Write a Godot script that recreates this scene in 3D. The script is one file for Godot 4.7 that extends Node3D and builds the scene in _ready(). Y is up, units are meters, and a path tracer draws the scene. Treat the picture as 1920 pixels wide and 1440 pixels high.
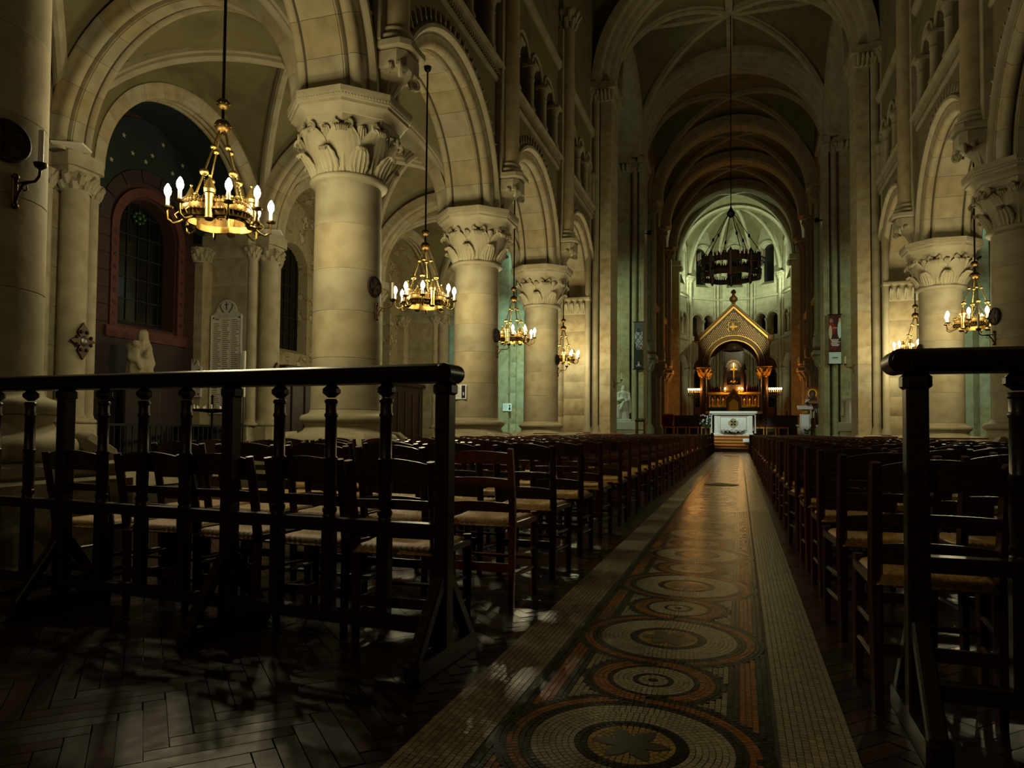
extends Node3D
# A church nave at night. x runs across the nave, the altar lies towards -z (depth d = -z), y is up, metres.
const XC := -0.3125          # the nave's axis
const BAY := 4.5             # spacing of the columns
const D1 := 3.16             # depth of the first column
const SPR := 4.86            # top of the column capitals
const ARC := 4.2875          # the arcade's distance from the axis
const NF := 0.45             # half the thickness of the arcade wall

var M := {}
var K := {}
var names := {}
var rng := RandomNumberGenerator.new()


class MB:
	var v := PackedVector3Array()
	var n := PackedVector3Array()
	var uv := PackedVector2Array()
	var col := PackedColorArray()
	var t := Transform3D()
	var tint = null

	func put(p: Vector3, q: Vector3) -> void:
		v.append(t * p)
		n.append((t.basis * q).normalized())
		if tint != null:
			col.append(tint)

	func tri(a: Vector3, b: Vector3, c: Vector3) -> void:
		var q := (c - a).cross(b - a)
		if q.length_squared() < 1e-16:
			return
		put(a, q)
		put(b, q)
		put(c, q)

	func quad(a: Vector3, b: Vector3, c: Vector3, d: Vector3) -> void:
		tri(a, b, c)
		tri(a, c, d)

	# rows of points joined into one skin; edges sharper than thr stay sharp
	func grid(P: Array, cu := false, cv := false, thr := 0.72) -> void:
		var nu := P.size()
		var nv: int = P[0].size()
		var fu := nu if cu else nu - 1
		var fv := nv if cv else nv - 1
		var F := []
		for i in fu:
			var row := PackedVector3Array()
			var p0: PackedVector3Array = P[i]
			var p1: PackedVector3Array = P[(i + 1) % nu]
			for j in fv:
				var a := p0[j]
				var b := p0[(j + 1) % nv]
				var c := p1[(j + 1) % nv]
				var d := p1[j]
				row.append(((c - a).cross(b - a) + (d - a).cross(c - a)).normalized())
			F.append(row)
		for i in fu:
			var p0: PackedVector3Array = P[i]
			var p1: PackedVector3Array = P[(i + 1) % nu]
			for j in fv:
				var f: Vector3 = F[i][j]
				if f.length_squared() < 0.5:
					continue
				var q := []
				for k in 4:
					var di := -1 if k < 2 else 1
					var dj := -1 if k == 0 or k == 3 else 1
					var s := f
					for step in 3:
						var ii := i + (di if step != 1 else 0)
						var jj := j + (dj if step != 0 else 0)
						if cu:
							ii = (ii + fu) % fu
						if cv:
							jj = (jj + fv) % fv
						if ii < 0 or jj < 0 or ii >= fu or jj >= fv:
							continue
						var g: Vector3 = F[ii][jj]
						if g.dot(f) > thr:
							s += g
					q.append(s.normalized())
				var a := p0[j]
				var b := p0[(j + 1) % nv]
				var c := p1[(j + 1) % nv]
				var d := p1[j]
				put(a, q[0]); put(b, q[1]); put(c, q[2])
				put(a, q[0]); put(c, q[2]); put(d, q[3])

	func cap(pts: PackedVector3Array, flip := false) -> void:
		var c := Vector3.ZERO
		for p in pts:
			c += p
		c /= pts.size()
		for k in pts.size():
			var a := pts[k]
			var b := pts[(k + 1) % pts.size()]
			if flip:
				tri(c, b, a)
			else:
				tri(c, a, b)

	# plan polygon (x, z) raised from y0 to y1, with chamfered ends
	func prism(poly: PackedVector2Array, y0: float, y1: float, ch := 0.0, caps := true) -> void:
		var m := Vector2.ZERO
		for p in poly:
			m += p
		m /= poly.size()
		var P := []
		var ys := [y0, y1] if ch <= 0.0 else [y0, y0 + ch, y1 - ch, y1]
		for k in ys.size():
			var row := PackedVector3Array()
			var inset: float = ch if ys.size() == 4 and (k == 0 or k == 3) else 0.0
			for p in poly:
				var w := p
				if inset > 0.0:
					w += (m - p).normalized() * inset * 1.2
				row.append(Vector3(w.x, ys[k], w.y))
			P.append(row)
		grid(P, false, true, 0.8)
		if caps:
			var idx := Geometry2D.triangulate_polygon(poly)
			for e in [0, ys.size() - 1]:
				for k in range(0, idx.size(), 3):
					tri(P[e][idx[k]], P[e][idx[k + 1]], P[e][idx[k + 2]])

	func box(c: Vector3, s: Vector3, b := 0.0, basis := Basis()) -> void:
		var was := t
		t = t * Transform3D(basis, c)
		var h := s / 2.0
		if b <= 0.0:
			prism(PackedVector2Array([Vector2(-h.x, -h.z), Vector2(h.x, -h.z), Vector2(h.x, h.z), Vector2(-h.x, h.z)]), -h.y, h.y)
		else:
			prism(PackedVector2Array([Vector2(-h.x + b, -h.z), Vector2(h.x - b, -h.z), Vector2(h.x, -h.z + b), Vector2(h.x, h.z - b), Vector2(h.x - b, h.z), Vector2(-h.x + b, h.z), Vector2(-h.x, h.z - b), Vector2(-h.x, -h.z + b)]), -h.y, h.y, b)
		t = was

	func lathe(prof: Array, seg := 24, o := Vector3.ZERO, rot := 0.0, arc := TAU) -> void:
		var P := []
		var full := arc > 6.28
		for p in prof:
			var row := PackedVector3Array()
			for j in (seg if full else seg + 1):
				var a := rot + arc * j / seg
				row.append(o + Vector3(p.x * sin(a), p.y, p.x * cos(a)))
			P.append(row)
		grid(P, false, full)

	func ball(o: Vector3, r: float, seg := 12, sy := 1.0) -> void:
		var prof := []
		for k in seg / 2 + 1:
			var a := PI * k / (seg / 2)
			prof.append(Vector2(r * sin(a), -r * sy * cos(a)))
		lathe(prof, seg, o)

	func tube(pts: Array, rad, seg := 8, sq := 1.0) -> void:
		var P := []
		var cnt := pts.size()
		var side := Vector3.ZERO
		for k in cnt:
			var dir: Vector3 = (pts[mini(k + 1, cnt - 1)] - pts[maxi(k - 1, 0)]).normalized()
			if side == Vector3.ZERO:
				side = dir.cross(Vector3.UP if absf(dir.y) < 0.9 else Vector3.RIGHT).normalized()
			side = (side - dir * side.dot(dir)).normalized()
			var up := side.cross(dir)
			var r: float = rad[k] if rad is Array else rad
			var row := PackedVector3Array()
			for j in seg:
				var a := TAU * (j + 0.5) / seg
				row.append(pts[k] + (side * cos(a) + up * sin(a) * sq) * r)
			P.append(row)
		grid(P, false, true, 0.72 if seg > 5 else 0.85)
		cap(P[0], true)
		cap(P[cnt - 1])

	# closed cross-section (radius, across) carried round an arc; angles from the crown, arch in the y-z plane
	func arc(prof: Array, a0: float, a1: float, seg: int, ends := true, thr := 0.72) -> void:
		var P := []
		for k in seg + 1:
			var a := lerpf(a0, a1, float(k) / seg)
			var row := PackedVector3Array()
			for p in prof:
				row.append(Vector3(p.y, p.x * cos(a), p.x * sin(a)))
			P.append(row)
		grid(P, false, true, thr)
		if ends:
			var poly := PackedVector2Array(prof)
			var idx := Geometry2D.triangulate_polygon(poly)
			for e in [0, seg]:
				for k in range(0, idx.size(), 3):
					tri(P[e][idx[k]], P[e][idx[k + 1]], P[e][idx[k + 2]])

	# closed section (x, y) run along z
	func run(sec: Array, z0: float, z1: float) -> void:
		var P := []
		for z in [z0, z1]:
			var row := PackedVector3Array()
			for p in sec:
				row.append(Vector3(p.x, p.y, z))
			P.append(row)
		grid(P, false, true)
		var idx := Geometry2D.triangulate_polygon(PackedVector2Array(sec))
		for e in 2:
			for k in range(0, idx.size(), 3):
				tri(P[e][idx[k]], P[e][idx[k + 1]], P[e][idx[k + 2]])

	# outline (x, y) with a thickness from z0 to z1
	func plate(poly: Array, z0: float, z1: float) -> void:
		run(poly, z0, z1)

	# wall of width w from y0 to y1 in the x-y plane, with cnt round-headed openings and reveals going back by depth
	func panel(w: float, y0: float, y1: float, cnt: int, r: float, sill: float, spring: float, depth: float, splay := 0.0) -> void:
		var cw := w / cnt
		var seg := 14
		for k in cnt:
			var c := -w / 2 + cw * (k + 0.5)
			quad(Vector3(c - cw / 2, y0, 0), Vector3(c - r, y0, 0), Vector3(c - r, y1, 0), Vector3(c - cw / 2, y1, 0))
			quad(Vector3(c + r, y0, 0), Vector3(c + cw / 2, y0, 0), Vector3(c + cw / 2, y1, 0), Vector3(c + r, y1, 0))
			if sill > y0:
				quad(Vector3(c - r, y0, 0), Vector3(c + r, y0, 0), Vector3(c + r, sill, 0), Vector3(c - r, sill, 0))
			var edge := []
			edge.append(Vector2(-r, sill))
			for i in seg + 1:
				var a := PI - PI * i / seg
				edge.append(Vector2(r * cos(a), spring + r * sin(a)))
			edge.append(Vector2(r, sill))
			for i in range(1, seg + 1):
				var p: Vector2 = edge[i]
				var q: Vector2 = edge[i + 1]
				quad(Vector3(c + p.x, p.y, 0), Vector3(c + q.x, q.y, 0), Vector3(c + q.x, y1, 0), Vector3(c + p.x, y1, 0))
			var front := PackedVector3Array()
			var back := PackedVector3Array()
			for p in edge:
				front.append(Vector3(c + p.x, p.y, 0))
				back.append(Vector3(c + p.x * (1.0 - splay), spring + (p.y - spring) * (1.0 - splay), -depth))
			grid([front, back], false, false, 0.8)
			if sill > y0:
				quad(front[0], back[0], back[back.size() - 1], front[front.size() - 1])

	func mesh() -> ArrayMesh:
		var a := []
		a.resize(Mesh.ARRAY_MAX)
		a[Mesh.ARRAY_VERTEX] = v
		a[Mesh.ARRAY_NORMAL] = n
		if uv.size() == v.size():
			a[Mesh.ARRAY_TEX_UV] = uv
		if col.size() == v.size():
			a[Mesh.ARRAY_COLOR] = col
		var m := ArrayMesh.new()
		m.add_surface_from_arrays(Mesh.PRIMITIVE_TRIANGLES, a)
		return m


func V(x: float, y: float, d: float) -> Vector3:
	return Vector3(x, y, -d)


func numbered(called: String) -> String:
	var k: int = names.get(called, 0)
	names[called] = k + 1
	return called if k == 0 else "%s_%03d" % [called, k]


func thing(called: String, label: String, category: String, at := Vector3.ZERO, turn := 0.0, group := "") -> Node3D:
	var o := Node3D.new()
	o.name = numbered(called)
	add_child(o)
	o.position = at
	o.rotation.y = turn
	o.set_meta("label", label)
	o.set_meta("category", category)
	if group:
		o.set_meta("group", group)
	return o


func struct(called: String, label: String, at := Vector3.ZERO, turn := 0.0) -> Node3D:
	var o := Node3D.new()
	o.name = numbered(called)
	add_child(o)
	o.position = at
	o.rotation.y = turn
	o.set_meta("kind", "structure")
	o.set_meta("label", label)
	o.set_meta("category", called.get_slice("_", 0))
	return o


func part(parent: Node3D, called: String, mesh: Mesh, mat: Material, at := Vector3.ZERO, rot := Vector3.ZERO, sc := Vector3.ONE) -> MeshInstance3D:
	var o := MeshInstance3D.new()
	o.name = called
	o.mesh = mesh
	o.material_override = mat
	o.position = at
	o.rotation = rot
	o.scale = sc
	o.cast_shadow = GeometryInstance3D.SHADOW_CASTING_SETTING_ON
	parent.add_child(o, true)
	return o


func node(parent: Node3D, called: String, at := Vector3.ZERO, rot := Vector3.ZERO) -> Node3D:
	var o := Node3D.new()
	o.name = called
	o.position = at
	o.rotation = rot
	parent.add_child(o, true)
	return o


func single(called: String, label: String, category: String, mesh: Mesh, mat: Material, at := Vector3.ZERO, turn := 0.0, group := "") -> MeshInstance3D:
	var o := MeshInstance3D.new()
	o.name = numbered(called)
	o.mesh = mesh
	o.material_override = mat
	o.position = at
	o.rotation.y = turn
	add_child(o)
	o.set_meta("label", label)
	o.set_meta("category", category)
	if group:
		o.set_meta("group", group)
	return o


func bx(s: Vector3, b := 0.0) -> ArrayMesh:
	var key := "bx%s_%s" % [s, b]
	if not K.has(key):
		var m := MB.new()
		m.box(Vector3.ZERO, s, b)
		K[key] = m.mesh()
	return K[key]


func lamp(parent: Node3D, at: Vector3, color: Color, energy: float, size := 0.03) -> void:
	var l := OmniLight3D.new()
	l.name = "lamp_light"
	l.position = at
	l.light_color = color
	l.light_energy = energy
	l.light_size = size
	l.omni_range = 60.0
	l.omni_attenuation = 2.0
	l.shadow_enabled = true
	parent.add_child(l, true)


func spot(parent: Node3D, at: Vector3, to: Vector3, color: Color, energy: float, angle: float, size := 0.06) -> void:
	var l := SpotLight3D.new()
	l.name = "spot_light"
	l.light_color = color
	l.light_energy = energy
	l.light_size = size
	l.spot_range = 60.0
	l.spot_attenuation = 2.0
	l.spot_angle = angle
	l.spot_angle_attenuation = 0.6
	l.shadow_enabled = true
	parent.add_child(l, true)
	l.global_transform = Transform3D(Basis(), at).looking_at(to, Vector3.UP if absf((to - at).normalized().y) < 0.98 else Vector3.RIGHT)


func noise_tex(colors: Array, freq: float, sd: int, oct := 4, size := 512, kind := FastNoiseLite.TYPE_SIMPLEX_SMOOTH, stretch := 1.0) -> Texture2D:
	var f := FastNoiseLite.new()
	f.noise_type = kind
	f.seed = sd
	f.frequency = freq
	f.fractal_octaves = oct
	var im := f.get_seamless_image(size, size)
	var out := Image.create(size, size, false, Image.FORMAT_RGB8)
	var g := Gradient.new()
	var offs := PackedFloat32Array()
	var cs := PackedColorArray()
	for k in colors.size():
		offs.append(float(k) / (colors.size() - 1))
		cs.append(colors[k])
	g.offsets = offs
	g.colors = cs
	var lut := []
	for k in 256:
		lut.append(g.sample(k / 255.0))
	for y in size:
		for x in size:
			out.set_pixel(x, y, lut[int(im.get_pixel(x, int(y * stretch) % size).r * 255.0)])
	return ImageTexture.create_from_image(out)


func normal_tex(freq: float, sd: int, bump: float, oct := 4, size := 512) -> Texture2D:
	var f := FastNoiseLite.new()
	f.seed = sd
	f.frequency = freq
	f.fractal_octaves = oct
	var im := f.get_seamless_image(size, size)
	im.convert(Image.FORMAT_RGBA8)
	im.bump_map_to_normal_map(bump)
	return ImageTexture.create_from_image(im)


func mat(color: Color, rough := 0.8, metal := 0.0, tex: Texture2D = null, scale := 1.0, nrm: Texture2D = null, nscale := 0.5, world := true) -> StandardMaterial3D:
	var m := StandardMaterial3D.new()
	m.albedo_color = color
	m.roughness = rough
	m.metallic = metal
	m.cull_mode = BaseMaterial3D.CULL_DISABLED
	if tex or nrm:
		m.uv1_triplanar = true
		m.uv1_world_triplanar = world
		m.uv1_scale = Vector3.ONE * scale
	if tex:
		m.albedo_texture = tex
	if nrm:
		m.normal_enabled = true
		m.normal_texture = nrm
		m.normal_scale = nscale
	return m


func glow(color: Color, energy: float) -> StandardMaterial3D:
	var m := StandardMaterial3D.new()
	m.albedo_color = color
	m.emission_enabled = true
	m.emission = color
	m.emission_energy_multiplier = energy
	return m


func _ready() -> void:
	rng.seed = 7
	# camera
	var cam := Camera3D.new()
	cam.name = "camera"
	cam.near = 0.05
	cam.far = 200.0
	cam.projection = Camera3D.PROJECTION_FRUSTUM
	cam.size = 0.05 * 1440.0 / 1332.0
	cam.frustum_offset = Vector2(0, 0.05 * 43.08 / 1332.0)
	add_child(cam)
	cam.position = Vector3(0, 0.94, 0)
	cam.basis = Basis(Vector3.UP, deg_to_rad(17.781)) * Basis(Vector3.RIGHT, deg_to_rad(1.9)) * Basis(Vector3.BACK, deg_to_rad(0.5))
	cam.current = true
	# night outside: no sky light
	var we := WorldEnvironment.new()
	we.name = "environment"
	var e := Environment.new()
	e.background_mode = Environment.BG_COLOR
	e.background_color = Color.BLACK
	e.tonemap_mode = Environment.TONE_MAPPER_LINEAR
	e.tonemap_exposure = EXPOSURE
	e.sdfgi_enabled = true
	e.ssao_enabled = true
	e.ssil_enabled = true
	we.environment = e
	add_child(we)
	materials()
	floors()
	arcades()
	aisles()
	crossing()
	choir()
	apse()
	sanctuary()
	for k in 4:
		column(-1, k)
	for k in range(1, 4):
		column(1, k)
	chandeliers()
	great_crown()
	barriers()
	chairs()
	fittings()
	statues()


const EXPOSURE := 0.88
const WARM := Color(1.0, 0.935, 0.73)      # the chandeliers' bulbs
const COOL := Color(0.72, 1.0, 0.92)      # the tube lamps in the transepts
const APSE := Color(0.90, 1.0, 0.84)      # the floodlights of the apse
const AMBER := Color(1.0, 0.63, 0.28)     # the candelabra by the high altar
const E_CHAND := 6.0
const E_TUBE := 1.1
const E_APSE := 24.0
const E_AMBER := 0.9


func materials() -> void:
	var grain := noise_tex([Color(0.78, 0.75, 0.70), Color(0.93, 0.91, 0.88), Color(1, 1, 1)], 0.012, 3, 5)
	var fine := normal_tex(0.05, 11, 1.6, 4)
	M.stone = mat(Color(0.66, 0.635, 0.535), 0.85, 0, grain, 0.35, fine, 0.25)
	M.stone_block = mat(Color(0.68, 0.64, 0.52), 0.85, 0, grain, 0.45, fine, 0.25)
	M.stone_warm = mat(Color(0.655, 0.605, 0.475), 0.85, 0, grain, 0.5, fine, 0.25)
	M.mortar = mat(Color(0.36, 0.33, 0.26), 0.95)
	M.plaster = mat(Color(0.45, 0.42, 0.29), 0.9, 0, noise_tex([Color(0.80, 0.78, 0.72), Color(1, 1, 1), Color(0.94, 0.92, 0.86)], 0.008, 5, 4), 0.22, fine, 0.15)
	M.peeling = mat(Color(0.78, 0.78, 0.76), 0.9, 0, peel_tex(), 0.42, fine, 0.5)
	M.marble = mat(Color(0.80, 0.80, 0.77), 0.45, 0, noise_tex([Color(0.86, 0.85, 0.83), Color(1, 1, 1), Color(0.97, 0.96, 0.94)], 0.02, 8, 4), 0.8)
	M.dark_marble = mat(Color(1, 1, 1), 0.25, 0, noise_tex([Color(0.10, 0.08, 0.06), Color(0.20, 0.15, 0.10), Color(0.30, 0.24, 0.18)], 0.02, 9, 5), 1.4)
	var wood := noise_tex([Color(0.55, 0.5, 0.46), Color(0.85, 0.82, 0.8), Color(1, 1, 1)], 0.02, 21, 4, 512, FastNoiseLite.TYPE_SIMPLEX_SMOOTH, 5.0)
	M.chair = mat(Color(0.30, 0.155, 0.085), 0.34, 0, wood, 1.6, null, 0, false)
	M.chair_dark = mat(Color(0.24, 0.125, 0.075), 0.36, 0, wood, 1.6, null, 0, false)
	M.chair_light = mat(Color(0.56, 0.29, 0.12), 0.38, 0, wood, 1.6, null, 0, false)
	M.barrier = mat(Color(0.215, 0.15, 0.105), 0.34, 0, wood, 1.2, null, 0, false)
	M.old_wood = mat(Color(0.20, 0.115, 0.075), 0.5, 0, wood, 0.9, null, 0, false)
	M.oak = mat(Color(0.80, 0.52, 0.22), 0.4, 0, wood, 0.9)
	M.rush = mat(Color(1, 1, 1), 0.6, 0, noise_tex([Color(0.46, 0.32, 0.13), Color(0.66, 0.50, 0.24), Color(0.80, 0.66, 0.36)], 0.06, 31, 3, 256), 4.0, null, 0, false)
	M.brass = mat(Color(0.54, 0.45, 0.25), 0.36, 1.0)
	M.brass_dull = mat(Color(0.46, 0.36, 0.20), 0.45, 1.0, noise_tex([Color(0.5, 0.5, 0.5), Color(1, 1, 1)], 0.05, 41, 3, 256), 6.0)
	M.gilt = mat(Color(0.74, 0.58, 0.22), 0.40, 0.45)
	M.gilt_dark = mat(Color(0.40, 0.30, 0.12), 0.5, 0.3)
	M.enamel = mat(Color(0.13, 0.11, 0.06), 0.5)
	M.bronze = mat(Color(0.21, 0.145, 0.09), 0.45, 0.7)
	M.iron = mat(Color(0.06, 0.055, 0.05), 0.5, 0.6)
	M.candle = mat(Color(0.90, 0.88, 0.82), 0.5)
	M.bulb = glow(Color(1.0, 0.97, 0.86), 14.0)
	M.bulb_warm = glow(Color(1.0, 0.86, 0.62), 9.0)
	M.tube = glow(Color(0.86, 1.0, 0.97), 6.0)
	M.flame = glow(Color(1.0, 0.55, 0.25), 3.0)
	M.led = glow(Color(0.95, 0.80, 1.0), 4.0)
	M.glass = mat(Color(0.035, 0.045, 0.05), 0.12)
	M.glass_green = mat(Color(0.16, 0.30, 0.10), 0.15)
	M.lead = mat(Color(0.05, 0.05, 0.05), 0.6, 0.3)
	M.red_wall = mat(Color(0.22, 0.095, 0.085), 0.8, 0, grain, 0.8)
	M.red_trim = mat(Color(0.33, 0.155, 0.13), 0.8, 0, grain, 0.8)
	M.dark_dado = mat(Color(0.14, 0.075, 0.06), 0.7, 0, grain, 0.8)
	M.night = mat(Color(0.05, 0.13, 0.13), 0.85, 0, grain, 0.8)
	M.green_shaft = mat(Color(0.07, 0.12, 0.10), 0.6)
	M.star = mat(Color(0.62, 0.62, 0.50), 0.6)
	M.red_cloth = mat(Color(0.40, 0.05, 0.04), 0.85)
	M.paper = mat(Color(0.88, 0.88, 0.87), 0.7)
	M.ink = mat(Color(0.10, 0.10, 0.11), 0.8)
	M.engrave = mat(Color(0.36, 0.30, 0.20), 0.8)
	M.leaf = mat(Color(0.10, 0.22, 0.08), 0.6)
	M.petal = mat(Color(0.90, 0.86, 0.88), 0.6)
	M.grout = mat(Color(0.115, 0.105, 0.085), 0.45)
	var tess := StandardMaterial3D.new()
	tess.vertex_color_use_as_albedo = true
	tess.roughness = 0.26
	tess.metallic_specular = 0.28
	tess.cull_mode = BaseMaterial3D.CULL_DISABLED
	M.tess = tess
	M.inlay_black = mat(Color(0.10, 0.09, 0.08), 0.3)
	M.inlay = mat(Color(0.24, 0.18, 0.11), 0.3, 0, noise_tex([Color(0.5, 0.5, 0.5), Color(1, 1, 1)], 0.05, 77, 3, 256), 6.0)
	M.parquet_bed = mat(Color(0.16, 0.105, 0.07), 0.36, 0, wood, 0.7)
	for k in 4:
		M["plank%d" % k] = mat([Color(0.235, 0.145, 0.085), Color(0.205, 0.125, 0.075), Color(0.255, 0.16, 0.095), Color(0.185, 0.115, 0.07)][k], 0.27 + 0.02 * k, 0, wood, 1.1, normal_tex(0.02, 60 + k, 2.0, 3, 256) if k == 0 else M.plank0.normal_texture, 0.18, false)
	for k in 4:
		M["plank%d" % k].metallic_specular = 0.32
	for k in 6:
		M["tess%d" % k] = mat([Color(0.62, 0.57, 0.45), Color(0.55, 0.50, 0.39), Color(0.67, 0.62, 0.50), Color(0.47, 0.30, 0.14), Color(0.09, 0.08, 0.07), Color(0.56, 0.44, 0.20)][k], 0.36)


# ochre wall where the whitewash has flaked away in patches with hard edges
func peel_tex() -> Texture2D:
	var a := FastNoiseLite.new()
	a.seed = 5
	a.frequency = 0.010
	a.fractal_octaves = 5
	var b := FastNoiseLite.new()
	b.seed = 17
	b.frequency = 0.03
	var ia := a.get_seamless_image(512, 512)
	var ib := b.get_seamless_image(512, 512)
	var out := Image.create(512, 512, false, Image.FORMAT_RGB8)
	for y in 512:
		for x in 512:
			var f := ia.get_pixel(x, y).r
			var g := ib.get_pixel(x, y).r
			var c := Color(0.72, 0.66, 0.50).lerp(Color(0.80, 0.75, 0.60), g)
			if f > 0.64:
				c = Color(0.58, 0.46, 0.26).lerp(Color(0.66, 0.55, 0.34), g)
			if f > 0.74:
				c = Color(0.86, 0.83, 0.74)
			out.set_pixel(x, y, c)
	return ImageTexture.create_from_image(out)


# ---------------------------------------------------------------- floor
func zone(x: float, d: float) -> int:
	# 0 pale fill, 1 black, 2 brown, 3 pale disc, 4 gold; x from the axis of the walk, d along it
	var ax := absf(x)
	if ax > 0.412:
		return 5                                     # plain border rows
	if ax > 0.367:
		return 1
	var p := 1.158
	var kb := roundi((d - 2.174) / p)
	var db := d - 2.174 - kb * p
	var rb := Vector2(x, db).length()
	var ks := floori((d - 2.174) / p)
	var ds := d - 2.174 - (ks + 0.5) * p
	var rs := Vector2(x, ds).length()
	if rb < 0.305:
		if rb < 0.163:
			return 1 if rb > 0.128 else 4
		return 3
	var over := (x > 0) == (db > 0)
	var band := -1
	if rb < 0.412:
		band = 1 if rb < 0.332 or rb > 0.384 else 2
	if rs < 0.262 and (band < 0 or not over):
		if rs > 0.235: return 1
		if rs > 0.175: return 2
		if rs > 0.148: return 1
		if rs > 0.085: return 3
		if rs > 0.066: return 1
		if rs > 0.016: return 3
		return 1
	if band > 0:
		return band
	if ax > 0.300:
		return 2
	if ax > 0.262:
		return 1
	return 0


func tone(z: int) -> Color:
	var j := rng.randf_range(0.80, 1.12)
	var c: Color
	match z:
		1: c = Color(0.012, 0.011, 0.010)
		2: c = Color(0.25, 0.095, 0.022)
		4: c = Color(0.36, 0.245, 0.075)
		3: c = Color(0.36, 0.32, 0.215)
		_: c = Color(0.30, 0.265, 0.175)
	if z == 2:
		j = rng.randf_range(0.7, 1.3)
	c *= j
	c.a = 1.0
	return c


func floors() -> void:
	var walk := struct("floor", "mosaic walkway of pale, brown and black tesserae down the nave")
	walk.set_meta("kind", "structure")
	part(walk, "mortar_bed", bx(Vector3(1.272, 0.05, 36.0)), M.grout, V(XC, -0.0255, 18.3))
	var m := MB.new()
	var near := []
	var h := 0.0022
	var seed_rows := []
	# straight rows of the two borders and of the fill; discs follow as rings
	var put := func(x: float, d: float, lx: float, ld: float, ang: float, z: int, small: bool) -> void:
		m.tint = tone(z)
		var c := cos(ang)
		var s := sin(ang)
		var jx := rng.randf_range(0.80, 0.92) if small else 0.97
		var jd := rng.randf_range(0.76, 0.92) if small else 0.98
		var q := []
		for k in [Vector2(-1, -1), Vector2(1, -1), Vector2(1, 1), Vector2(-1, 1)]:
			var a: float = k.x * lx * 0.5 * jx
			var b: float = k.y * ld * 0.5 * jd
			q.append(V(XC + x + a * c - b * s, h + (rng.randf() * 0.0005 if small else 0.0), d + a * s + b * c))
		m.quad(q[0], q[1], q[2], q[3])
		if small and d < 5.0:
			for k in 4:
				var a: Vector3 = q[k]
				var b: Vector3 = q[(k + 1) % 4]
				m.quad(a, b, Vector3(b.x, 0, b.z), Vector3(a.x, 0, a.z))
	var rowx := []
	for k in 21:
		rowx.append(-0.407 + 0.0203 * (k + 0.5) * 2.0)
	for side in [-1, 1]:
		for k in 10:
			var x: float = side * (0.424 + 0.0217 * (k + 0.5))
			var d := 1.55 + rng.randf() * 0.02
			while d < 36.2:
				var small := d < 9.0
				var ld := rng.randf_range(0.015, 0.024) if small else 0.12
				if d < 2.45 and d > 1.9 and (k > 3 or d < 2.2) and near.size() < 300 and (side < 0 or d > 2.05):
					near.append([x, d + ld / 2, ld])
				else:
					put.call(x, d + ld / 2, 0.0217, ld, 0.0, 5, small)
				d += ld
	# inner field: straight rows where the pattern runs straight
	for k in 41:
		var x := -0.41 + 0.02 * (k + 0.5)
		var d := 1.55 + rng.randf() * 0.02
		while d < 36.2:
			var small := d < 9.0
			var ld := rng.randf_range(0.016, 0.022) if small else 0.04
			var dm := d + ld / 2
			var z := zone(x, dm)
			var rb := Vector2(x, dm - 2.174 - roundi((dm - 2.174) / 1.158) * 1.158).length()
			var rs := Vector2(x, dm - 2.174 - (floori((dm - 2.174) / 1.158) + 0.5) * 1.158).length()
			if z != 5 and rb >= 0.415 and rs >= 0.265:
				put.call(x, dm, 0.02, ld, 0.0, z, small)
			d += ld
	for kk in range(-1, 30):
		for big in [true, false]:
			var dc: float = 2.174 + 1.158 * (kk + (0.0 if big else 0.5))
			var small := dc < 8.0
			var rmax := 0.415 if big else 0.265
			var rw := 0.0185
			var nr := int(rmax / rw)
			for i in nr:
				var r := (i + 0.5) * rmax / nr
				var cnt := maxi(5, int(TAU * r / (0.019 if small else 0.036)))
				for j in cnt:
					var a := TAU * (j + 0.5 * (i % 2)) / cnt
					var x := r * cos(a)
					var d := dc + r * sin(a)
					if absf(x) > 0.412 or d < 1.5 or d > 36.2:
						continue
					var o := Vector2(x, d - (dc + (0.579 if d > dc else -0.579))).length()
					if big and r > 0.305 and o < 0.262:
						if (x > 0) != (d - dc > 0):
							continue
					if not big and o < 0.415:
						if o < 0.305 or ((x > 0) == (-(signf(d - dc)) > 0)):
							continue
					put.call(x, d, rmax / nr, TAU * r / cnt, a, zone(x, d), small)
	var rest := part(walk, "tesserae", m.mesh(), M.tess)
	rest.set_meta("kind", "stuff")
	var unit := MB.new()
	unit.box(Vector3.ZERO, Vector3(1, 1, 1))
	var um := unit.mesh()
	for q in near:
		part(walk, "tessera", um, M["tess%d" % (rng.randi() % 3)], V(XC + q[0], 0.0011, q[1]), Vector3.ZERO, Vector3(0.0217 * 0.88, 0.0024, q[2] * 0.86))
	# stars and flowers inlaid in the middle of the large discs
	for kk in range(0, 12):
		var dc := 2.174 + 1.158 * kk
		var kind := kk % 4
		for lay in 2:
			var st := MB.new()
			var pts := PackedVector2Array()
			var pc := [6, 6, 8, 8][kind] as int
			var steps := pc * 8
			for q in steps:
				var a := TAU * q / steps
				var f := absf(fposmod(a * pc / TAU, 1.0) - 0.5) * 2.0
				var r := lerpf(0.058, 0.122, f) if kind != 1 else 0.045 + 0.077 * pow(f, 0.45)
				if kind == 3:
					r = 0.03
				r -= 0.0 if lay == 0 else 0.010
				pts.append(Vector2(r * cos(a), r * sin(a)))
			st.prism(pts, 0.0, 0.0030 + 0.0006 * lay)
			part(walk, "star_inlay", st.mesh(), M.inlay_black if lay == 0 else M.inlay, V(XC, 0.0, dc))
	# herringbone parquet
	var par := struct("floor", "dark herringbone parquet under the rows of chairs")
	var W := 0.07
	var L := 0.42
	var cand := []
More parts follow.
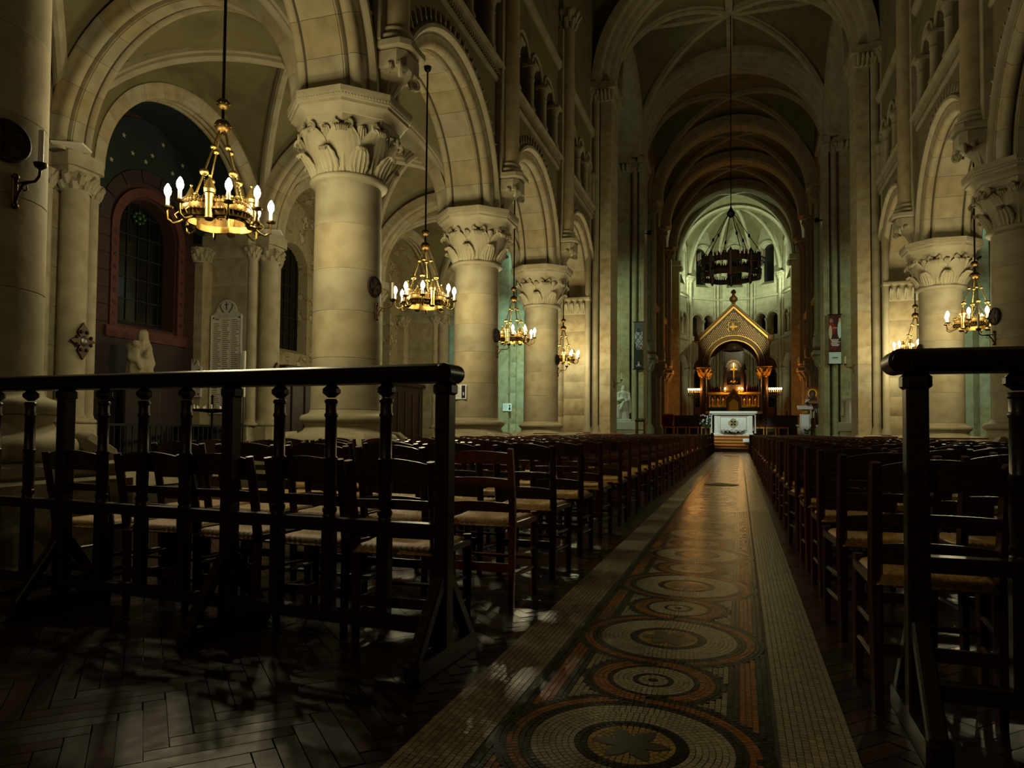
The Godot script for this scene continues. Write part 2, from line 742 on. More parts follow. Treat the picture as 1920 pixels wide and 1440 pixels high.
	for i in range(-90, 90):
		for j in range(-20, 20):
			for o in 2:
				# herringbone in its own axes, then turned by 45 degrees
				var bxx := i * W + (0.0 if o == 0 else W) + j * L * 0.0
				var p: Vector2
				if o == 0:
					p = Vector2(i * W + L / 2 + j * 2 * L * 0.0, i * W + W / 2) + Vector2(j * (L + L) * 0.5, -j * (L + L) * 0.5) * 1.0
				else:
					p = Vector2(i * W + W / 2 + L, i * W - L / 2 + W * 1.0) + Vector2(j * (L + L) * 0.5, -j * (L + L) * 0.5)
				var w := p.rotated(PI / 4)
				cand.append([w.x - 1.6, w.y + 3.2, PI / 4 + (0.0 if o == 0 else PI / 2)])
	var seen := []
	var pm := []
	for k in 4:
		pm.append(MB.new())
	for q in cand:
		var x: float = q[0]
		var d: float = q[1]
		if x < -5.2 or x > 3.6 or d < 1.2 or d > 6.6:
			continue
		if absf(x - XC) < 0.36:
			continue
		q.append(Vector2(x, d).length() + (2.0 if x > 0.3 or x < -1.55 * d * 0.75 else 0.0))
		seen.append(q)
	seen.sort_custom(func(a, b): return a[3] < b[3])
	var plank := bx(Vector3(L - 0.0035, 0.02, W - 0.0035), 0.0012)
	for k in seen.size():
		var q: Array = seen[k]
		var t := rng.randi() % 4
		# planks that would run under the mosaic are cut at its edge by sinking below it
		var y := -0.0102 + rng.randf() * 0.0006
		var reach := 0.0
		if absf(q[0] - XC) < 0.636 + 0.23:
			y = -0.0125
		if k < 300:
			part(par, "plank", plank, M["plank%d" % t], V(q[0], y, q[1]), Vector3(0, q[2], 0))
		else:
			pm[t].t = Transform3D(Basis(Vector3.UP, q[2]), V(q[0], y, q[1]))
			pm[t].box(Vector3.ZERO, Vector3(L - 0.0035, 0.02, W - 0.0035), 0.0012)
	for k in 4:
		var o := part(par, "planks", pm[k].mesh(), M["plank%d" % k])
		o.set_meta("kind", "stuff")
	part(par, "floor_bed", bx(Vector3(28, 0.1, 60)), M.parquet_bed, V(XC, -0.0700, 22.0))
	var gr := MB.new()
	gr.lathe([Vector2(0.30, 0.0), Vector2(0.30, 0.006), Vector2(0.0, 0.006)], 32)
	var bars := MB.new()
	for k in range(-6, 7):
		var l := sqrt(maxf(0.0, 0.27 * 0.27 - k * k * 0.0016))
		bars.box(Vector3(k * 0.04, 0.008, 0), Vector3(0.012, 0.008, 2 * l), 0.002)
	for q in [[13.3, "nearer"], [29.1, "farther"]]:
		var g := thing("floor_grille", "round black iron floor grille, the %s one on the mosaic" % q[1], "grille", V(XC, 0.0032, q[0]))
		part(g, "plate", gr.mesh(), M.iron)
		part(g, "bars", bars.mesh(), M.iron)


# ---------------------------------------------------------------- stone architecture
func side_x(s: int, u: float) -> float:
	return XC + s * u


# local +x points at the nave on both sides
func side_turn(s: int) -> float:
	return 0.0 if s < 0 else PI


func leaf_mesh(h: float, w: float, r0: float, r1: float, curl: float, ribs: float) -> ArrayMesh:
	var key := "leaf%s_%s_%s" % [h, w, curl]
	if K.has(key):
		return K[key]
	var m := MB.new()
	var P := []
	var Q := []
	var ns := 16
	var nt := 14
	for i in ns + 1:
		var s := float(i) / ns
		var row := PackedVector3Array()
		var back := PackedVector3Array()
		var y: float
		var rho: float
		if s < 0.68:
			y = h * s / 0.68
			rho = lerpf(r0, r1, pow(y / (h + curl), 1.6)) + 0.022 + 0.03 * sin(s / 0.68 * PI * 0.5)
		else:
			var a := (s - 0.68) / 0.32 * PI * 1.15
			y = h + curl * sin(a)
			rho = lerpf(r0, r1, pow(h / (h + curl), 1.6)) + 0.052 + curl * (1.0 - cos(a))
		var half := w * 0.5 * (0.62 + 0.38 * sin(PI * clampf(s * 1.15 + 0.1, 0, 1))) * (1.0 if s < 0.7 else lerpf(1.0, 0.45, (s - 0.7) / 0.3))
		half *= 1.0 - 0.11 * absf(sin(s * PI * 5.0))
		for j in nt + 1:
			var t := -1.0 + 2.0 * j / nt
			var a := t * half / rho
			var o := rho + 0.011 * cos(t * PI * ribs) * (1.0 - 0.5 * s) - 0.02 * t * t
			row.append(Vector3(o * sin(a), y, o * cos(a)))
			back.append(Vector3((o - 0.02) * sin(a), y - (0.008 if s > 0.7 else 0.0), (o - 0.02) * cos(a)))
		P.append(row)
		Q.append(back)
	m.grid(P, false, false, 0.5)
	m.grid(Q, false, false, 0.5)
	for j in [0, nt]:
		for i in ns:
			m.quad(P[i][j], P[i + 1][j], Q[i + 1][j], Q[i][j])
	K[key] = m.mesh()
	return K[key]


func volute_mesh(r: float) -> ArrayMesh:
	var key := "volute%s" % r
	if not K.has(key):
		var m := MB.new()
		var pts := []
		var rad := []
		for k in 26:
			var a := k / 25.0 * TAU * 1.6
			var q := r * (1.0 - 0.78 * k / 25.0)
			pts.append(Vector3(0, q * cos(a), q * sin(a)))
			rad.append(lerpf(0.030, 0.016, k / 25.0) * r / 0.075)
		m.tube(pts, rad, 6)
		m.ball(Vector3.ZERO, r * 0.25, 8)
		K[key] = m.mesh()
	return K[key]


# bell with leaves; r0 at the neck, r1 at the top, height h; the parts hang under one node
func capital(parent: Node3D, at: Vector3, r0: float, r1: float, h: float, big: int, m: Material) -> void:
	var key := "bell%s_%s_%s" % [r0, r1, h]
	if not K.has(key):
		var b := MB.new()
		var prof := []
		for k in 9:
			var s := k / 8.0
			prof.append(Vector2(lerpf(r0, r1, pow(s, 1.6)), h * s))
		b.lathe(prof, 32)
		K[key] = b.mesh()
	var c := part(parent, "capital", K[key], m, at)
	var scale := h / 0.6
	var tall := leaf_mesh(h * 0.78, TAU * r1 / big * 1.12, r0, r1, 0.058 * scale, 6.0)
	var low := leaf_mesh(h * 0.40, TAU * r0 / big * 0.92, r0 + 0.035 * scale, r1, 0.035 * scale, 5.0)
	var mid := leaf_mesh(h * 0.88, TAU * r0 / big * 0.5, r0 - 0.01, r1 - 0.02, 0.016 * scale, 4.0)
	for k in big:
		var a := TAU * (k + 0.5) / big
		part(c, "leaf", tall, m, Vector3.ZERO, Vector3(0, a, 0))
		part(c, "small_leaf", low, m, Vector3.ZERO, Vector3(0, a + PI / big, 0))
		part(c, "palmette", mid, m, Vector3.ZERO, Vector3(0, a + PI / big, 0))
		for e in [-1, 1]:
			var q: float = a + e * 0.115
			part(c, "volute", volute_mesh(0.056 * scale), m, Vector3(sin(q) * (r1 + 0.07 * scale), h * 0.90, cos(q) * (r1 + 0.07 * scale)), Vector3(0, a + PI / 2 + (0.0 if e > 0 else PI) + e * 0.3, 0))


func small_capital(parent: Node3D, at: Vector3, r0: float, r1: float, h: float, m: Material, called := "capital") -> void:
	var key := "scap%s_%s_%s" % [r0, r1, h]
	if not K.has(key):
		var b := MB.new()
		b.lathe([Vector2(r0 * 1.12, -0.02), Vector2(r0 * 1.12, 0.02), Vector2(r0, 0.03), Vector2(lerpf(r0, r1, 0.2), h * 0.5), Vector2(r1, h * 0.95), Vector2(r1, h)], 16)
		for k in 8:
			var a := TAU * k / 8
			for row in 2:
				var aa := a + (PI / 8 if row == 1 else 0.0)
				var y0 := 0.02 if row == 0 else h * 0.35
				var hh := h * (0.5 if row == 0 else 0.55)
				var rr := r0 * 1.02 if row == 0 else lerpf(r0, r1, 0.25)
				var ro := lerpf(r0, r1, 0.75) if row == 0 else r1 * 1.12
				b.tube([Vector3(sin(aa) * rr, y0, cos(aa) * rr), Vector3(sin(aa) * lerpf(rr, ro, 0.35), y0 + hh * 0.55, cos(aa) * lerpf(rr, ro, 0.35)), Vector3(sin(aa) * ro, y0 + hh, cos(aa) * ro), Vector3(sin(aa) * ro * 1.03, y0 + hh * 0.82, cos(aa) * ro * 1.03)], [r0 * 0.26, r0 * 0.34, r0 * 0.26, r0 * 0.1], 6)
		K[key] = b.mesh()
	part(parent, called, K[key], m, at)


func column(s: int, k: int) -> void:
	var ord: String = ["second", "third", "fourth", "fifth"][k]
	var tell: String
	if s < 0:
		tell = ["thick round stone column with roundel cut by the photograph's edge", "largest leaf-capital stone column in full view behind the dark barrier", "round stone column with a paper notice pinned low on its shaft", "slim-looking round stone column beside the blue-lit transept opening"][k]
	else:
		tell = ["", "round stone column cut by the edge, holding an unlit bracket candle, near the scroll rail", "round stone column between two lit chandeliers above the scroll rail", "hidden column"][k]
	if s > 0 and k == 3:
		tell = "round stone column nearest the crossing on the side of the red banner"
	if s > 0 and k == 2:
		tell = "round leaf-capital column between the second chandelier and the scroll-ended rail"
	var c := thing("stone_column", tell, "column", V(side_x(s, ARC), 0, D1 + BAY * k), 0.0, "round columns of the nave arcade")
	if not K.has("drums"):
		var b := MB.new()
		b.box(Vector3(0, 0.31, 0), Vector3(1.36, 0.62, 1.36), 0.02)
		b.box(Vector3(0, 0.67, 0), Vector3(1.30, 0.10, 1.30), 0.02)
		K.plinth = b.mesh()
		b = MB.new()
		var prof := [Vector2(0.60, 0.715)]
		for q in 9:
			var a := -PI / 2 + PI * q / 8
			prof.append(Vector2(0.56 + 0.085 * cos(a), 0.80 + 0.085 * sin(a)))
		prof.append_array([Vector2(0.545, 0.895), Vector2(0.50, 0.92), Vector2(0.475, 0.965), Vector2(0.49, 1.0), Vector2(0.505, 1.01)])
		for q in 7:
			var a := -PI / 2 + PI * q / 6
			prof.append(Vector2(0.49 + 0.05 * cos(a), 1.06 + 0.05 * sin(a)))
		prof.append_array([Vector2(0.455, 1.12), Vector2(0.43, 1.135), Vector2(0.418, 1.17)])
		b.lathe(prof, 48)
		K.colbase = b.mesh()
		b = MB.new()
		b.tube([Vector3(0.40, 0.86, 0.40), Vector3(0.47, 0.83, 0.47), Vector3(0.53, 0.77, 0.53), Vector3(0.58, 0.74, 0.58), Vector3(0.60, 0.725, 0.60)], [0.06, 0.085, 0.08, 0.06, 0.02], 8)
		K.spur = b.mesh()
		K.drums = []
		var ys := [1.17, 1.78, 2.34, 2.84, 3.38, 3.90]
		for q in 5:
			b = MB.new()
			var r := 0.415 - 0.003 * q
			b.lathe([Vector2(r - 0.005, ys[q]), Vector2(r, ys[q] + 0.005), Vector2(r - 0.003, ys[q + 1] - 0.005), Vector2(r - 0.008, ys[q + 1])], 48)
			K.drums.append(b.mesh())
		b = MB.new()
		var ring := [Vector2(0.40, 3.88)]
		for q in 7:
			var a := -PI / 2 + PI * q / 6
			ring.append(Vector2(0.425 + 0.045 * cos(a), 3.935 + 0.04 * sin(a)))
		ring.append(Vector2(0.40, 3.99))
		b.lathe(ring, 48)
		K.neck = b.mesh()
		b = MB.new()
		b.lathe([Vector2(0.0, 4.52), Vector2(0.60, 4.52), Vector2(0.615, 4.60), Vector2(0.635, 4.605), Vector2(0.655, 4.66), Vector2(0.72, 4.70), Vector2(0.725, 4.735), Vector2(0.745, 4.74), Vector2(0.765, 4.80), Vector2(0.768, 4.86), Vector2(0.0, 4.86)], 8, Vector3.ZERO, PI / 8)
		K.abacus = b.mesh()
		b = MB.new()
		for q in 8:
			var a0 := PI / 8 + TAU * q / 8
			var p0 := Vector3(sin(a0), 0, cos(a0)) * 0.752
			var a1 := a0 + TAU / 8
			var p1 := Vector3(sin(a1), 0, cos(a1)) * 0.752
			for w in 16:
				b.ball(p0.lerp(p1, (w + 0.5) / 16.0) + Vector3(0, 4.772, 0), 0.013, 6)
		K.beads = b.mesh()
	part(c, "plinth", K.plinth, M.stone)
	part(c, "base", K.colbase, M.stone)
	for q in 4:
		part(c, "spur", K.spur, M.stone, Vector3.ZERO, Vector3(0, PI / 2 * q, 0))
	for q in 5:
		part(c, "drum", K.drums[q], M.stone if q % 2 == 0 else M.stone_block)
	part(c, "neck_ring", K.neck, M.stone)
	capital(c, Vector3(0, 3.97, 0), 0.395, 0.545, 0.56, 8, M.stone)
	var ab := part(c, "abacus", K.abacus, M.stone)
	part(ab, "bead_moulding", K.beads, M.stone)


# section of the arcade arch: soffit, edge rolls, faces
func arch_section(r: float, half: float, back: float) -> Array:
	var p := [Vector2(back, -half), Vector2(r + 0.20, -half), Vector2(r + 0.17, -half + 0.02)]
	for k in 8:
		var a := -PI * 0.55 + PI * 1.1 * k / 7
		p.append(Vector2(r + 0.085 - 0.075 * cos(a), -half + 0.10 + 0.075 * sin(a)))
	p.append_array([Vector2(r + 0.04, -half + 0.185), Vector2(r + 0.012, -half + 0.20), Vector2(r + 0.012, -half + 0.215), Vector2(r, -half + 0.22)])
	var q := p.duplicate()
	q.reverse()
	for w in q:
		p.append(Vector2(w.x, -w.y))
	return p


func arch(parent: Node3D, called: String, at: Vector3, r: float, half: float, back: float, stones: int, turn := 0.0, m := "stone", from := -PI / 2, to := PI / 2) -> Node3D:
	var a := node(parent, called, at, Vector3(0, turn, 0))
	var step := (to - from) / stones
	var key := "vous%s_%s_%s_%s" % [r, half, back, step]
	if not K.has(key):
		var b := MB.new()
		b.arc(arch_section(r, half, back), -step / 2 + 0.0016, step / 2 - 0.0016, maxi(2, int(step / 0.06)))
		K[key] = b.mesh()
		b = MB.new()
		var inner := arch_section(r + 0.006, half - 0.006, back)
		b.arc(inner, from, to, 40)
		K[key + "m"] = b.mesh()
	part(a, "mortar_joint", K[key + "m"], M.mortar)
	for k in stones:
		part(a, "voussoir", K[key], M[["stone_block", "stone", "stone_warm"][(k * 7 + stones) % 3]] if m == "stone" else M[m], Vector3.ZERO, Vector3(from + step * (k + 0.5), 0, 0))
	return a


func plain_arch(parent: Node3D, called: String, at: Vector3, sec: Array, key: String, turn := 0.0, m: Material = null) -> void:
	if not K.has(key):
		var b := MB.new()
		b.arc(sec, -PI / 2, PI / 2, 36)
		K[key] = b.mesh()
	part(parent, called, K[key], m if m else M.stone, at, Vector3(0, turn, 0))


func spandrel_mesh(r: float, w: float, y0: float, y1: float, xf: float) -> ArrayMesh:
	var b := MB.new()
	var low := PackedVector3Array()
	var top := PackedVector3Array()
	low.append(Vector3(xf, y0, -w))
	top.append(Vector3(xf, y1, -w))
	for k in 25:
		var a := -PI / 2 + PI * k / 24
		low.append(Vector3(xf, y0 + r * cos(a), r * sin(a)))
		top.append(Vector3(xf, y1, r * sin(a)))
	low.append(Vector3(xf, y0, w))
	top.append(Vector3(xf, y1, w))
	b.grid([low, top])
	return b.mesh()


func arcades() -> void:
	var bayw := BAY / 2
	var front := spandrel_mesh(1.90, bayw, SPR, 7.2, NF - 0.002)
	var rear := spandrel_mesh(1.90, bayw, SPR, 7.4, -NF + 0.002)
	var hood := MB.new()
	hood.arc([Vector2(1.93, NF - 0.02), Vector2(1.93, NF + 0.03), Vector2(1.97, NF + 0.075), Vector2(2.02, NF + 0.075), Vector2(2.05, NF + 0.03), Vector2(2.05, NF - 0.02)], -PI / 2, PI / 2, 40, false)
	var tooth := MB.new()
	tooth.plate([Vector2(-0.012, 0.0), Vector2(0.022, 0.012), Vector2(0.034, 0.155), Vector2(0.016, 0.165), Vector2(0.0, 0.07), Vector2(-0.03, 0.05)], 0.0, 0.055)
	var course := MB.new()
	course.run([Vector2(NF - 0.1, 7.18), Vector2(NF + 0.02, 7.18), Vector2(NF + 0.05, 7.22), Vector2(NF + 0.05, 7.26), Vector2(NF + 0.02, 7.28), Vector2(NF + 0.02, 7.40), Vector2(NF + 0.12, 7.44), Vector2(NF + 0.14, 7.50), Vector2(NF - 0.1, 7.52)], -bayw, bayw)
	var dent := MB.new()
	for k in 60:
		dent.box(Vector3(NF + 0.045, 7.34, -bayw + BAY * (k + 0.5) / 60), Vector3(0.06, 0.09, 0.035), 0.008)
	var upper := MB.new()
	upper.run([Vector2(NF - 0.1, 9.62), Vector2(NF + 0.04, 9.62), Vector2(NF + 0.10, 9.70), Vector2(NF + 0.10, 9.80), Vector2(NF - 0.1, 9.82)], -bayw, bayw)
	var tri := MB.new()
	tri.t = Transform3D(Basis(Vector3.UP, PI / 2), Vector3(NF, 0, 0))
	tri.panel(BAY - 1.5, 7.5, 9.66, 3, 0.40, 7.5, 8.52, 0.40)
	for e in [-1, 1]:
		tri.quad(Vector3(e * (BAY - 1.5) / 2, 7.5, 0), Vector3(e * bayw, 7.5, 0), Vector3(e * bayw, 9.66, 0), Vector3(e * (BAY - 1.5) / 2, 9.66, 0))
	var top := MB.new()
	top.quad(Vector3(NF, 9.66, -bayw), Vector3(NF, 9.66, bayw), Vector3(NF, 15.5, bayw), Vector3(NF, 15.5, -bayw))
	top.quad(Vector3(-NF, 7.4, -bayw), Vector3(-NF, 7.4, bayw), Vector3(-NF, 15.5, bayw), Vector3(-NF, 15.5, -bayw))
	top.quad(Vector3(NF - 0.4, 7.4, -bayw), Vector3(NF - 0.4, 7.4, bayw), Vector3(NF - 0.4, 9.8, bayw), Vector3(NF - 0.4, 9.8, -bayw))
	var roll := []
	for k in 10:
		var a := TAU * k / 10
		roll.append(Vector2(0.42 + 0.035 * cos(a), 0.035 * sin(a)))
	var shaft := MB.new()
	shaft.lathe([Vector2(0.175, 5.78), Vector2(0.17, 10.7)], 20)
	var sbase := MB.new()
	var prof := [Vector2(0.24, 5.56)]
	for q in 7:
		var a := -PI / 2 + PI * q / 6
		prof.append(Vector2(0.215 + 0.045 * cos(a), 5.62 + 0.045 * sin(a)))
	prof.append_array([Vector2(0.20, 5.68)])
	for q in 5:
		var a := -PI / 2 + PI * q / 4
		prof.append(Vector2(0.19 + 0.025 * cos(a), 5.73 + 0.028 * sin(a)))
	prof.append(Vector2(0.175, 5.78))
	sbase.lathe(prof, 20)
	var pil := MB.new()
	pil.box(Vector3(NF + 0.05, 8.1, 0), Vector3(0.14, 5.1, 0.62), 0.01)
	var corb := MB.new()
	corb.prism(PackedVector2Array([Vector2(0, -0.30), Vector2(0.40, -0.30), Vector2(0.50, -0.20), Vector2(0.50, 0.20), Vector2(0.40, 0.30), Vector2(0, 0.30)]), 5.45, 5.56, 0.02)
	corb.prism(PackedVector2Array([Vector2(0, -0.26), Vector2(0.34, -0.26), Vector2(0.43, -0.17), Vector2(0.43, 0.17), Vector2(0.34, 0.26), Vector2(0, 0.26)]), 5.22, 5.45, 0.02)
	var P := []
	for k in 9:
		var f := k / 8.0
		var row := PackedVector3Array()
		var w := lerpf(0.10, 0.25, pow(f, 0.7))
		var o := lerpf(0.04, 0.41, pow(f, 1.4))
		for j in 9:
			var a := -PI / 2 + PI * j / 8
			row.append(Vector3(o * cos(a), 4.90 + 0.33 * f, w * sin(a)))
		P.append(row)
	corb.grid(P)
	var cleaf := leaf_mesh(0.30, 0.22, 0.06, 0.26, 0.06, 3.0)
	for s in [-1, 1]:
		var who := "left" if s < 0 else "right"
		var wall := struct("wall_" + who, "nave arcade wall of round arches and triforium, %s" % ("behind the column beside the barrier" if s < 0 else "on the side of the red banner"), V(side_x(s, ARC), 0, 0), side_turn(s))
		var z := -1.0 if s < 0 else 1.0
		for k in range(-1, 4):
			if s > 0 and k == -1:
				continue
			var d := D1 + BAY * (k + 0.5)
			var o := Vector3(0, 0, z * d)
			var a := arch(wall, "arcade_arch", o + Vector3(0, SPR, 0), 1.71, NF, 2.0, 13)
			part(wall, "spandrel", front, M.plaster, o)
			part(wall, "spandrel", rear, M.plaster, o)
			part(a, "hood_mould", hood.mesh(), M.stone)
			if (s < 0 and k >= 0) or (s > 0 and k > 0):
				for q in 36:
					var an := -PI / 2 + PI * (q + 0.5) / 36
					part(a, "tooth", K.tooth if K.has("tooth") else tooth_mesh(tooth), M.stone, Vector3(NF - 0.01, 2.06 * cos(an), 2.06 * sin(an)), Vector3(an, PI / 2, 0) if false else Vector3.ZERO).basis = Basis(Vector3.RIGHT, an) * Basis(Vector3.UP, PI / 2)
			part(wall, "string_course", course.mesh(), M.stone, o)
			part(wall, "dentils", dent.mesh(), M.stone, o).set_meta("kind", "stuff")
			part(wall, "cornice", upper.mesh(), M.stone, o)
			part(wall, "triforium", tri.mesh(), M.plaster, o)
			part(wall, "clerestory", top.mesh(), M.plaster, o)
			for c in [-1, 0, 1, 2]:
				part(wall, "colonnette", colonnette(), M.stone, o + Vector3(NF + 0.03, 0, -0.5 + c * 1.0))
			for c in 3:
				plain_arch(wall, "triforium_arch", o + Vector3(NF + 0.02, 8.52, -1.0 + c * 1.0), roll, "trif_roll")
				plain_arch(wall, "triforium_arch", o + Vector3(NF - 0.16, 8.52, -1.0 + c * 1.0), roll, "trif_roll")
		for k in range(-1, 4):
			if s > 0 and k < 1:
				continue
			var o := Vector3(0, 0, z * (D1 + BAY * k))
			part(wall, "pilaster", pil.mesh(), M.stone, o)
			var cb := part(wall, "corbel", corb.mesh(), M.stone, o + Vector3(NF - 0.03, 0, 0))
			for q in [-0.9, 0.0, 0.9]:
				part(cb, "leaf", cleaf, M.stone, Vector3(0.06, 4.92, 0), Vector3(0, PI / 2 + q, 0))
			for q in [-1, 1]:
				part(cb, "volute", volute_mesh(0.085), M.stone, Vector3(0.36, 5.20, q * 0.20), Vector3(0, q * 0.5, 0))
			part(wall, "shaft_base", sbase.mesh(), M.stone, o + Vector3(NF + 0.16, 0, 0))
			part(wall, "wall_shaft", shaft.mesh(), M.stone_warm, o + Vector3(NF + 0.16, 0, 0))
			small_capital(wall, o + Vector3(NF + 0.16, 10.7, 0), 0.17, 0.30, 0.45, M.stone, "shaft_capital")


func tooth_mesh(b: MB) -> ArrayMesh:
	K.tooth = b.mesh()
	return K.tooth


func colonnette() -> ArrayMesh:
	if not K.has("colonnette"):
		var b := MB.new()
		b.lathe([Vector2(0.11, 7.52), Vector2(0.11, 7.58), Vector2(0.085, 7.64), Vector2(0.075, 7.66), Vector2(0.072, 8.18), Vector2(0.09, 8.20), Vector2(0.075, 8.23), Vector2(0.085, 8.32), Vector2(0.13, 8.44)], 14)
		b.box(Vector3(0, 8.48, 0), Vector3(0.30, 0.08, 0.30), 0.012)
		K.colonnette = b.mesh()
	return K.colonnette


# ---------------------------------------------------------------- vaults
func vault_mesh(a: float, b: float, h: float, rise_a := 1.0, rise_b := 1.0) -> ArrayMesh:
	var key := "vault%s_%s_%s" % [a, b, h]
	if K.has(key):
		return K[key]
	var m := MB.new()
	var P := []
	var cnt := 28
	for i in cnt + 1:
		var p := sin(-PI / 2 + PI * i / cnt)
		var row := PackedVector3Array()
		for j in cnt + 1:
			var q := sin(-PI / 2 + PI * j / cnt)
			row.append(Vector3(a * p, h * maxf(rise_a * sqrt(maxf(0, 1 - p * p)), rise_b * sqrt(maxf(0, 1 - q * q))), b * q))
		P.append(row)
	m.grid(P, false, false, 0.9)
	K[key] = m.mesh()
	return K[key]


# roll rib from corner to corner of a vault bay
func diagonal_mesh(a: float, b: float, h: float, r: float) -> ArrayMesh:
	var key := "diag%s_%s_%s" % [a, b, h]
	if K.has(key):
		return K[key]
	var m := MB.new()
	for e in [-1, 1]:
		for lay in 2:
			var pts := []
			for k in 33:
				var p := cos(PI * k / 32)
				pts.append(Vector3(a * p, h * sqrt(maxf(0, 1 - p * p)) - (r * 0.9 if lay == 0 else -0.02), b * p * e))
			m.tube(pts, r if lay == 0 else r * 1.35, 8)
	K[key] = m.mesh()
	return K[key]


func aisles() -> void:
	for s in [-1, 1]:
		var who := "left" if s < 0 else "right"
		var ceil := struct("ceiling", "ribbed aisle vault %s" % ("above the nearest lit chandelier" if s < 0 else "beyond the lit chandeliers on the red banner side"), V(side_x(s, ARC), 0, 0), side_turn(s))
		var z := -1.0 if s < 0 else 1.0
		var a := 2.15
		for k in range(-1, 4):
			if s > 0 and k < 1:
				continue
			var o := Vector3(-0.42 - a, SPR, z * (D1 + BAY * (k + 0.5)))
			part(ceil, "vault", vault_mesh(a, BAY / 2, 2.2), M.plaster, o)
			part(ceil, "diagonal_rib", diagonal_mesh(a, BAY / 2, 2.2, 0.075), M.stone, o)
		for k in range(0, 5):
			if s > 0 and k < 1:
				continue
			arch(ceil, "transverse_arch", Vector3(-0.42 - a, SPR - 0.02, z * (D1 + BAY * k)), 1.86, 0.30, 2.12, 13, PI / 2)
		var wall := struct("wall_" + who, "outer aisle wall with tall dark windows, %s" % ("behind the memorial tablet" if s < 0 else "beyond the red banner side arcade"), V(side_x(s, ARC), 0, 0), side_turn(s))
		for k in range(0, 4):
			if s > 0 and k < 2:
				continue
			var d := D1 + BAY * (k + 0.5) + 0.15
			var dw := d + 0.38
			var chapel: bool = s < 0 and k == 1
			var o := Vector3(-5.9, 0, z * dw)
			var p := MB.new()
			p.t = Transform3D(Basis(Vector3.UP, PI / 2), Vector3.ZERO)
			p.panel(4.5, 0.0, 5.0 if chapel else 7.0, 1, 0.62, 2.80, 4.9 if not chapel else 4.45, 0.28, 0.06)
			if chapel:
				p = MB.new()
				p.t = Transform3D(Basis(Vector3.UP, PI / 2), Vector3.ZERO)
				p.panel(4.5, 2.55, 7.0, 1, 0.66, 2.78, 4.5, 0.28, 0.06)
			part(wall, "window_wall", p.mesh(), M.red_wall if chapel else M.peeling, o)
			var win := struct("window_%d" % (k + (0 if s < 0 else 4)), ["dark arched window", "dark arched chapel window with a small green glint, framed in red", "dark arched window beside the memorial tablet, in flaking plaster", "dark narrow arched window beyond the largest column"][k] if s < 0 else "dark arched window in the aisle on the red banner side, bay %s" % ["one", "two", "three", "nearest the crossing"][k], V(side_x(s, ARC + 6.14), 0, dw), side_turn(s))
			var g := MB.new()
			var top := 5.55 if not chapel else 5.18
			g.box(Vector3(-0.03, (2.6 + top) / 2, 0), Vector3(0.03, top - 2.6 + 0.2, 1.5))
			part(win, "glass", g.mesh(), M.glass)
			var ld := MB.new()
			for q in 7:
				ld.box(Vector3(-0.005, 2.9 + q * 0.4, 0), Vector3(0.02, 0.018, 1.3))
			for q in range(-2, 3):
				ld.box(Vector3(-0.005, 4.1, q * 0.25), Vector3(0.02, 2.9, 0.012))
			part(win, "lead_bars", ld.mesh(), M.lead)
			if chapel:
				var rose := MB.new()
				for q in 8:
					var an := TAU * q / 8
					rose.ball(Vector3(0.012, 4.86 + 0.10 * sin(an), 0.12 * cos(an)), 0.035, 8)
				rose.ball(Vector3(0.012, 4.86, 0), 0.045, 8)
				part(win, "green_glass", rose.mesh(), M.glass_green)
			# the arch that opens from the aisle into the wall bay, and the little vault behind it
			arch(wall, "wall_arch", Vector3(-4.80, SPR, z * d), 1.72, 0.22, 1.98, 13)
			part(wall, "lunette_wall", spandrel_mesh(1.9, BAY / 2, SPR, 7.2, 0.2), M.plaster, Vector3(-4.80, 0, z * d))
			var tun := MB.new()
			tun.arc([Vector2(1.80, -1.25), Vector2(1.80, 0.25), Vector2(1.95, 0.25), Vector2(1.95, -1.25)], -PI / 2, PI / 2, 24)
			part(wall, "wall_vault", tun.mesh(), M.night if chapel else M.peeling, Vector3(-4.95, SPR, z * d))
		for k in range(1, 5):
			if s > 0 and k < 2:
				continue
			respond(wall, Vector3(-4.72, 0, z * (D1 + BAY * k + 0.15)), z)
	chapel_paint()


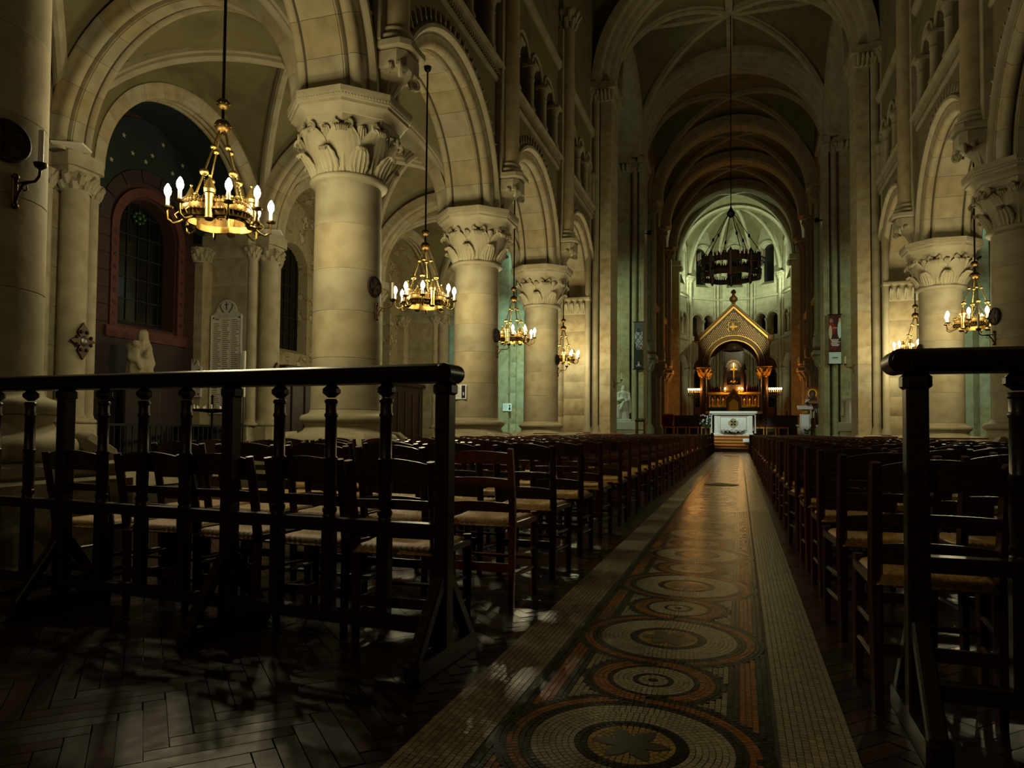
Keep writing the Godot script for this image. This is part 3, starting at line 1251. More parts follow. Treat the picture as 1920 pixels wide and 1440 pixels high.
# wall pier between the side bays: core, three shafts, stepped capital and base
func respond(wall: Node3D, o: Vector3, z: float) -> void:
	var r := node(wall, "wall_pier", o)
	if not K.has("rcore"):
		var b := MB.new()
		b.box(Vector3(-0.72, 0, 0), Vector3(1.30, 0.56, 0.94), 0.006)
		K.rcore = b.mesh()
		b = MB.new()
		b.lathe([Vector2(0.19, 1.12), Vector2(0.185, 4.34)], 20)
		K.rshaft = b.mesh()
		b = MB.new()
		b.lathe([Vector2(0.10, 1.12), Vector2(0.098, 4.34)], 14)
		K.rthin = b.mesh()
		b = MB.new()
		b.prism(PackedVector2Array([Vector2(-1.4, -0.52), Vector2(-0.02, -0.52), Vector2(-0.02, -0.30), Vector2(0.30, -0.30), Vector2(0.36, -0.22), Vector2(0.36, 0.22), Vector2(0.30, 0.30), Vector2(-0.02, 0.30), Vector2(-0.02, 0.52), Vector2(-1.4, 0.52)]), 4.66, 4.86, 0.0)
		b.prism(PackedVector2Array([Vector2(-1.4, -0.48), Vector2(-0.05, -0.48), Vector2(-0.05, -0.26), Vector2(0.26, -0.26), Vector2(0.30, -0.20), Vector2(0.30, 0.20), Vector2(0.26, 0.26), Vector2(-0.05, 0.26), Vector2(-0.05, 0.48), Vector2(-1.4, 0.48)]), 4.56, 4.66, 0.0)
		K.rabacus = b.mesh()
		b = MB.new()
		b.prism(PackedVector2Array([Vector2(-1.4, -0.56), Vector2(0.06, -0.56), Vector2(0.06, -0.34), Vector2(0.34, -0.34), Vector2(0.42, -0.24), Vector2(0.42, 0.24), Vector2(0.34, 0.34), Vector2(0.06, 0.34), Vector2(0.06, 0.56), Vector2(-1.4, 0.56)]), 0.0, 0.78, 0.0)
		b.prism(PackedVector2Array([Vector2(-1.4, -0.52), Vector2(0.02, -0.52), Vector2(0.02, -0.30), Vector2(0.30, -0.30), Vector2(0.38, -0.2), Vector2(0.38, 0.2), Vector2(0.30, 0.30), Vector2(0.02, 0.30), Vector2(0.02, 0.52), Vector2(-1.4, 0.52)]), 0.78, 0.98, 0.0)
		K.rplinth = b.mesh()
		b = MB.new()
		var prof := []
		for q in 7:
			var a := -PI / 2 + PI * q / 6
			prof.append(Vector2(0.225 + 0.045 * cos(a), 1.03 + 0.045 * sin(a)))
		prof.append(Vector2(0.19, 1.12))
		b.lathe(prof, 20)
		K.rbase = b.mesh()
		b = MB.new()
		prof = []
		for q in 7:
			var a := -PI / 2 + PI * q / 6
			prof.append(Vector2(0.12 + 0.035 * cos(a), 1.02 + 0.035 * sin(a)))
		prof.append(Vector2(0.10, 1.12))
		b.lathe(prof, 14)
		K.rthinbase = b.mesh()
	for k in 7:
		part(r, "stone_block", K.rcore, M[["stone", "stone_block"][k % 2]], Vector3(0, 0.98 + 0.28 + k * 0.5655, 0)).scale.y = 1.005
	part(r, "plinth", K.rplinth, M.stone)
	part(r, "shaft", K.rshaft, M.stone, Vector3(0.10, 0, 0))
	part(r, "base", K.rbase, M.stone, Vector3(0.10, 0, 0))
	small_capital(r, Vector3(0.10, 4.34, 0), 0.185, 0.27, 0.24, M.stone)
	for e in [-1, 1]:
		part(r, "thin_shaft", K.rthin, M.stone, Vector3(-0.02, 0, e * 0.38))
		part(r, "thin_base", K.rthinbase, M.stone, Vector3(-0.02, 0, e * 0.38))
		small_capital(r, Vector3(-0.02, 4.34, e * 0.38), 0.098, 0.16, 0.24, M.stone)
	small_capital(r, Vector3(-1.10, 4.28, -z * 0.60), 0.16, 0.25, 0.28, M.stone)
	part(r, "pilaster", bx(Vector3(0.34, 4.28, 0.30), 0.02), M.stone_block, Vector3(-1.10, 2.14, -z * 0.56))
	part(r, "abacus", K.rabacus, M.stone)


# the painted side chapel: red blocks, dark dado, starred lunette
func chapel_paint() -> void:
	var x0 := side_x(-1, ARC + 5.89)
	var d := D1 + BAY * 1.5 + 0.15 + 0.38
	var w := struct("wall_chapel", "red painted chapel wall with a dark dado and a starred lunette")
	for side in [-1, 1]:
		for row in 8:
			for c in 2:
				var y := 2.62 + row * 0.30
				var dd: float = d + side * (0.86 + 0.28 + c * 0.56)
				part(w, "painted_block", bx(Vector3(0.02, 0.285, 0.54), 0.006), M.red_wall, V(x0 + 0.015, y, dd))
	part(w, "dado", bx(Vector3(0.06, 2.55, 3.7), 0.01), M.dark_dado, V(x0 + 0.0, 1.275, d))
	var tr := MB.new()
	tr.arc([Vector2(0.70, 0.0), Vector2(0.70, 0.05), Vector2(0.86, 0.05), Vector2(0.86, 0.0)], -PI / 2, PI / 2, 24)
	part(w, "window_trim", tr.mesh(), M.red_trim, V(x0, 4.5, d))
	for side in [-1, 1]:
		part(w, "window_trim", bx(Vector3(0.05, 1.95, 0.16), 0.005), M.red_trim, V(x0 + 0.025, 3.53, d + side * 0.78))
		for k in 9:
			part(w, "painted_flower", flower_mesh(), M.dark_dado, V(x0 + 0.055, 2.72 + k * 0.21, d + side * 0.78), Vector3(0, PI / 2, 0))
	part(w, "window_ledge", bx(Vector3(0.10, 0.20, 1.9), 0.01), M.red_trim, V(x0 + 0.03, 2.62, d))
	var lun := MB.new()
	var rim := [Vector2(-1.75, 4.95)]
	var pts := []
	for k in 21:
		var a := PI - PI * k / 20
		pts.append(Vector2(1.76 * cos(a), 4.86 + 1.76 * sin(a)))
	for k in 15:
		var a := PI * k / 14
		pts.append(Vector2(1.10 * cos(a), 4.62 + 1.10 * sin(a)))
	lun.t = Transform3D(Basis(Vector3.UP, PI / 2), V(x0 + 0.005, 0, d))
	lun.plate(pts, 0.0, 0.02)
	part(w, "lunette", lun.mesh(), M.night)
	for k in 7:
		var a0 := PI - PI * k / 7 - 0.02
		var a1 := PI - PI * (k + 1) / 7 + 0.02
		var st := MB.new()
		st.arc([Vector2(0.875, 0.0), Vector2(0.875, 0.03), Vector2(1.09, 0.03), Vector2(1.09, 0.0)], -PI / 2 + PI * k / 7 + 0.012, -PI / 2 + PI * (k + 1) / 7 - 0.012, 4)
		part(w, "painted_block", st.mesh(), M.dark_dado, V(x0, 4.6, d))
	var sp := [[-0.9, 5.62], [-0.45, 5.90], [0.0, 6.02], [0.5, 5.86], [0.95, 5.55], [-0.65, 6.15], [0.25, 6.32], [-0.15, 5.85], [0.75, 6.1], [-1.15, 5.35]]
	for q in sp:
		part(w, "painted_star", flower_mesh(), M.star, V(x0 + 0.03, q[1], d + q[0]), Vector3(0, PI / 2, 0.3))
	# green shafts at the chapel's corners
	for side in [-1]:
		var b := MB.new()
		b.lathe([Vector2(0.11, 0.6), Vector2(0.10, 4.1), Vector2(0.12, 4.12), Vector2(0.11, 4.16), Vector2(0.20, 4.46)], 16)
		var cs := thing("chapel_shaft", "dark green painted shaft with a carved capital at the red chapel's edge", "column", V(x0 + 0.22, 0, d - 0.38 + side * 1.40))
		part(cs, "shaft", b.mesh(), M.green_shaft)
		part(cs, "abacus", bx(Vector3(0.46, 0.12, 0.46), 0.02), M.stone, Vector3(0, 4.52, 0))
		part(cs, "plinth", bx(Vector3(0.4, 0.6, 0.4), 0.02), M.stone, Vector3(0, 0.3, 0))


func flower_mesh() -> ArrayMesh:
	if not K.has("flower"):
		var b := MB.new()
		var pts := []
		for k in 10:
			var a := TAU * k / 10
			var r := 0.05 if k % 2 == 0 else 0.022
			pts.append(Vector2(r * cos(a), r * sin(a)))
		b.plate(pts, 0.0, 0.006)
		K.flower = b.mesh()
	return K.flower


# ---------------------------------------------------------------- crossing and choir
func courses(p: Node3D, poly: Array, y0: float, y1: float, step: float, s: int, m := ["stone_block", "stone", "stone_warm"]) -> void:
	var cnt := int(round((y1 - y0) / step))
	var h := (y1 - y0) / cnt
	var b := MB.new()
	var pts := PackedVector2Array()
	for q in poly:
		pts.append(Vector2(s * q.x, -q.y))
	b.prism(pts, 0.0, h, 0.006)
	var mesh := b.mesh()
	for k in cnt:
		part(p, "stone_block", mesh, M[m[(k * 5 + k / 3) % m.size()]], Vector3(0, y0 + k * h, 0))


func shaft_mesh(r: float, y0: float, y1: float) -> ArrayMesh:
	var key := "sh%s_%s_%s" % [r, y0, y1]
	if not K.has(key):
		var b := MB.new()
		b.lathe([Vector2(r * 1.5, y0), Vector2(r * 1.55, y0 + r * 0.5), Vector2(r * 1.3, y0 + r), Vector2(r * 1.35, y0 + r * 1.4), Vector2(r, y0 + r * 2), Vector2(r, y1)], 16)
		K[key] = b.mesh()
	return K[key]


func crossing() -> void:
	for s in [-1, 1]:
		var who := "blue-grey banner" if s < 0 else "red banner"
		# pier at the end of the arcade
		var p := thing("stone_pier", "tall clustered crossing pier ending the arcade, nave side of the %s" % who, "pier", Vector3(XC, 0, 0))
		courses(p, [Vector2(3.28, 20.55), Vector2(3.60, 20.55), Vector2(3.60, 20.72), Vector2(4.9, 20.72), Vector2(4.9, 21.75), Vector2(3.28, 21.75)], 0.9, 10.7, 0.47, s)
		courses(p, [Vector2(3.95, 20.36), Vector2(4.62, 20.36), Vector2(4.62, 20.74), Vector2(3.95, 20.74)], 0.9, 4.36, 0.47, s)
		var b := MB.new()
		b.box(Vector3(s * 4.285, 4.60, -20.56), Vector3(0.76, 0.48, 0.52), 0.02)
		part(p, "capital", b.mesh(), M.stone)
		for k in 4:
			part(p, "capital_leaf", leaf_mesh(0.26, 0.16, 0.0, 0.09, 0.035, 3.0), M.stone, Vector3(s * (4.03 + 0.17 * k), 4.38, -20.30))
		b = MB.new()
		b.box(Vector3(s * 4.285, 4.80, -20.52), Vector3(0.92, 0.12, 0.66), 0.02)
		part(p, "abacus", b.mesh(), M.stone)
		b = MB.new()
		b.box(Vector3(s * 4.0, 0.45, -21.0), Vector3(1.55, 0.9, 1.5), 0.02)
		b.box(Vector3(s * 4.0, 0.83, -20.98), Vector3(1.62, 0.10, 1.56), 0.03)
		part(p, "plinth", b.mesh(), M.stone)
		for q in [[3.74, 20.56, 0.11], [3.90, 20.30, 0.085]]:
			part(p, "shaft", shaft_mesh(q[2], 0.9, 10.7), M.stone, Vector3(s * q[0], 0, -q[1]))
			small_capital(p, Vector3(s * q[0], 10.7, -q[1]), q[2], q[2] * 1.8, 0.32, M.stone)
		b = MB.new()
		b.box(Vector3(s * 3.44, 10.86, -21.1), Vector3(0.44, 0.34, 1.2), 0.03)
		part(p, "capital", b.mesh(), M.stone)
		for k in 3:
			part(p, "capital_leaf", leaf_mesh(0.26, 0.14, 0.0, 0.09, 0.04, 3.0), M.stone, Vector3(s * (3.33 + 0.11 * k), 10.68, -20.48))
		b = MB.new()
		b.prism(PackedVector2Array([Vector2(s * 3.14, -20.35), Vector2(s * 3.66, -20.35), Vector2(s * 3.66, -20.28), Vector2(s * 3.84, -20.28), Vector2(s * 3.84, -20.1), Vector2(s * 4.2, -20.1), Vector2(s * 4.2, -21.9), Vector2(s * 3.14, -21.9)]), 11.02, 11.22)
		part(p, "abacus", b.mesh(), M.stone)
		# pier on the far side of the crossing
		p = thing("stone_pier", "tall grooved pier behind the white statue, carrying the %s" % who, "pier", Vector3(XC, 0, 0))
		courses(p, [Vector2(3.08, 26.5), Vector2(3.26, 26.5), Vector2(3.26, 26.72), Vector2(3.61, 26.72), Vector2(3.61, 26.5), Vector2(4.25, 26.5), Vector2(4.25, 27.6), Vector2(3.08, 27.6)], 0.7, 10.7, 0.47, s)
		part(p, "shaft", shaft_mesh(0.11, 0.7, 10.7), M.stone, Vector3(s * 3.44, 0, -26.66))
		small_capital(p, Vector3(s * 3.44, 10.7, -26.66), 0.12, 0.2, 0.32, M.stone)
		b = MB.new()
		b.box(Vector3(s * 3.66, 0.35, -27.04), Vector3(1.3, 0.7, 1.2), 0.02)
		part(p, "plinth", b.mesh(), M.stone)
		b = MB.new()
		b.box(Vector3(s * 3.17, 10.86, -27.05), Vector3(0.28, 0.32, 1.2), 0.03)
		b.box(Vector3(s * 3.93, 10.86, -27.05), Vector3(0.74, 0.32, 1.2), 0.03)
		part(p, "capital", b.mesh(), M.stone)
		for k in 4:
			part(p, "capital_leaf", leaf_mesh(0.26, 0.16, 0.0, 0.09, 0.04, 3.0), M.stone, Vector3(s * (3.68 + 0.16 * k), 10.66, -26.42))
		b = MB.new()
		b.prism(PackedVector2Array([Vector2(s * 2.94, -26.32), Vector2(s * 3.3, -26.32), Vector2(s * 3.3, -26.5), Vector2(s * 3.56, -26.5), Vector2(s * 3.56, -26.32), Vector2(s * 4.40, -26.32), Vector2(s * 4.40, -27.75), Vector2(s * 2.94, -27.75)]), 11.02, 11.20)
		part(p, "abacus", b.mesh(), M.stone)
		# transept arm
		var t := struct("wall_transept_%s" % ("left" if s < 0 else "right"), "transept wall %s" % ("lit blue-green beside the tube lamp" if s < 0 else "in dim green light past the columns"), Vector3(XC, 0, 0))
		courses(t, [Vector2(7.75, 26.6), Vector2(8.05, 26.6), Vector2(8.05, 26.75), Vector2(8.35, 26.75), Vector2(8.35, 26.5), Vector2(8.85, 26.5), Vector2(8.85, 27.6), Vector2(7.75, 27.6)], 0.6, 14.0, 0.6, s)
		b = MB.new()
		b.box(Vector3(s * 8.3, 0.3, -27.0), Vector3(1.3, 0.6, 1.3), 0.03)
		part(t, "plinth", b.mesh(), M.stone)
		b = MB.new()
		b.t = Transform3D(Basis(), Vector3(s * 9.9, 0, -27.3))
		b.panel(2.6, 0.0, 15.0, 1, 0.85, 4.2, 9.0, 0.5)
		b.t = Transform3D(Basis(), Vector3(s * 6.0, 0, -27.3))
		b.panel(3.8, 0.0, 15.0, 1, 1.4, 0.0, 4.6, 0.6)
		part(t, "arcade_wall", b.mesh(), M.stone)
		b = MB.new()
		b.box(Vector3(s * 9.9, 7.5, -27.9), Vector3(2.6, 15, 0.1))
		b.box(Vector3(s * 6.7, 7.5, -30.0), Vector3(4.8, 15, 0.1))
		part(t, "back_wall", b.mesh(), M.plaster)
		b = MB.new()
		b.box(Vector3(s * 11.3, 7.5, -24.3), Vector3(0.2, 15, 6.6))
		b.box(Vector3(s * 8.0, 15.0, -24.3), Vector3(7.0, 0.2, 7.0))
		part(t, "end_wall", b.mesh(), M.plaster)
		b = MB.new()
		b.box(Vector3(s * 8.0, 11.2, -21.5), Vector3(7.0, 8.4, 0.2))
		part(t, "aisle_end_wall", b.mesh(), M.plaster)
		var trac := MB.new()
		for k in 6:
			trac.box(Vector3(s * 9.9, 4.6 + k * 0.8, -27.7), Vector3(1.7, 0.06, 0.06))
		for k in 3:
			trac.box(Vector3(s * (9.45 + 0.45 * k), 6.6, -27.7), Vector3(0.06, 5.4, 0.06))
		part(t, "window_tracery", trac.mesh(), M.stone)
	# transverse arches
	var c := struct("ceiling", "dark ribbed vaults of the crossing and the choir")
	var sec := func(r: float) -> Array:
		var p := []
		for st in 3:
			var x: float = r + 0.14 * (2 - st)
			for k in 6:
				var a := PI * k / 5
				p.append(Vector2(x + 0.10 - 0.09 * sin(a), -0.75 + 0.24 * st + 0.10 - 0.09 * cos(a)))
		p.append(Vector2(r, -0.05))
		p.append(Vector2(r, 0.05))
		for st in [2, 1, 0]:
			var x: float = r + 0.14 * (2 - st)
			for k in 6:
				var a := PI * k / 5
				p.append(Vector2(x + 0.10 - 0.09 * sin(a), 0.75 - 0.24 * st - 0.10 - 0.09 * cos(a)))
		p.append(Vector2(r + 0.6, 0.75))
		p.append(Vector2(r + 0.6, -0.75))
		return p
	plain_arch(c, "crossing_arch", V(XC, 11.2, 21.1), sec.call(3.24), "xarch1", PI / 2)
	var lat := spandrel_mesh(2.38, 2.75, 11.2, 15.3, 0.0)
	var latsec := []
	for p in [Vector2(0, -0.2), Vector2(0, 0.9), Vector2(0.16, 1.0), Vector2(0.5, 1.0), Vector2(0.5, -0.35), Vector2(0.16, -0.35)]:
		latsec.append(Vector2(2.22 + p.x, p.y))
	for s in [-1, 1]:
		part(c, "lunette_wall", lat, M.plaster, V(side_x(s, 3.42), 0, 24.12))
		plain_arch(c, "transept_arch", V(side_x(s, 3.45), 11.2, 24.12), latsec, "latarch", 0.0 if s > 0 else PI)
	plain_arch(c, "crossing_arch", V(XC, 11.2, 27.1), sec.call(3.08), "xarch2", PI / 2)
	part(c, "vault", vault_mesh(3.45, 2.55, 3.7), M.plaster, V(XC, 11.2, 24.15))
	part(c, "diagonal_rib", diagonal_mesh(3.45, 2.55, 3.7, 0.10), M.stone, V(XC, 11.2, 24.15))
	var b := MB.new()
	b.box(Vector3(0, 0, 0), Vector3(0.22, 0.18, 5.1), 0.05)
	part(c, "ridge_rib", b.mesh(), M.stone, V(XC, 14.82, 24.15))
	b = MB.new()
	b.box(Vector3(0, 0, 0), Vector3(6.9, 0.18, 0.22), 0.05)
	part(c, "ridge_rib", b.mesh(), M.stone, V(XC, 14.82, 24.15))
	var narrow := []
	for p in [Vector2(0, -0.32), Vector2(0, 0.32), Vector2(0.10, 0.42), Vector2(0.45, 0.42), Vector2(0.45, -0.42), Vector2(0.10, -0.42)]:
		narrow.append(Vector2(3.0 + p.x, p.y))
	for k in 4:
		part(c, "vault", vault_mesh(3.3, 2.05, 3.55), M.plaster, V(XC, 11.2, 30.0 + 4.1 * k))
		part(c, "diagonal_rib", diagonal_mesh(3.3, 2.05, 3.55, 0.09), M.stone, V(XC, 11.2, 30.0 + 4.1 * k))
		if k > 0:
			plain_arch(c, "choir_arch", V(XC, 11.2, 27.95 + 4.1 * k), narrow, "charch", PI / 2)
	var tri := []
	for p in [Vector2(0, -0.25), Vector2(0, 0.25), Vector2(0.25, 0.27), Vector2(0.25, 0.50), Vector2(1.2, 0.50), Vector2(1.2, -0.50), Vector2(0.25, -0.50), Vector2(0.25, -0.27)]:
		tri.append(Vector2(3.2 + p.x, p.y))
	plain_arch(c, "apse_arch", V(XC, 11.4, 44.6), tri, "tri", PI / 2)
	# nave vault overhead, mostly above the frame
	for k in 6:
		part(c, "nave_vault", vault_mesh(3.84, BAY / 2, 3.9), M.plaster, V(XC, 11.2, D1 + BAY * (k - 1.5)))
	var back := struct("wall_entrance", "plain west wall behind the viewer")
	part(back, "wall", bx(Vector3(22, 16, 0.3)), M.plaster, V(XC, 8, -3.8))


func choir() -> void:
	for s in [-1, 1]:
		var w := struct("wall_choir_%s" % ("left" if s < 0 else "right"), "dark choir wall with arcade and tall wall shafts, %s banner side" % ("grey" if s < 0 else "red"), Vector3(side_x(s, 3.62), 0, -36.1), -s * PI / 2)
		var b := MB.new()
		b.panel(16.4, 0.0, 15.0, 4, 1.62, 0.0, 4.35, 0.5)
		part(w, "arcade", b.mesh(), M.stone)
		b = MB.new()
		b.box(Vector3(0, 4, -2.2), Vector3(17, 8, 0.1))
		part(w, "back_wall", b.mesh(), M.plaster)
		for k in 3:
			var x := -4.1 + 4.1 * k
			var c := node(w, "choir_column", Vector3(x, 0, -0.05))
			b = MB.new()
			b.lathe([Vector2(0.36, 0.8), Vector2(0.36, 1.1), Vector2(0.28, 1.25), Vector2(0.24, 1.3), Vector2(0.23, 3.6), Vector2(0.27, 3.63), Vector2(0.24, 3.68)], 20)
			part(c, "shaft", b.mesh(), M.stone)
			small_capital(c, Vector3(0, 3.68, 0), 0.24, 0.40, 0.48, M.stone)
			b = MB.new()
			b.box(Vector3(0, 4.26, 0), Vector3(0.96, 0.2, 0.96), 0.03)
			part(c, "abacus", b.mesh(), M.stone)
			b = MB.new()
			b.box(Vector3(0, 4.75, 0.22), Vector3(0.7, 0.5, 0.4), 0.06)
			part(c, "corbel", b.mesh(), M.stone)
			for q in [-0.22, 0.0, 0.22]:
				part(c, "wall_shaft", shaft_mesh(0.12 if q == 0.0 else 0.08, 5.0, 10.6), M.stone, Vector3(q, 0, 0.24 if q == 0.0 else 0.12))
			small_capital(c, Vector3(0, 10.6, 0.2), 0.16, 0.32, 0.4, M.stone)
			b = MB.new()
			b.box(Vector3(0, 11.09, 0.2), Vector3(0.8, 0.18, 0.6), 0.03)
			part(c, "upper_abacus", b.mesh(), M.stone)
		b = MB.new()
		b.box(Vector3(0, 7.0, 0.04), Vector3(16.4, 0.22, 0.16), 0.04)
		part(w, "string_course", b.mesh(), M.stone)
		# pier under the apse arch
		var p := thing("stone_pier", "dark pier framing the lit apse, %s banner side" % ("grey" if s < 0 else "red"), "pier", Vector3(XC, 0, 0))
		courses(p, [Vector2(3.2, 44.1), Vector2(4.3, 44.1), Vector2(4.3, 45.8), Vector2(3.6, 45.8), Vector2(3.6, 45.1), Vector2(3.2, 45.1)], 0.75, 11.1, 0.6, s)
		b = MB.new()
		b.box(Vector3(s * 3.6, 11.22, -44.6), Vector3(1.1, 0.34, 1.2), 0.05)
		part(p, "capital", b.mesh(), M.stone)
		b = MB.new()
		b.box(Vector3(s * 3.1, 10.9, -44.25), Vector3(0.3, 0.35, 0.3), 0.08)
		part(p, "bracket", b.mesh(), M.stone)


# ---------------------------------------------------------------- apse
func apse() -> void:
	var o := V(XC, 0, 45.7)
	var R := 3.4
	var w := struct("wall_apse", "round lit apse with windows, small arches and shafts behind the altar canopy")
	var vw := 2.0 * R * tan(PI / 10)
	var low := MB.new()
	low.panel(vw, 0.5, 7.0, 1, 0.74, 0.8, 5.1, 0.30)
	var back := MB.new()
	back.panel(vw, 0.5, 7.0, 1, 0.40, 2.6, 4.7, 0.15)
	var mid := MB.new()
	mid.panel(vw * 0.78, 7.0, 9.75, 2, 0.34, 7.25, 8.35, 0.6)
	for e in [-1, 1]:
		mid.quad(Vector3(e * vw * 0.39, 7.0, 0), Vector3(e * vw * 0.5, 7.0, 0), Vector3(e * vw * 0.5, 9.75, 0), Vector3(e * vw * 0.39, 9.75, 0))
	var hi := MB.new()
	hi.panel(vw, 9.75, 15.3, 1, 0.52, 10.55, 12.75, 0.42, 0.12)
	var ledge := MB.new()
	ledge.box(Vector3(0, 7.0, 0.05), Vector3(vw + 0.1, 0.14, 0.22), 0.03)
	ledge.box(Vector3(0, 9.75, 0.05), Vector3(vw + 0.1, 0.12, 0.2), 0.03)
	var roll := func(r: float, rr: float) -> Array:
		var p := []
		for k in 8:
			var a := TAU * k / 8
			p.append(Vector2(r + rr * cos(a), rr * sin(a)))
		return p
	for k in 5:
		var f := deg_to_rad(-72.0 + 36.0 * k)
		var bay := node(w, "apse_bay", o + Vector3(sin(f) * R, 0, -cos(f) * R), Vector3(0, -f, 0))
		part(bay, "lower_wall", low.mesh(), M.stone)
		part(bay, "niche_wall", back.mesh(), M.red_trim, Vector3(0, 0, -0.30))
		part(bay, "niche_window", bx(Vector3(1.0, 3.2, 0.05)), M.glass, Vector3(0, 3.9, -0.47))
		part(bay, "triforium_wall", mid.mesh(), M.stone)
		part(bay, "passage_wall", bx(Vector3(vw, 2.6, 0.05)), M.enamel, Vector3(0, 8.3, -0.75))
		part(bay, "window_wall", hi.mesh(), M.stone)
		part(bay, "window_glass", bx(Vector3(1.2, 3.2, 0.05)), M.glass, Vector3(0, 11.9, -0.42))
		part(bay, "ledge", ledge.mesh(), M.stone)
		for e in [0]:
			part(bay, "colonnette", shaft_mesh(0.07, 7.25, 8.1), M.stone, Vector3(0, 0, 0.03))
			small_capital(bay, Vector3(0, 8.1, 0.03), 0.07, 0.13, 0.25, M.stone)
		for e in [-1, 1]:
			plain_arch(bay, "triforium_arch", Vector3(e * vw * 0.195, 8.35, 0.02), roll.call(0.42, 0.05), "apse_trif", PI / 2)
			part(bay, "niche_shaft", shaft_mesh(0.07, 0.8, 4.7), M.stone, Vector3(e * 0.80, 0, 0.03))
			small_capital(bay, Vector3(e * 0.80, 4.7, 0.03), 0.07, 0.15, 0.35, M.stone)
		plain_arch(bay, "niche_arch", Vector3(0, 5.1, 0.03), roll.call(0.80, 0.06), "apse_niche", PI / 2)
		plain_arch(bay, "window_arch", Vector3(0, 12.75, 0.02), roll.call(0.62, 0.05), "apse_win", PI / 2)
	for k in 6:
		var f := deg_to_rad(-90.0 + 36.0 * k)
		var q := R / cos(PI / 10) - 0.16
		for e in [-0.055, 0.0, 0.055]:
			var r := q - (0.0 if e == 0.0 else -0.06)
			var at := o + Vector3(sin(f + e) * r, 0, -cos(f + e) * r)
			part(w, "shaft", shaft_mesh(0.10 if e == 0.0 else 0.07, 0.8, 10.7), M.stone, at)
			small_capital(w, at + Vector3(0, 10.7, 0), 0.10 if e == 0.0 else 0.07, 0.19, 0.38, M.stone)
		part(w, "abacus", bx(Vector3(0.62, 0.12, 0.42), 0.03), M.stone, o + Vector3(sin(f) * q, 11.14, -cos(f) * q), Vector3(0, -f, 0))
		var b := MB.new()
		var pts := []
		for i in 21:
			var a := PI / 2 * i / 20
			pts.append(Vector3(0, 11.2 + 3.75 * sin(a), -q * cos(a)))
		b.tube(pts, 0.10, 8)
		part(w, "rib", b.mesh(), M.stone, o, Vector3(0, -f, 0))
	var web := MB.new()
	for k in 5:
		var f0 := deg_to_rad(-90.0 + 36.0 * k)
		var P := []
		for i in 15:
			var p := i / 14.0
			var row := PackedVector3Array()
			for j in 13:
				var t := -1.0 + 2.0 * j / 12
				var f := f0 + deg_to_rad(18.0) * (t + 1.0)
				var rr := R * p * 1.03 / maxf(cos(deg_to_rad(18.0) * t), 0.9)
				var y := 11.25 + 3.85 * sqrt(maxf(0.0, 1.0 - p * p * (0.30 + 0.70 * pow(absf(t), 1.6))))
				row.append(o + Vector3(sin(f) * rr, y, -cos(f) * rr))
			P.append(row)
		web.grid(P, false, false, 0.6)
	part(w, "vault", web.mesh(), M.plaster)
	var b := MB.new()
	b.ball(Vector3.ZERO, 0.22, 12, 0.7)
	part(w, "boss", b.mesh(), M.stone, o + Vector3(0, 14.95, 0))
	b = MB.new()
	b.arc([Vector2(3.4, -0.4), Vector2(3.4, 0.9), Vector2(3.5, 0.9), Vector2(3.5, -0.4)], -PI / 2, PI / 2, 30)
	part(w, "vault_strip", b.mesh(), M.plaster, V(XC, 11.4, 45.1), Vector3(0, PI / 2, 0))
	# floodlights on the inner side of the piers
	for s in [-1, 1]:
		for y in [9.5, 3.4]:
			var at := V(side_x(s, 3.37), y, 45.32)
			var to := V(side_x(s, -1.4), 14.0, 47.8) if y > 5.0 else V(side_x(s, -1.5), 6.5, 48.5)
			var f := thing("floodlight", "floodlight behind the %s side apse pier, %s" % ["grey banner" if s < 0 else "red banner", "aimed up at the vault" if y > 5.0 else "aimed at the wall"], "lamp", at)
			part(f, "housing", bx(Vector3(0.14, 0.12, 0.12), 0.02), M.iron, Vector3(s * 0.05, -0.07, 0.09))
			part(f, "lens", bx(Vector3(0.10, 0.08, 0.02), 0.005), M.tube, Vector3(s * 0.03, -0.04, 0.02))
			part(f, "bracket", bx(Vector3(0.04, 0.04, 0.14), 0.01), M.iron, Vector3(s * 0.05, -0.07, 0.18))
			spot(f, at + (to - at).normalized() * 0.06, to, APSE, E_APSE * (1.0 if y > 5.0 else 0.06), 68.0, 0.05)


# ---------------------------------------------------------------- pictures printed on flat things
func ell(im: Image, cx: float, cy: float, rx: float, ry: float, c: Color) -> void:
	for y in range(maxi(0, int(cy - ry)), mini(im.get_height(), int(cy + ry) + 1)):
		for x in range(maxi(0, int(cx - rx)), mini(im.get_width(), int(cx + rx) + 1)):
			if pow((x - cx) / rx, 2) + pow((y - cy) / ry, 2) <= 1.0:
				im.set_pixel(x, y, c)


func print_mat(im: Image, rough := 0.6) -> StandardMaterial3D:
	var m := StandardMaterial3D.new()
	m.albedo_texture = ImageTexture.create_from_image(im)
	m.roughness = rough
	m.cull_mode = BaseMaterial3D.CULL_DISABLED
	return m


func quad_mesh(w: float, h: float) -> QuadMesh:
	var q := QuadMesh.new()
	q.size = Vector2(w, h)
	return q


func text_part(parent: Node3D, words: String, size: float, depth: float, m: Material, at: Vector3, turn := 0.0, called := "lettering") -> void:
	var t := TextMesh.new()
	var f := SystemFont.new()
	f.font_names = PackedStringArray(["Droid Serif"])
	t.font = f
	t.text = words
	t.font_size = 32
	t.pixel_size = size / 32.0
	t.depth = depth
	part(parent, called, t, m, at, Vector3(0, turn, 0))


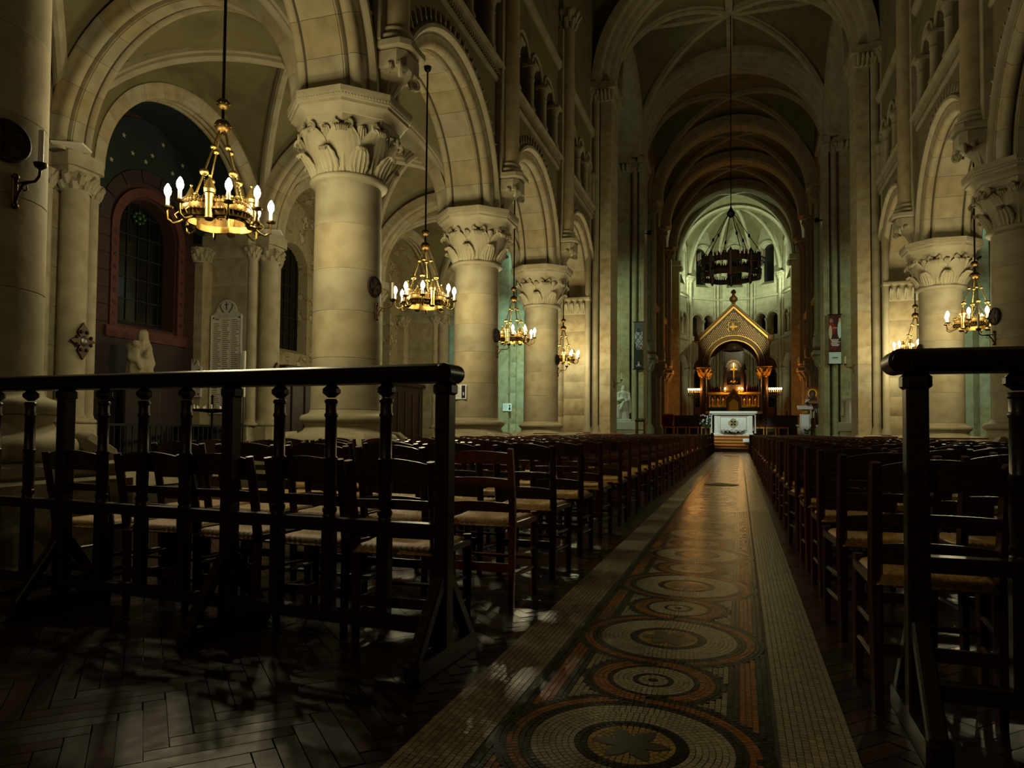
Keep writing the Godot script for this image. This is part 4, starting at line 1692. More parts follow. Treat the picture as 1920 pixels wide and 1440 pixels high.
# ---------------------------------------------------------------- sanctuary
func sanctuary() -> void:
	var fl := struct("floor", "raised sanctuary platform behind the wooden steps")
	var Y := 0.775
	part(fl, "platform", bx(Vector3(11, Y, 12.0)), M.oak, V(XC, Y / 2 - 0.001, 43.45))
	part(fl, "side_platform", bx(Vector3(2.9, Y, 2.75)), M.oak, V(3.70, Y / 2 - 0.002, 36.05))
	var st := thing("altar_steps", "golden oak steps rising to the white altar", "steps", V(XC, 0, 36.3))
	for k in 5:
		part(st, "tread", bx(Vector3(5.0, 0.04, 0.33), 0.01), M.oak, Vector3(0, 0.155 * (k + 1) - 0.02, -0.135 - 0.28 * k))
		part(st, "riser", bx(Vector3(4.96, 0.155 * (k + 1) - 0.04, 0.26)), M.oak, Vector3(0, (0.155 * (k + 1) - 0.04) / 2, -0.17 - 0.28 * k))
	var ps := thing("paper_sign", "small white paper sign standing on the oak altar steps", "sign", V(0.36, 0.47, 36.62))
	part(ps, "sheet", bx(Vector3(0.42, 0.17, 0.012)), M.paper, Vector3(0, 0.085, 0), Vector3(-0.2, 0, 0))
	# free-standing altar
	var al := thing("altar", "white marble altar with a medallion on its front panel", "altar", V(XC, Y, 38.2))
	part(al, "table_top", bx(Vector3(2.32, 0.12, 0.95), 0.02), M.marble, Vector3(0, 1.18, 0))
	part(al, "cornice", bx(Vector3(2.1, 0.06, 0.85), 0.015), M.marble, Vector3(0, 1.09, 0))
	part(al, "body", bx(Vector3(1.62, 0.92, 0.6), 0.01), M.marble, Vector3(0, 0.60, 0))
	part(al, "base", bx(Vector3(1.94, 0.14, 0.8), 0.02), M.marble, Vector3(0, 0.07, 0))
	for s in [-1, 1]:
		part(al, "pilaster", bx(Vector3(0.2, 0.92, 0.66), 0.01), M.marble, Vector3(s * 0.83, 0.60, 0))
		var b := MB.new()
		b.lathe([Vector2(0.05, 0.14), Vector2(0.03, 0.2), Vector2(0.03, 1.0), Vector2(0.05, 1.06)], 12)
		part(al, "colonnette", b.mesh(), M.marble, Vector3(s * 1.06, 0, 0.36))
	var fr := MB.new()
	for q in [[0, 0.30, 1.3, 0.03], [0, 0.96, 1.3, 0.03], [-0.64, 0.63, 0.03, 0.68], [0.64, 0.63, 0.03, 0.68]]:
		fr.box(Vector3(q[0], q[1], 0.305), Vector3(q[2], q[3], 0.02), 0.004)
	part(al, "panel_frame", fr.mesh(), M.stone)
	var med := MB.new()
	for k in 4:
		var a := PI / 2 * k
		med.t = Transform3D(Basis(Vector3.RIGHT, PI / 2), Vector3(0.10 * cos(a), 0.64 + 0.10 * sin(a), 0.30))
		med.lathe([Vector2(0.15, 0.0), Vector2(0.15, 0.016), Vector2(0.12, 0.02), Vector2(0.12, 0.012), Vector2(0.0, 0.012)], 20)
	part(al, "medallion", med.mesh(), M.stone_warm)
	med = MB.new()
	med.box(Vector3(0, 0.64, 0.325), Vector3(0.04, 0.16, 0.01))
	med.box(Vector3(0, 0.64, 0.325), Vector3(0.16, 0.04, 0.01))
	part(al, "medallion_cross", med.mesh(), M.engrave)
	bouquet("flower_arrangement", "low spray of white flowers and greenery at the foot of the altar", V(XC, Y - 0.155 * 0, 37.72), 0.55, 0.16, 0.22, 26, "")
	var vase := bouquet("flower_vase", "tall vase of pale pink lilies standing beside the altar", V(-1.66, Y, 38.0), 0.30, 0.45, 0.78, 16, "")
	var vb := MB.new()
	vb.lathe([Vector2(0.0, 0.0), Vector2(0.14, 0.0), Vector2(0.14, 0.05), Vector2(0.05, 0.15), Vector2(0.04, 0.45), Vector2(0.10, 0.62), Vector2(0.14, 0.80)], 16)
	part(vase, "vase", vb.mesh(), M.brass_dull)
	# high altar and canopy
	var D := 40.9
	var h := thing("high_altar", "dark marble high altar with a gilded arcaded retable under the canopy", "altar", V(XC, Y, D))
	part(h, "table_top", bx(Vector3(2.95, 0.12, 0.9), 0.02), M.marble, Vector3(0, 1.24, 0.1))
	part(h, "body", bx(Vector3(2.5, 1.18, 0.5), 0.02), M.dark_marble, Vector3(0, 0.59, -0.1))
	for s in [-1, 1]:
		for k in 2:
			var b := MB.new()
			b.lathe([Vector2(0.1, 0.0), Vector2(0.1, 0.1), Vector2(0.07, 0.14), Vector2(0.065, 1.0), Vector2(0.11, 1.17)], 14)
			part(h, "colonnette", b.mesh(), M.dark_marble, Vector3(s * (1.02 + 0.26 * k), 0, 0.36))
	part(h, "gradine", bx(Vector3(2.7, 0.26, 0.5), 0.02), M.enamel, Vector3(0, 1.43, -0.15))
	part(h, "retable_back", bx(Vector3(2.6, 0.72, 0.12), 0.01), M.gilt_dark, Vector3(0, 1.92, -0.30))
	part(h, "retable_cornice", bx(Vector3(2.75, 0.12, 0.36), 0.02), M.gilt, Vector3(0, 2.32, -0.22))
	for s in [-1, 1]:
		for k in 4:
			var x: float = s * (0.42 + 0.29 * k)
			var b := MB.new()
			b.lathe([Vector2(0.04, 1.56), Vector2(0.025, 1.6), Vector2(0.025, 2.1), Vector2(0.045, 2.18)], 10)
			part(h, "small_column", b.mesh(), M.gilt, Vector3(x, 0, -0.16))
			if k < 3:
				var f := MB.new()
				f.lathe([Vector2(0.09, 0.0), Vector2(0.08, 0.12), Vector2(0.06, 0.28), Vector2(0.085, 0.36), Vector2(0.07, 0.42), Vector2(0.03, 0.45)], 12)
				f.ball(Vector3(0, 0.50, 0), 0.048, 10, 1.2)
				part(h, "figurine", f.mesh(), M.gilt, Vector3(x + s * 0.145, 1.57, -0.18))
				var a := MB.new()
				a.arc([Vector2(0.11, -0.02), Vector2(0.11, 0.03), Vector2(0.15, 0.03), Vector2(0.15, -0.02)], -PI / 2, PI / 2, 10)
				part(h, "small_arch", a.mesh(), M.gilt, Vector3(x + s * 0.145, 2.12, -0.16), Vector3(0, PI / 2, 0))
	# tabernacle with gable and the niche above it
	var tb := thing("tabernacle", "gilded gabled tabernacle in the middle of the retable", "tabernacle", V(XC, Y + 1.30, D - 0.1))
	var g := MB.new()
	g.plate([Vector2(-0.36, 0.0), Vector2(0.36, 0.0), Vector2(0.36, 0.66), Vector2(0.42, 0.70), Vector2(0.0, 1.22), Vector2(-0.42, 0.70), Vector2(-0.36, 0.66)], -0.2, 0.22)
	part(tb, "body", g.mesh(), M.gilt_dark)
	g = MB.new()
	g.plate([Vector2(-0.24, 0.05), Vector2(0.24, 0.05), Vector2(0.24, 0.5), Vector2(0.0, 0.72), Vector2(-0.24, 0.5)], 0.22, 0.25)
	part(tb, "door", g.mesh(), M.gilt)
	for s in [-1, 1]:
		part(tb, "gable_moulding", bx(Vector3(0.70, 0.06, 0.1), 0.015), M.gilt, Vector3(s * 0.21, 0.98, 0.22), Vector3(0, 0, -s * 0.89))
	g = MB.new()
	g.ball(Vector3(0, 0.86, 0.24), 0.07, 10)
	part(tb, "boss", g.mesh(), M.gilt)
	var nt := thing("exposition_niche", "dark arched stone niche with a domed top holding the golden cross", "niche", V(XC, Y + 2.52, D + 0.25))
	part(nt, "base", bx(Vector3(1.1, 0.2, 0.5), 0.02), M.dark_marble, Vector3(0, -0.02, 0))
	g = MB.new()
	g.panel(1.0, 0.0, 2.15, 1, 0.36, 0.28, 1.25, 0.4)
	part(nt, "front", g.mesh(), M.dark_marble, Vector3(0, 0, 0.2))
	part(nt, "back", bx(Vector3(1.0, 2.15, 0.06)), M.enamel, Vector3(0, 1.075, -0.22))
	for s in [-1, 1]:
		part(nt, "side", bx(Vector3(0.05, 2.15, 0.42)), M.dark_marble, Vector3(s * 0.5, 1.075, -0.01))
	g = MB.new()
	g.arc([Vector2(0.35, 0.0), Vector2(0.35, 0.05), Vector2(0.42, 0.05), Vector2(0.42, 0.0)], -PI / 2, PI / 2, 16)
	part(nt, "arch_moulding", g.mesh(), M.stone, Vector3(0, 1.25, 0.2), Vector3(0, -PI / 2, 0))
	g = MB.new()
	g.lathe([Vector2(0.56, 2.15), Vector2(0.58, 2.22), Vector2(0.48, 2.26), Vector2(0.46, 2.40), Vector2(0.36, 2.58), Vector2(0.16, 2.72), Vector2(0.07, 2.78), Vector2(0.05, 2.86), Vector2(0.10, 2.92), Vector2(0.05, 3.0), Vector2(0.0, 3.05)], 20)
	part(nt, "dome", g.mesh(), M.dark_marble)
	var cr := thing("altar_cross", "golden cross with gilded flowers at its foot inside the niche", "cross", V(XC, Y + 2.80, D + 0.33))
	part(cr, "upright", bx(Vector3(0.07, 0.95, 0.05), 0.01), M.gilt, Vector3(0, 0.66, 0))
	part(cr, "crossbar", bx(Vector3(0.38, 0.07, 0.05), 0.01), M.gilt, Vector3(0, 0.86, 0))
	g = MB.new()
	for k in 14:
		var a := TAU * k / 14
		g.ball(Vector3(0.20 * cos(a) * (0.4 + 0.6 * (k % 2)), 0.08 + 0.06 * (k % 3), 0.10 * sin(a) + 0.05), 0.05, 8)
	part(cr, "flowers", g.mesh(), M.gilt)
	var cl := thing("niche_lamp", "hidden spot lighting the golden cross", "lamp", V(XC, Y + 3.98, D + 0.14))
	part(cl, "bulb", bx(Vector3(0.05, 0.03, 0.05), 0.008), M.bulb_warm)
	lamp(cl, Vector3(0, -0.05, 0.0), Color(1.0, 0.85, 0.6), 0.55, 0.02)
	for s in [-1, 1]:
		var cw := thing("reliquary", "dark red crown-shaped reliquary on the retable, %s of the niche" % ("lily vase side" if s < 0 else "ambo side"), "reliquary", V(XC + s * 0.98, Y + 2.38, D - 0.2), 0.0, "pair of dark reliquaries on the retable")
		part(cw, "body", bx(Vector3(0.62, 0.18, 0.2), 0.02), M.red_cloth, Vector3(0, 0.09, 0))
		for k in 5:
			var b := MB.new()
			b.lathe([Vector2(0.05, 0.16), Vector2(0.055, 0.24), Vector2(0.0, 0.30 + 0.10 * absf(k - 2))], 8)
			part(cw, "finial", b.mesh(), M.red_cloth, Vector3(-0.25 + 0.125 * k, 0, 0))
	for q in [[-0.45, "farther"], [0.28, "nearer"], [0.44, "outer"]]:
		var c := thing("altar_candle", "lit candle on the retable, %s from the tabernacle" % {"farther": "alone on the lily side, set off", "nearer": "inner of the pair on the ambo side", "outer": "outer of the pair on the ambo side"}[q[1]], "candle", V(XC + q[0], Y + 2.38, D - 0.12))
		var b := MB.new()
		b.lathe([Vector2(0.05, 0.0), Vector2(0.05, 0.04), Vector2(0.02, 0.06), Vector2(0.02, 0.16)], 10)
		part(c, "holder", b.mesh(), M.gilt)
		b = MB.new()
		b.ball(Vector3(0, 0.20, 0), 0.045, 10, 1.2)
		part(c, "bulb", b.mesh(), M.bulb_warm)
		lamp(c, Vector3(0, 0.20, 0), Color(1.0, 0.75, 0.4), 0.8, 0.04)
	for s in [-1, 1]:
		var f := thing("retable_lamp", "small gilt lamp strip at the foot of the retable, %s side" % ("lily vase" if s < 0 else "ambo"), "lamp", V(XC + s * 0.86, Y + 1.57, D + 0.12))
		part(f, "case", bx(Vector3(0.8, 0.05, 0.06), 0.01), M.gilt_dark, Vector3(0, 0.025, 0.04))
		part(f, "strip_light", bx(Vector3(0.76, 0.02, 0.02), 0.004), M.bulb_warm, Vector3(0, 0.04, 0.0))
		for k in 3:
			lamp(f, Vector3(-0.25 + 0.25 * k, 0.05, -0.03), Color(1.0, 0.9, 0.5), 0.10, 0.02)
	canopy(D, Y)
	# candelabra
	for s in [-1, 1]:
		var x: float = XC + s * 2.02 + (-0.06 if s < 0 else 0.1)
		var c := thing("candelabrum", "standing brass candelabrum with a row of burning lights, %s side" % ("lily vase" if s < 0 else "ambo"), "candelabrum", V(x, Y, D - 0.6))
		var b := MB.new()
		b.lathe([Vector2(0.22, 0.0), Vector2(0.2, 0.06), Vector2(0.05, 0.14), Vector2(0.03, 0.3), Vector2(0.05, 0.8), Vector2(0.03, 0.86), Vector2(0.03, 2.1), Vector2(0.06, 2.16)], 14)
		part(c, "stand", b.mesh(), M.bronze)
		part(c, "crossbar", bx(Vector3(0.66, 0.05, 0.05), 0.012), M.brass, Vector3(0, 2.2, 0))
		for k in 7:
			var t := -0.30 + 0.10 * k
			b = MB.new()
			b.tube([Vector3(0, 2.05, 0), Vector3(t * 0.6, 2.0 + 0.02 * absf(k - 3), 0), Vector3(t, 2.15, 0), Vector3(t, 2.34, 0)], 0.013, 6)
			b.lathe([Vector2(0.045, 2.34), Vector2(0.03, 2.36)], 10, Vector3(t, 0, 0))
			part(c, "arm", b.mesh(), M.brass)
			b = MB.new()
			b.lathe([Vector2(0.02, 2.36), Vector2(0.02, 2.46)], 8, Vector3(t, 0, 0))
			part(c, "candle", b.mesh(), M.candle)
			b = MB.new()
			b.ball(Vector3(t, 2.52, 0), 0.042, 8, 1.4)
			part(c, "bulb", b.mesh(), M.bulb_warm)
			if k % 2 == 1:
				lamp(c, Vector3(t, 2.52, 0), AMBER, E_AMBER, 0.04)
	# stalls, seats, ambo, icon
	for q in [[-2.98, 1.95, "lily vase"], [2.1, 1.5, "ambo"]]:
		var b := thing("choir_stall", "dark wooden choir stall backs behind the seats, %s side" % q[2], "stall", V(q[0], Y, 39.3))
		part(b, "back", bx(Vector3(q[1], 1.0, 0.08), 0.01), M.old_wood, Vector3(0, 0.5, 0))
		part(b, "rail", bx(Vector3(q[1] + 0.06, 0.07, 0.16), 0.015), M.old_wood, Vector3(0, 1.03, 0))
		for k in 4:
			part(b, "panel", bx(Vector3(q[1] / 4 - 0.12, 0.7, 0.02), 0.006), M.old_wood, Vector3(-q[1] / 2 + q[1] / 4 * (k + 0.5), 0.5, 0.05))
	for k in 5:
		stool(V(-4.15 + 0.62 * k, Y, 38.32), "gilt stool with a red cushion, %s from the choir pier on the lily side" % ["first", "second", "third", "fourth", "fifth"][k])
	for k in 3:
		stool(V(0.95 + 0.58 * k, Y, 38.6), "gilt stool with a red cushion, %s from the altar on the ambo side" % ["first", "second", "third"][k])
	var ac := thing("armchair", "gilt armchair with a red back among the sanctuary stools", "chair", V(-3.7, Y, 38.92))
	part(ac, "seat", bx(Vector3(0.6, 0.12, 0.5), 0.03), M.red_cloth, Vector3(0, 0.45, 0))
	part(ac, "backrest", bx(Vector3(0.56, 0.5, 0.07), 0.02), M.red_cloth, Vector3(0, 0.85, -0.24))
	part(ac, "crest_rail", bx(Vector3(0.68, 0.06, 0.08), 0.02), M.gilt, Vector3(0, 1.12, -0.24))
	for s in [-1, 1]:
		part(ac, "armrest", bx(Vector3(0.06, 0.05, 0.5), 0.015), M.gilt, Vector3(s * 0.31, 0.68, 0))
		for z in [0.22, -0.24]:
			part(ac, "leg", bx(Vector3(0.06, 0.68 if z > 0 else 1.1, 0.06), 0.012), M.gilt, Vector3(s * 0.31, 0.34 if z > 0 else 0.55, z))
	var bench := thing("credence_table", "low white stone table behind the sanctuary stools", "table", V(-3.55, Y, 39.75))
	part(bench, "top", bx(Vector3(0.9, 0.08, 0.4), 0.02), M.marble, Vector3(0, 0.62, 0))
	for s in [-1, 1]:
		part(bench, "support", bx(Vector3(0.2, 0.58, 0.4), 0.02), M.stone, Vector3(s * 0.35, 0.29, 0))
	var am := thing("ambo", "white stone ambo with a slanted desk at the end of a low wall", "lectern", V(2.88, Y, 34.93))
	part(am, "pillar", bx(Vector3(0.44, 1.02, 0.4), 0.02), M.marble, Vector3(-0.04, 0.51, 0))
	part(am, "desk", bx(Vector3(0.66, 0.07, 0.5), 0.015), M.marble, Vector3(-0.04, 1.33, 0), Vector3(0.3, 0, 0))
	part(am, "front_panel", bx(Vector3(0.3, 0.8, 0.03), 0.008), M.paper, Vector3(-0.04, 0.55, 0.21))
	part(am, "gilt_block", bx(Vector3(0.24, 0.2, 0.3), 0.02), M.gilt, Vector3(-0.04, 1.17, 0))
	var lw := thing("low_wall", "low stone wall with a round cross emblem beside the ambo", "wall", V(3.16, Y, 35.22))
	part(lw, "body", bx(Vector3(1.25, 0.46, 0.24), 0.01), M.stone, Vector3(0, 0.23, 0))
	part(lw, "coping", bx(Vector3(1.36, 0.09, 0.34), 0.02), M.stone, Vector3(0, 0.50, 0))
	var em := MB.new()
	em.t = Transform3D(Basis(Vector3.RIGHT, PI / 2), Vector3(0.32, 0.24, 0.12))
	em.lathe([Vector2(0.11, 0.0), Vector2(0.11, 0.02), Vector2(0.08, 0.02), Vector2(0.08, 0.01)], 20)
	em.t = Transform3D()
	em.box(Vector3(0.32, 0.24, 0.135), Vector3(0.03, 0.14, 0.01))
	em.box(Vector3(0.32, 0.24, 0.135), Vector3(0.14, 0.03, 0.01))
	part(lw, "emblem", em.mesh(), M.engrave)
	bouquet("flower_arrangement", "white flowers in front of the ambo", V(2.90, Y, 34.72), 0.16, 0.3, 0.30, 10, "")
	bouquet("flower_arrangement", "small pink flowers on top of the ambo desk", V(2.90, Y + 1.38, 34.95), 0.1, 0.12, 0.2, 5, "")
	var ic := thing("icon_easel", "painted icon with a yellow halo resting on a wooden easel", "icon", V(3.20, Y, 35.5), -0.08)
	var im := Image.create(96, 128, false, Image.FORMAT_RGB8)
	im.fill(Color(0.62, 0.33, 0.08))
	ell(im, 48, 46, 34, 38, Color(0.95, 0.78, 0.12))
	ell(im, 48, 52, 25, 32, Color(0.14, 0.07, 0.05))
	ell(im, 48, 108, 36, 40, Color(0.14, 0.07, 0.05))
	ell(im, 46, 54, 12, 17, Color(0.42, 0.26, 0.14))
	ell(im, 34, 82, 9, 11, Color(0.40, 0.25, 0.13))
	im.fill_rect(Rect2i(0, 112, 96, 16), Color(0.55, 0.28, 0.07))
	part(ic, "board", bx(Vector3(0.58, 0.74, 0.04), 0.005), M.oak, Vector3(0, 1.92, 0), Vector3(-0.12, 0, 0))
	part(ic, "painting", quad_mesh(0.55, 0.70), print_mat(im, 0.4), Vector3(0, 1.923, 0.024), Vector3(-0.12, 0, 0))
	for q in [[-0.22, 0.12], [0.22, 0.12], [0.0, -0.35]]:
		var b := MB.new()
		b.tube([Vector3(q[0], 0.0, q[1]), Vector3(q[0] * 0.3, 1.9, -0.1)], 0.022, 6)
		part(ic, "easel_leg", b.mesh(), M.old_wood)
	part(ic, "ledge", bx(Vector3(0.6, 0.05, 0.1), 0.01), M.old_wood, Vector3(0, 1.53, 0.05))
	var cb := thing("cupboard", "small dark wooden cupboard behind the icon easel", "cupboard", V(3.95, Y, 36.4))
	part(cb, "body", bx(Vector3(0.5, 0.95, 0.4), 0.02), M.old_wood, Vector3(0, 0.475, 0))
	part(cb, "top", bx(Vector3(0.56, 0.05, 0.46), 0.012), M.old_wood, Vector3(0, 0.97, 0))
	var cx := thing("standing_crucifix", "small dark standing crucifix behind the ambo-side candelabrum", "crucifix", V(2.35, Y, 39.9))
	part(cx, "upright", bx(Vector3(0.07, 1.3, 0.06), 0.01), M.bronze, Vector3(0, 0.65, 0))
	part(cx, "crossbar", bx(Vector3(0.55, 0.07, 0.06), 0.01), M.bronze, Vector3(0, 1.05, 0))
	part(cx, "base", bx(Vector3(0.34, 0.12, 0.34), 0.02), M.bronze, Vector3(0, 0.06, 0))
	# spots of the sanctuary, fixed high on the far crossing piers
	for s in [-1, 1]:
		var at := V(side_x(s, 2.90), 8.4, 26.9)
		var f := thing("floodlight", "floodlight high on the far crossing pier, %s banner side, over the altar" % ("grey" if s < 0 else "red"), "lamp", at)
		part(f, "housing", bx(Vector3(0.16, 0.16, 0.22), 0.02), M.iron, Vector3(0, 0, 0.12))
		part(f, "lens", bx(Vector3(0.10, 0.10, 0.02), 0.005), M.tube)
		part(f, "bracket", bx(Vector3(0.24, 0.04, 0.04), 0.01), M.iron, Vector3(s * 0.14, 0, 0.12))
		spot(f, at + Vector3(0, -0.03, -0.1), V(XC, 1.15, 37.9) if s < 0 else V(XC, 6.6, 41.2), Color(0.92, 1.0, 0.92) if s < 0 else Color(1.0, 0.95, 0.75), E_ALTAR * (1.0 if s < 0 else 0.9), 8.0 if s < 0 else 9.0, 0.04)
		if s < 0:
			spot(f, at + Vector3(0.03, -0.03, -0.1), V(3.1, 2.0, 35.1), Color(0.95, 1.0, 0.90), E_ALTAR * 0.35, 6.0, 0.04)


const E_ALTAR := 150.0


func stool(at: Vector3, label: String) -> void:
	if not K.has("stool_leg"):
		K.stool_leg = bx(Vector3(0.045, 0.42, 0.045), 0.01)
	var s := thing("stool", label, "stool", at, 0.0, "gilt stools in the sanctuary")
	part(s, "cushion", bx(Vector3(0.5, 0.07, 0.42), 0.025), M.red_cloth, Vector3(0, 0.46, 0))
	part(s, "seat_frame", bx(Vector3(0.52, 0.06, 0.44), 0.01), M.gilt, Vector3(0, 0.41, 0))
	for x in [-0.22, 0.22]:
		for z in [-0.18, 0.18]:
			part(s, "leg", K.stool_leg, M.gilt, Vector3(x, 0.21, z))


func bouquet(called: String, label: String, at: Vector3, rx: float, ry: float, y: float, cnt: int, group: String) -> Node3D:
	var o := thing(called, label, "flowers", at, 0.0, group)
	var g := MB.new()
	for k in cnt * 3:
		var a := rng.randf() * TAU
		var r := sqrt(rng.randf())
		var p := Vector3(cos(a) * r * rx * 1.5, y + (rng.randf() - 0.5) * ry * 0.8, sin(a) * r * 0.15)
		var q := Vector3(0, y * 0.4, 0)
		var side := Vector3(0.03, 0, 0.02)
		var mid := q.lerp(p, 0.6) + Vector3(0, ry * 0.15, 0)
		g.quad(q, mid - side, p, mid + side)
	part(o, "leaves", g.mesh(), M.leaf).set_meta("kind", "stuff")
	for k in cnt:
		var b := MB.new()
		var a := TAU * k / cnt * 1.618
		var r := sqrt((k + 0.5) / cnt)
		var p := Vector3(cos(a) * r * rx, y + ry * 0.5 * sin(k * 2.4) + 0.06, sin(a) * r * 0.14 + 0.06)
		for w in 5:
			var f := TAU * w / 5
			b.quad(p, p + Vector3(cos(f), sin(f), 0.3) * 0.03, p + Vector3(cos(f + 0.4), sin(f + 0.4), 0.5) * 0.055, p + Vector3(cos(f + 0.8), sin(f + 0.8), 0.3) * 0.03)
		part(o, "flower", b.mesh(), M.petal)
	return o


func canopy(D: float, Y: float) -> void:
	var c := thing("altar_canopy", "gabled ciborium on four dark marble columns with gold diaper pattern", "canopy", V(XC, Y, D))
	var hw := 1.58
	for s in [-1, 1]:
		for z in [0.35, -2.2]:
			var col := node(c, "column", Vector3(s * hw, 0, z))
			part(col, "pedestal", bx(Vector3(0.66, 0.62, 0.66), 0.03), M.dark_marble, Vector3(0, 0.31, 0))
			var b := MB.new()
			b.lathe([Vector2(0.30, 0.62), Vector2(0.30, 0.72), Vector2(0.24, 0.78), Vector2(0.205, 0.84), Vector2(0.195, 3.16), Vector2(0.23, 3.20), Vector2(0.20, 3.24)], 20)
			part(col, "shaft", b.mesh(), M.dark_marble)
			small_capital(col, Vector3(0, 3.24, 0), 0.20, 0.34, 0.42, M.gilt)
			part(col, "abacus", bx(Vector3(0.80, 0.16, 0.80), 0.03), M.gilt_dark, Vector3(0, 3.76, 0))
	var spring := 3.86
	var R := 1.30
	for z in [0.35, -2.2]:
		var g := MB.new()
		var pts := []
		pts.append(Vector2(-1.86, 3.84))
		pts.append(Vector2(-1.86, 5.25))
		pts.append(Vector2(0, 7.05))
		pts.append(Vector2(1.86, 5.25))
		pts.append(Vector2(1.86, 3.84))
		pts.append(Vector2(R, 3.84))
		for k in 21:
			var a := PI * k / 20
			pts.append(Vector2(R * cos(a), spring + R * sin(a)))
		pts.append(Vector2(-R, 3.84))
		g.plate(pts, z - 0.16, z + 0.16)
		part(c, "gable", g.mesh(), M.enamel)
	# gold diaper studs on the front
	var d := MB.new()
	for i in range(-17, 18):
		for j in 34:
			var x := i * 0.105 + (0.0525 if j % 2 else 0.0)
			var y := 3.95 + j * 0.09
			var inside := absf(x) < 1.72 and y < 6.78 - absf(x) * 0.968 and Vector2(x, maxf(y - spring, 0.0)).length() > R + 0.34 and Vector2(x, y - 5.95).length() > 0.36
			if inside:
				d.t = Transform3D(Basis(Vector3.BACK, PI / 4), Vector3(x, y, 0.52))
				d.box(Vector3.ZERO, Vector3(0.052, 0.052, 0.02), 0.004)
	part(c, "diaper_studs", d.mesh(), M.gilt).set_meta("kind", "stuff")
	for q in [[R, R + 0.05, M.gilt], [R + 0.27, R + 0.31, M.gilt]]:
		var a := MB.new()
		a.arc([Vector2(q[0], 0.50), Vector2(q[0], 0.56), Vector2(q[1], 0.56), Vector2(q[1], 0.50)], -PI / 2, PI / 2, 30)
		part(c, "arch_fillet", a.mesh(), q[2], Vector3(0, spring, 0), Vector3(0, -PI / 2, 0))
	for k in 31:
		var a := PI * (k + 0.5) / 31
		var b: ArrayMesh
		if not K.has("loop"):
			var m := MB.new()
			m.t = Transform3D(Basis(Vector3.RIGHT, PI / 2), Vector3.ZERO)
			m.lathe([Vector2(0.042, 0.0), Vector2(0.062, 0.012), Vector2(0.075, 0.0), Vector2(0.062, -0.012), Vector2(0.042, 0.0)], 12)
			K.loop = m.mesh()
		part(c, "ring_ornament", K.loop, M.gilt, Vector3(cos(a) * (R + 0.16), spring + sin(a) * (R + 0.16), 0.525))
	for s in [-1, 1]:
		var an := atan2(1.80, 1.86)
		part(c, "roof_slope", bx(Vector3(2.82, 0.12, 3.1), 0.02), M.gilt_dark, Vector3(s * 0.97, 6.22, -0.92), Vector3(0, 0, -s * an))
		part(c, "gable_moulding", bx(Vector3(2.72, 0.10, 0.12), 0.02), M.gilt, Vector3(s * 0.95, 6.06, 0.58), Vector3(0, 0, -s * an))
		part(c, "eave_block", bx(Vector3(0.30, 0.30, 0.6), 0.03), M.gilt_dark, Vector3(s * 1.92, 5.28, 0.42))
		var f := MB.new()
		f.lathe([Vector2(0.08, 0.0), Vector2(0.12, 0.1), Vector2(0.05, 0.2), Vector2(0.09, 0.28), Vector2(0.0, 0.42)], 10)
		part(c, "corner_finial", f.mesh(), M.gilt_dark, Vector3(s * 1.98, 5.42, 0.45))
		part(c, "pilaster", bx(Vector3(0.16, 1.35, 0.10), 0.02), M.gilt_dark, Vector3(s * 1.76, 4.55, 0.54))
	var m := MB.new()
	m.lathe([Vector2(0.20, 0.0), Vector2(0.24, 0.08), Vector2(0.10, 0.18), Vector2(0.10, 0.30), Vector2(0.22, 0.42), Vector2(0.22, 0.55), Vector2(0.09, 0.68), Vector2(0.07, 0.76), Vector2(0.15, 0.86), Vector2(0.10, 0.96), Vector2(0.0, 1.04)], 14)
	part(c, "finial", m.mesh(), M.gilt_dark, Vector3(0, 6.98, 0.35))
	m = MB.new()
	for k in 4:
		var a := PI / 2 * k + PI / 4
		m.t = Transform3D(Basis(Vector3.RIGHT, PI / 2), Vector3(0.15 * cos(a) * 1.0, 5.92 + 0.15 * sin(a), 0.51))
		m.lathe([Vector2(0.15, 0.0), Vector2(0.15, 0.02), Vector2(0.19, 0.03), Vector2(0.20, 0.0)], 18)
	part(c, "quatrefoil", m.mesh(), M.gilt)
	m = MB.new()
	m.box(Vector3(0, 5.92, 0.53), Vector3(0.05, 0.42, 0.02), 0.005)
	m.box(Vector3(0, 5.92, 0.53), Vector3(0.42, 0.05, 0.02), 0.005)
	for k in 4:
		var a := PI / 2 * k
		m.ball(Vector3(0.22 * cos(a), 5.92 + 0.22 * sin(a), 0.53), 0.045, 8)
	part(c, "quatrefoil_cross", m.mesh(), M.gilt)


# ---------------------------------------------------------------- chandeliers
func lobe(a: float) -> float:
	return 0.250 + 0.072 * absf(sin(2.0 * a))


func ring_band(y0: float, y1: float, off: float, th: float) -> ArrayMesh:
	var b := MB.new()
	var P := []
	for k in 96:
		var a := TAU * k / 96
		var r := lobe(a) + off
		var c := Vector3(cos(a), 0, sin(a))
		P.append(PackedVector3Array([c * r + Vector3(0, y0, 0), c * (r + th) + Vector3(0, y0, 0), c * (r + th * 1.4) + Vector3(0, (y0 + y1) / 2, 0), c * (r + th) + Vector3(0, y1, 0), c * r + Vector3(0, y1, 0)]))
	b.grid(P, true, true, 0.6)
	return b.mesh()


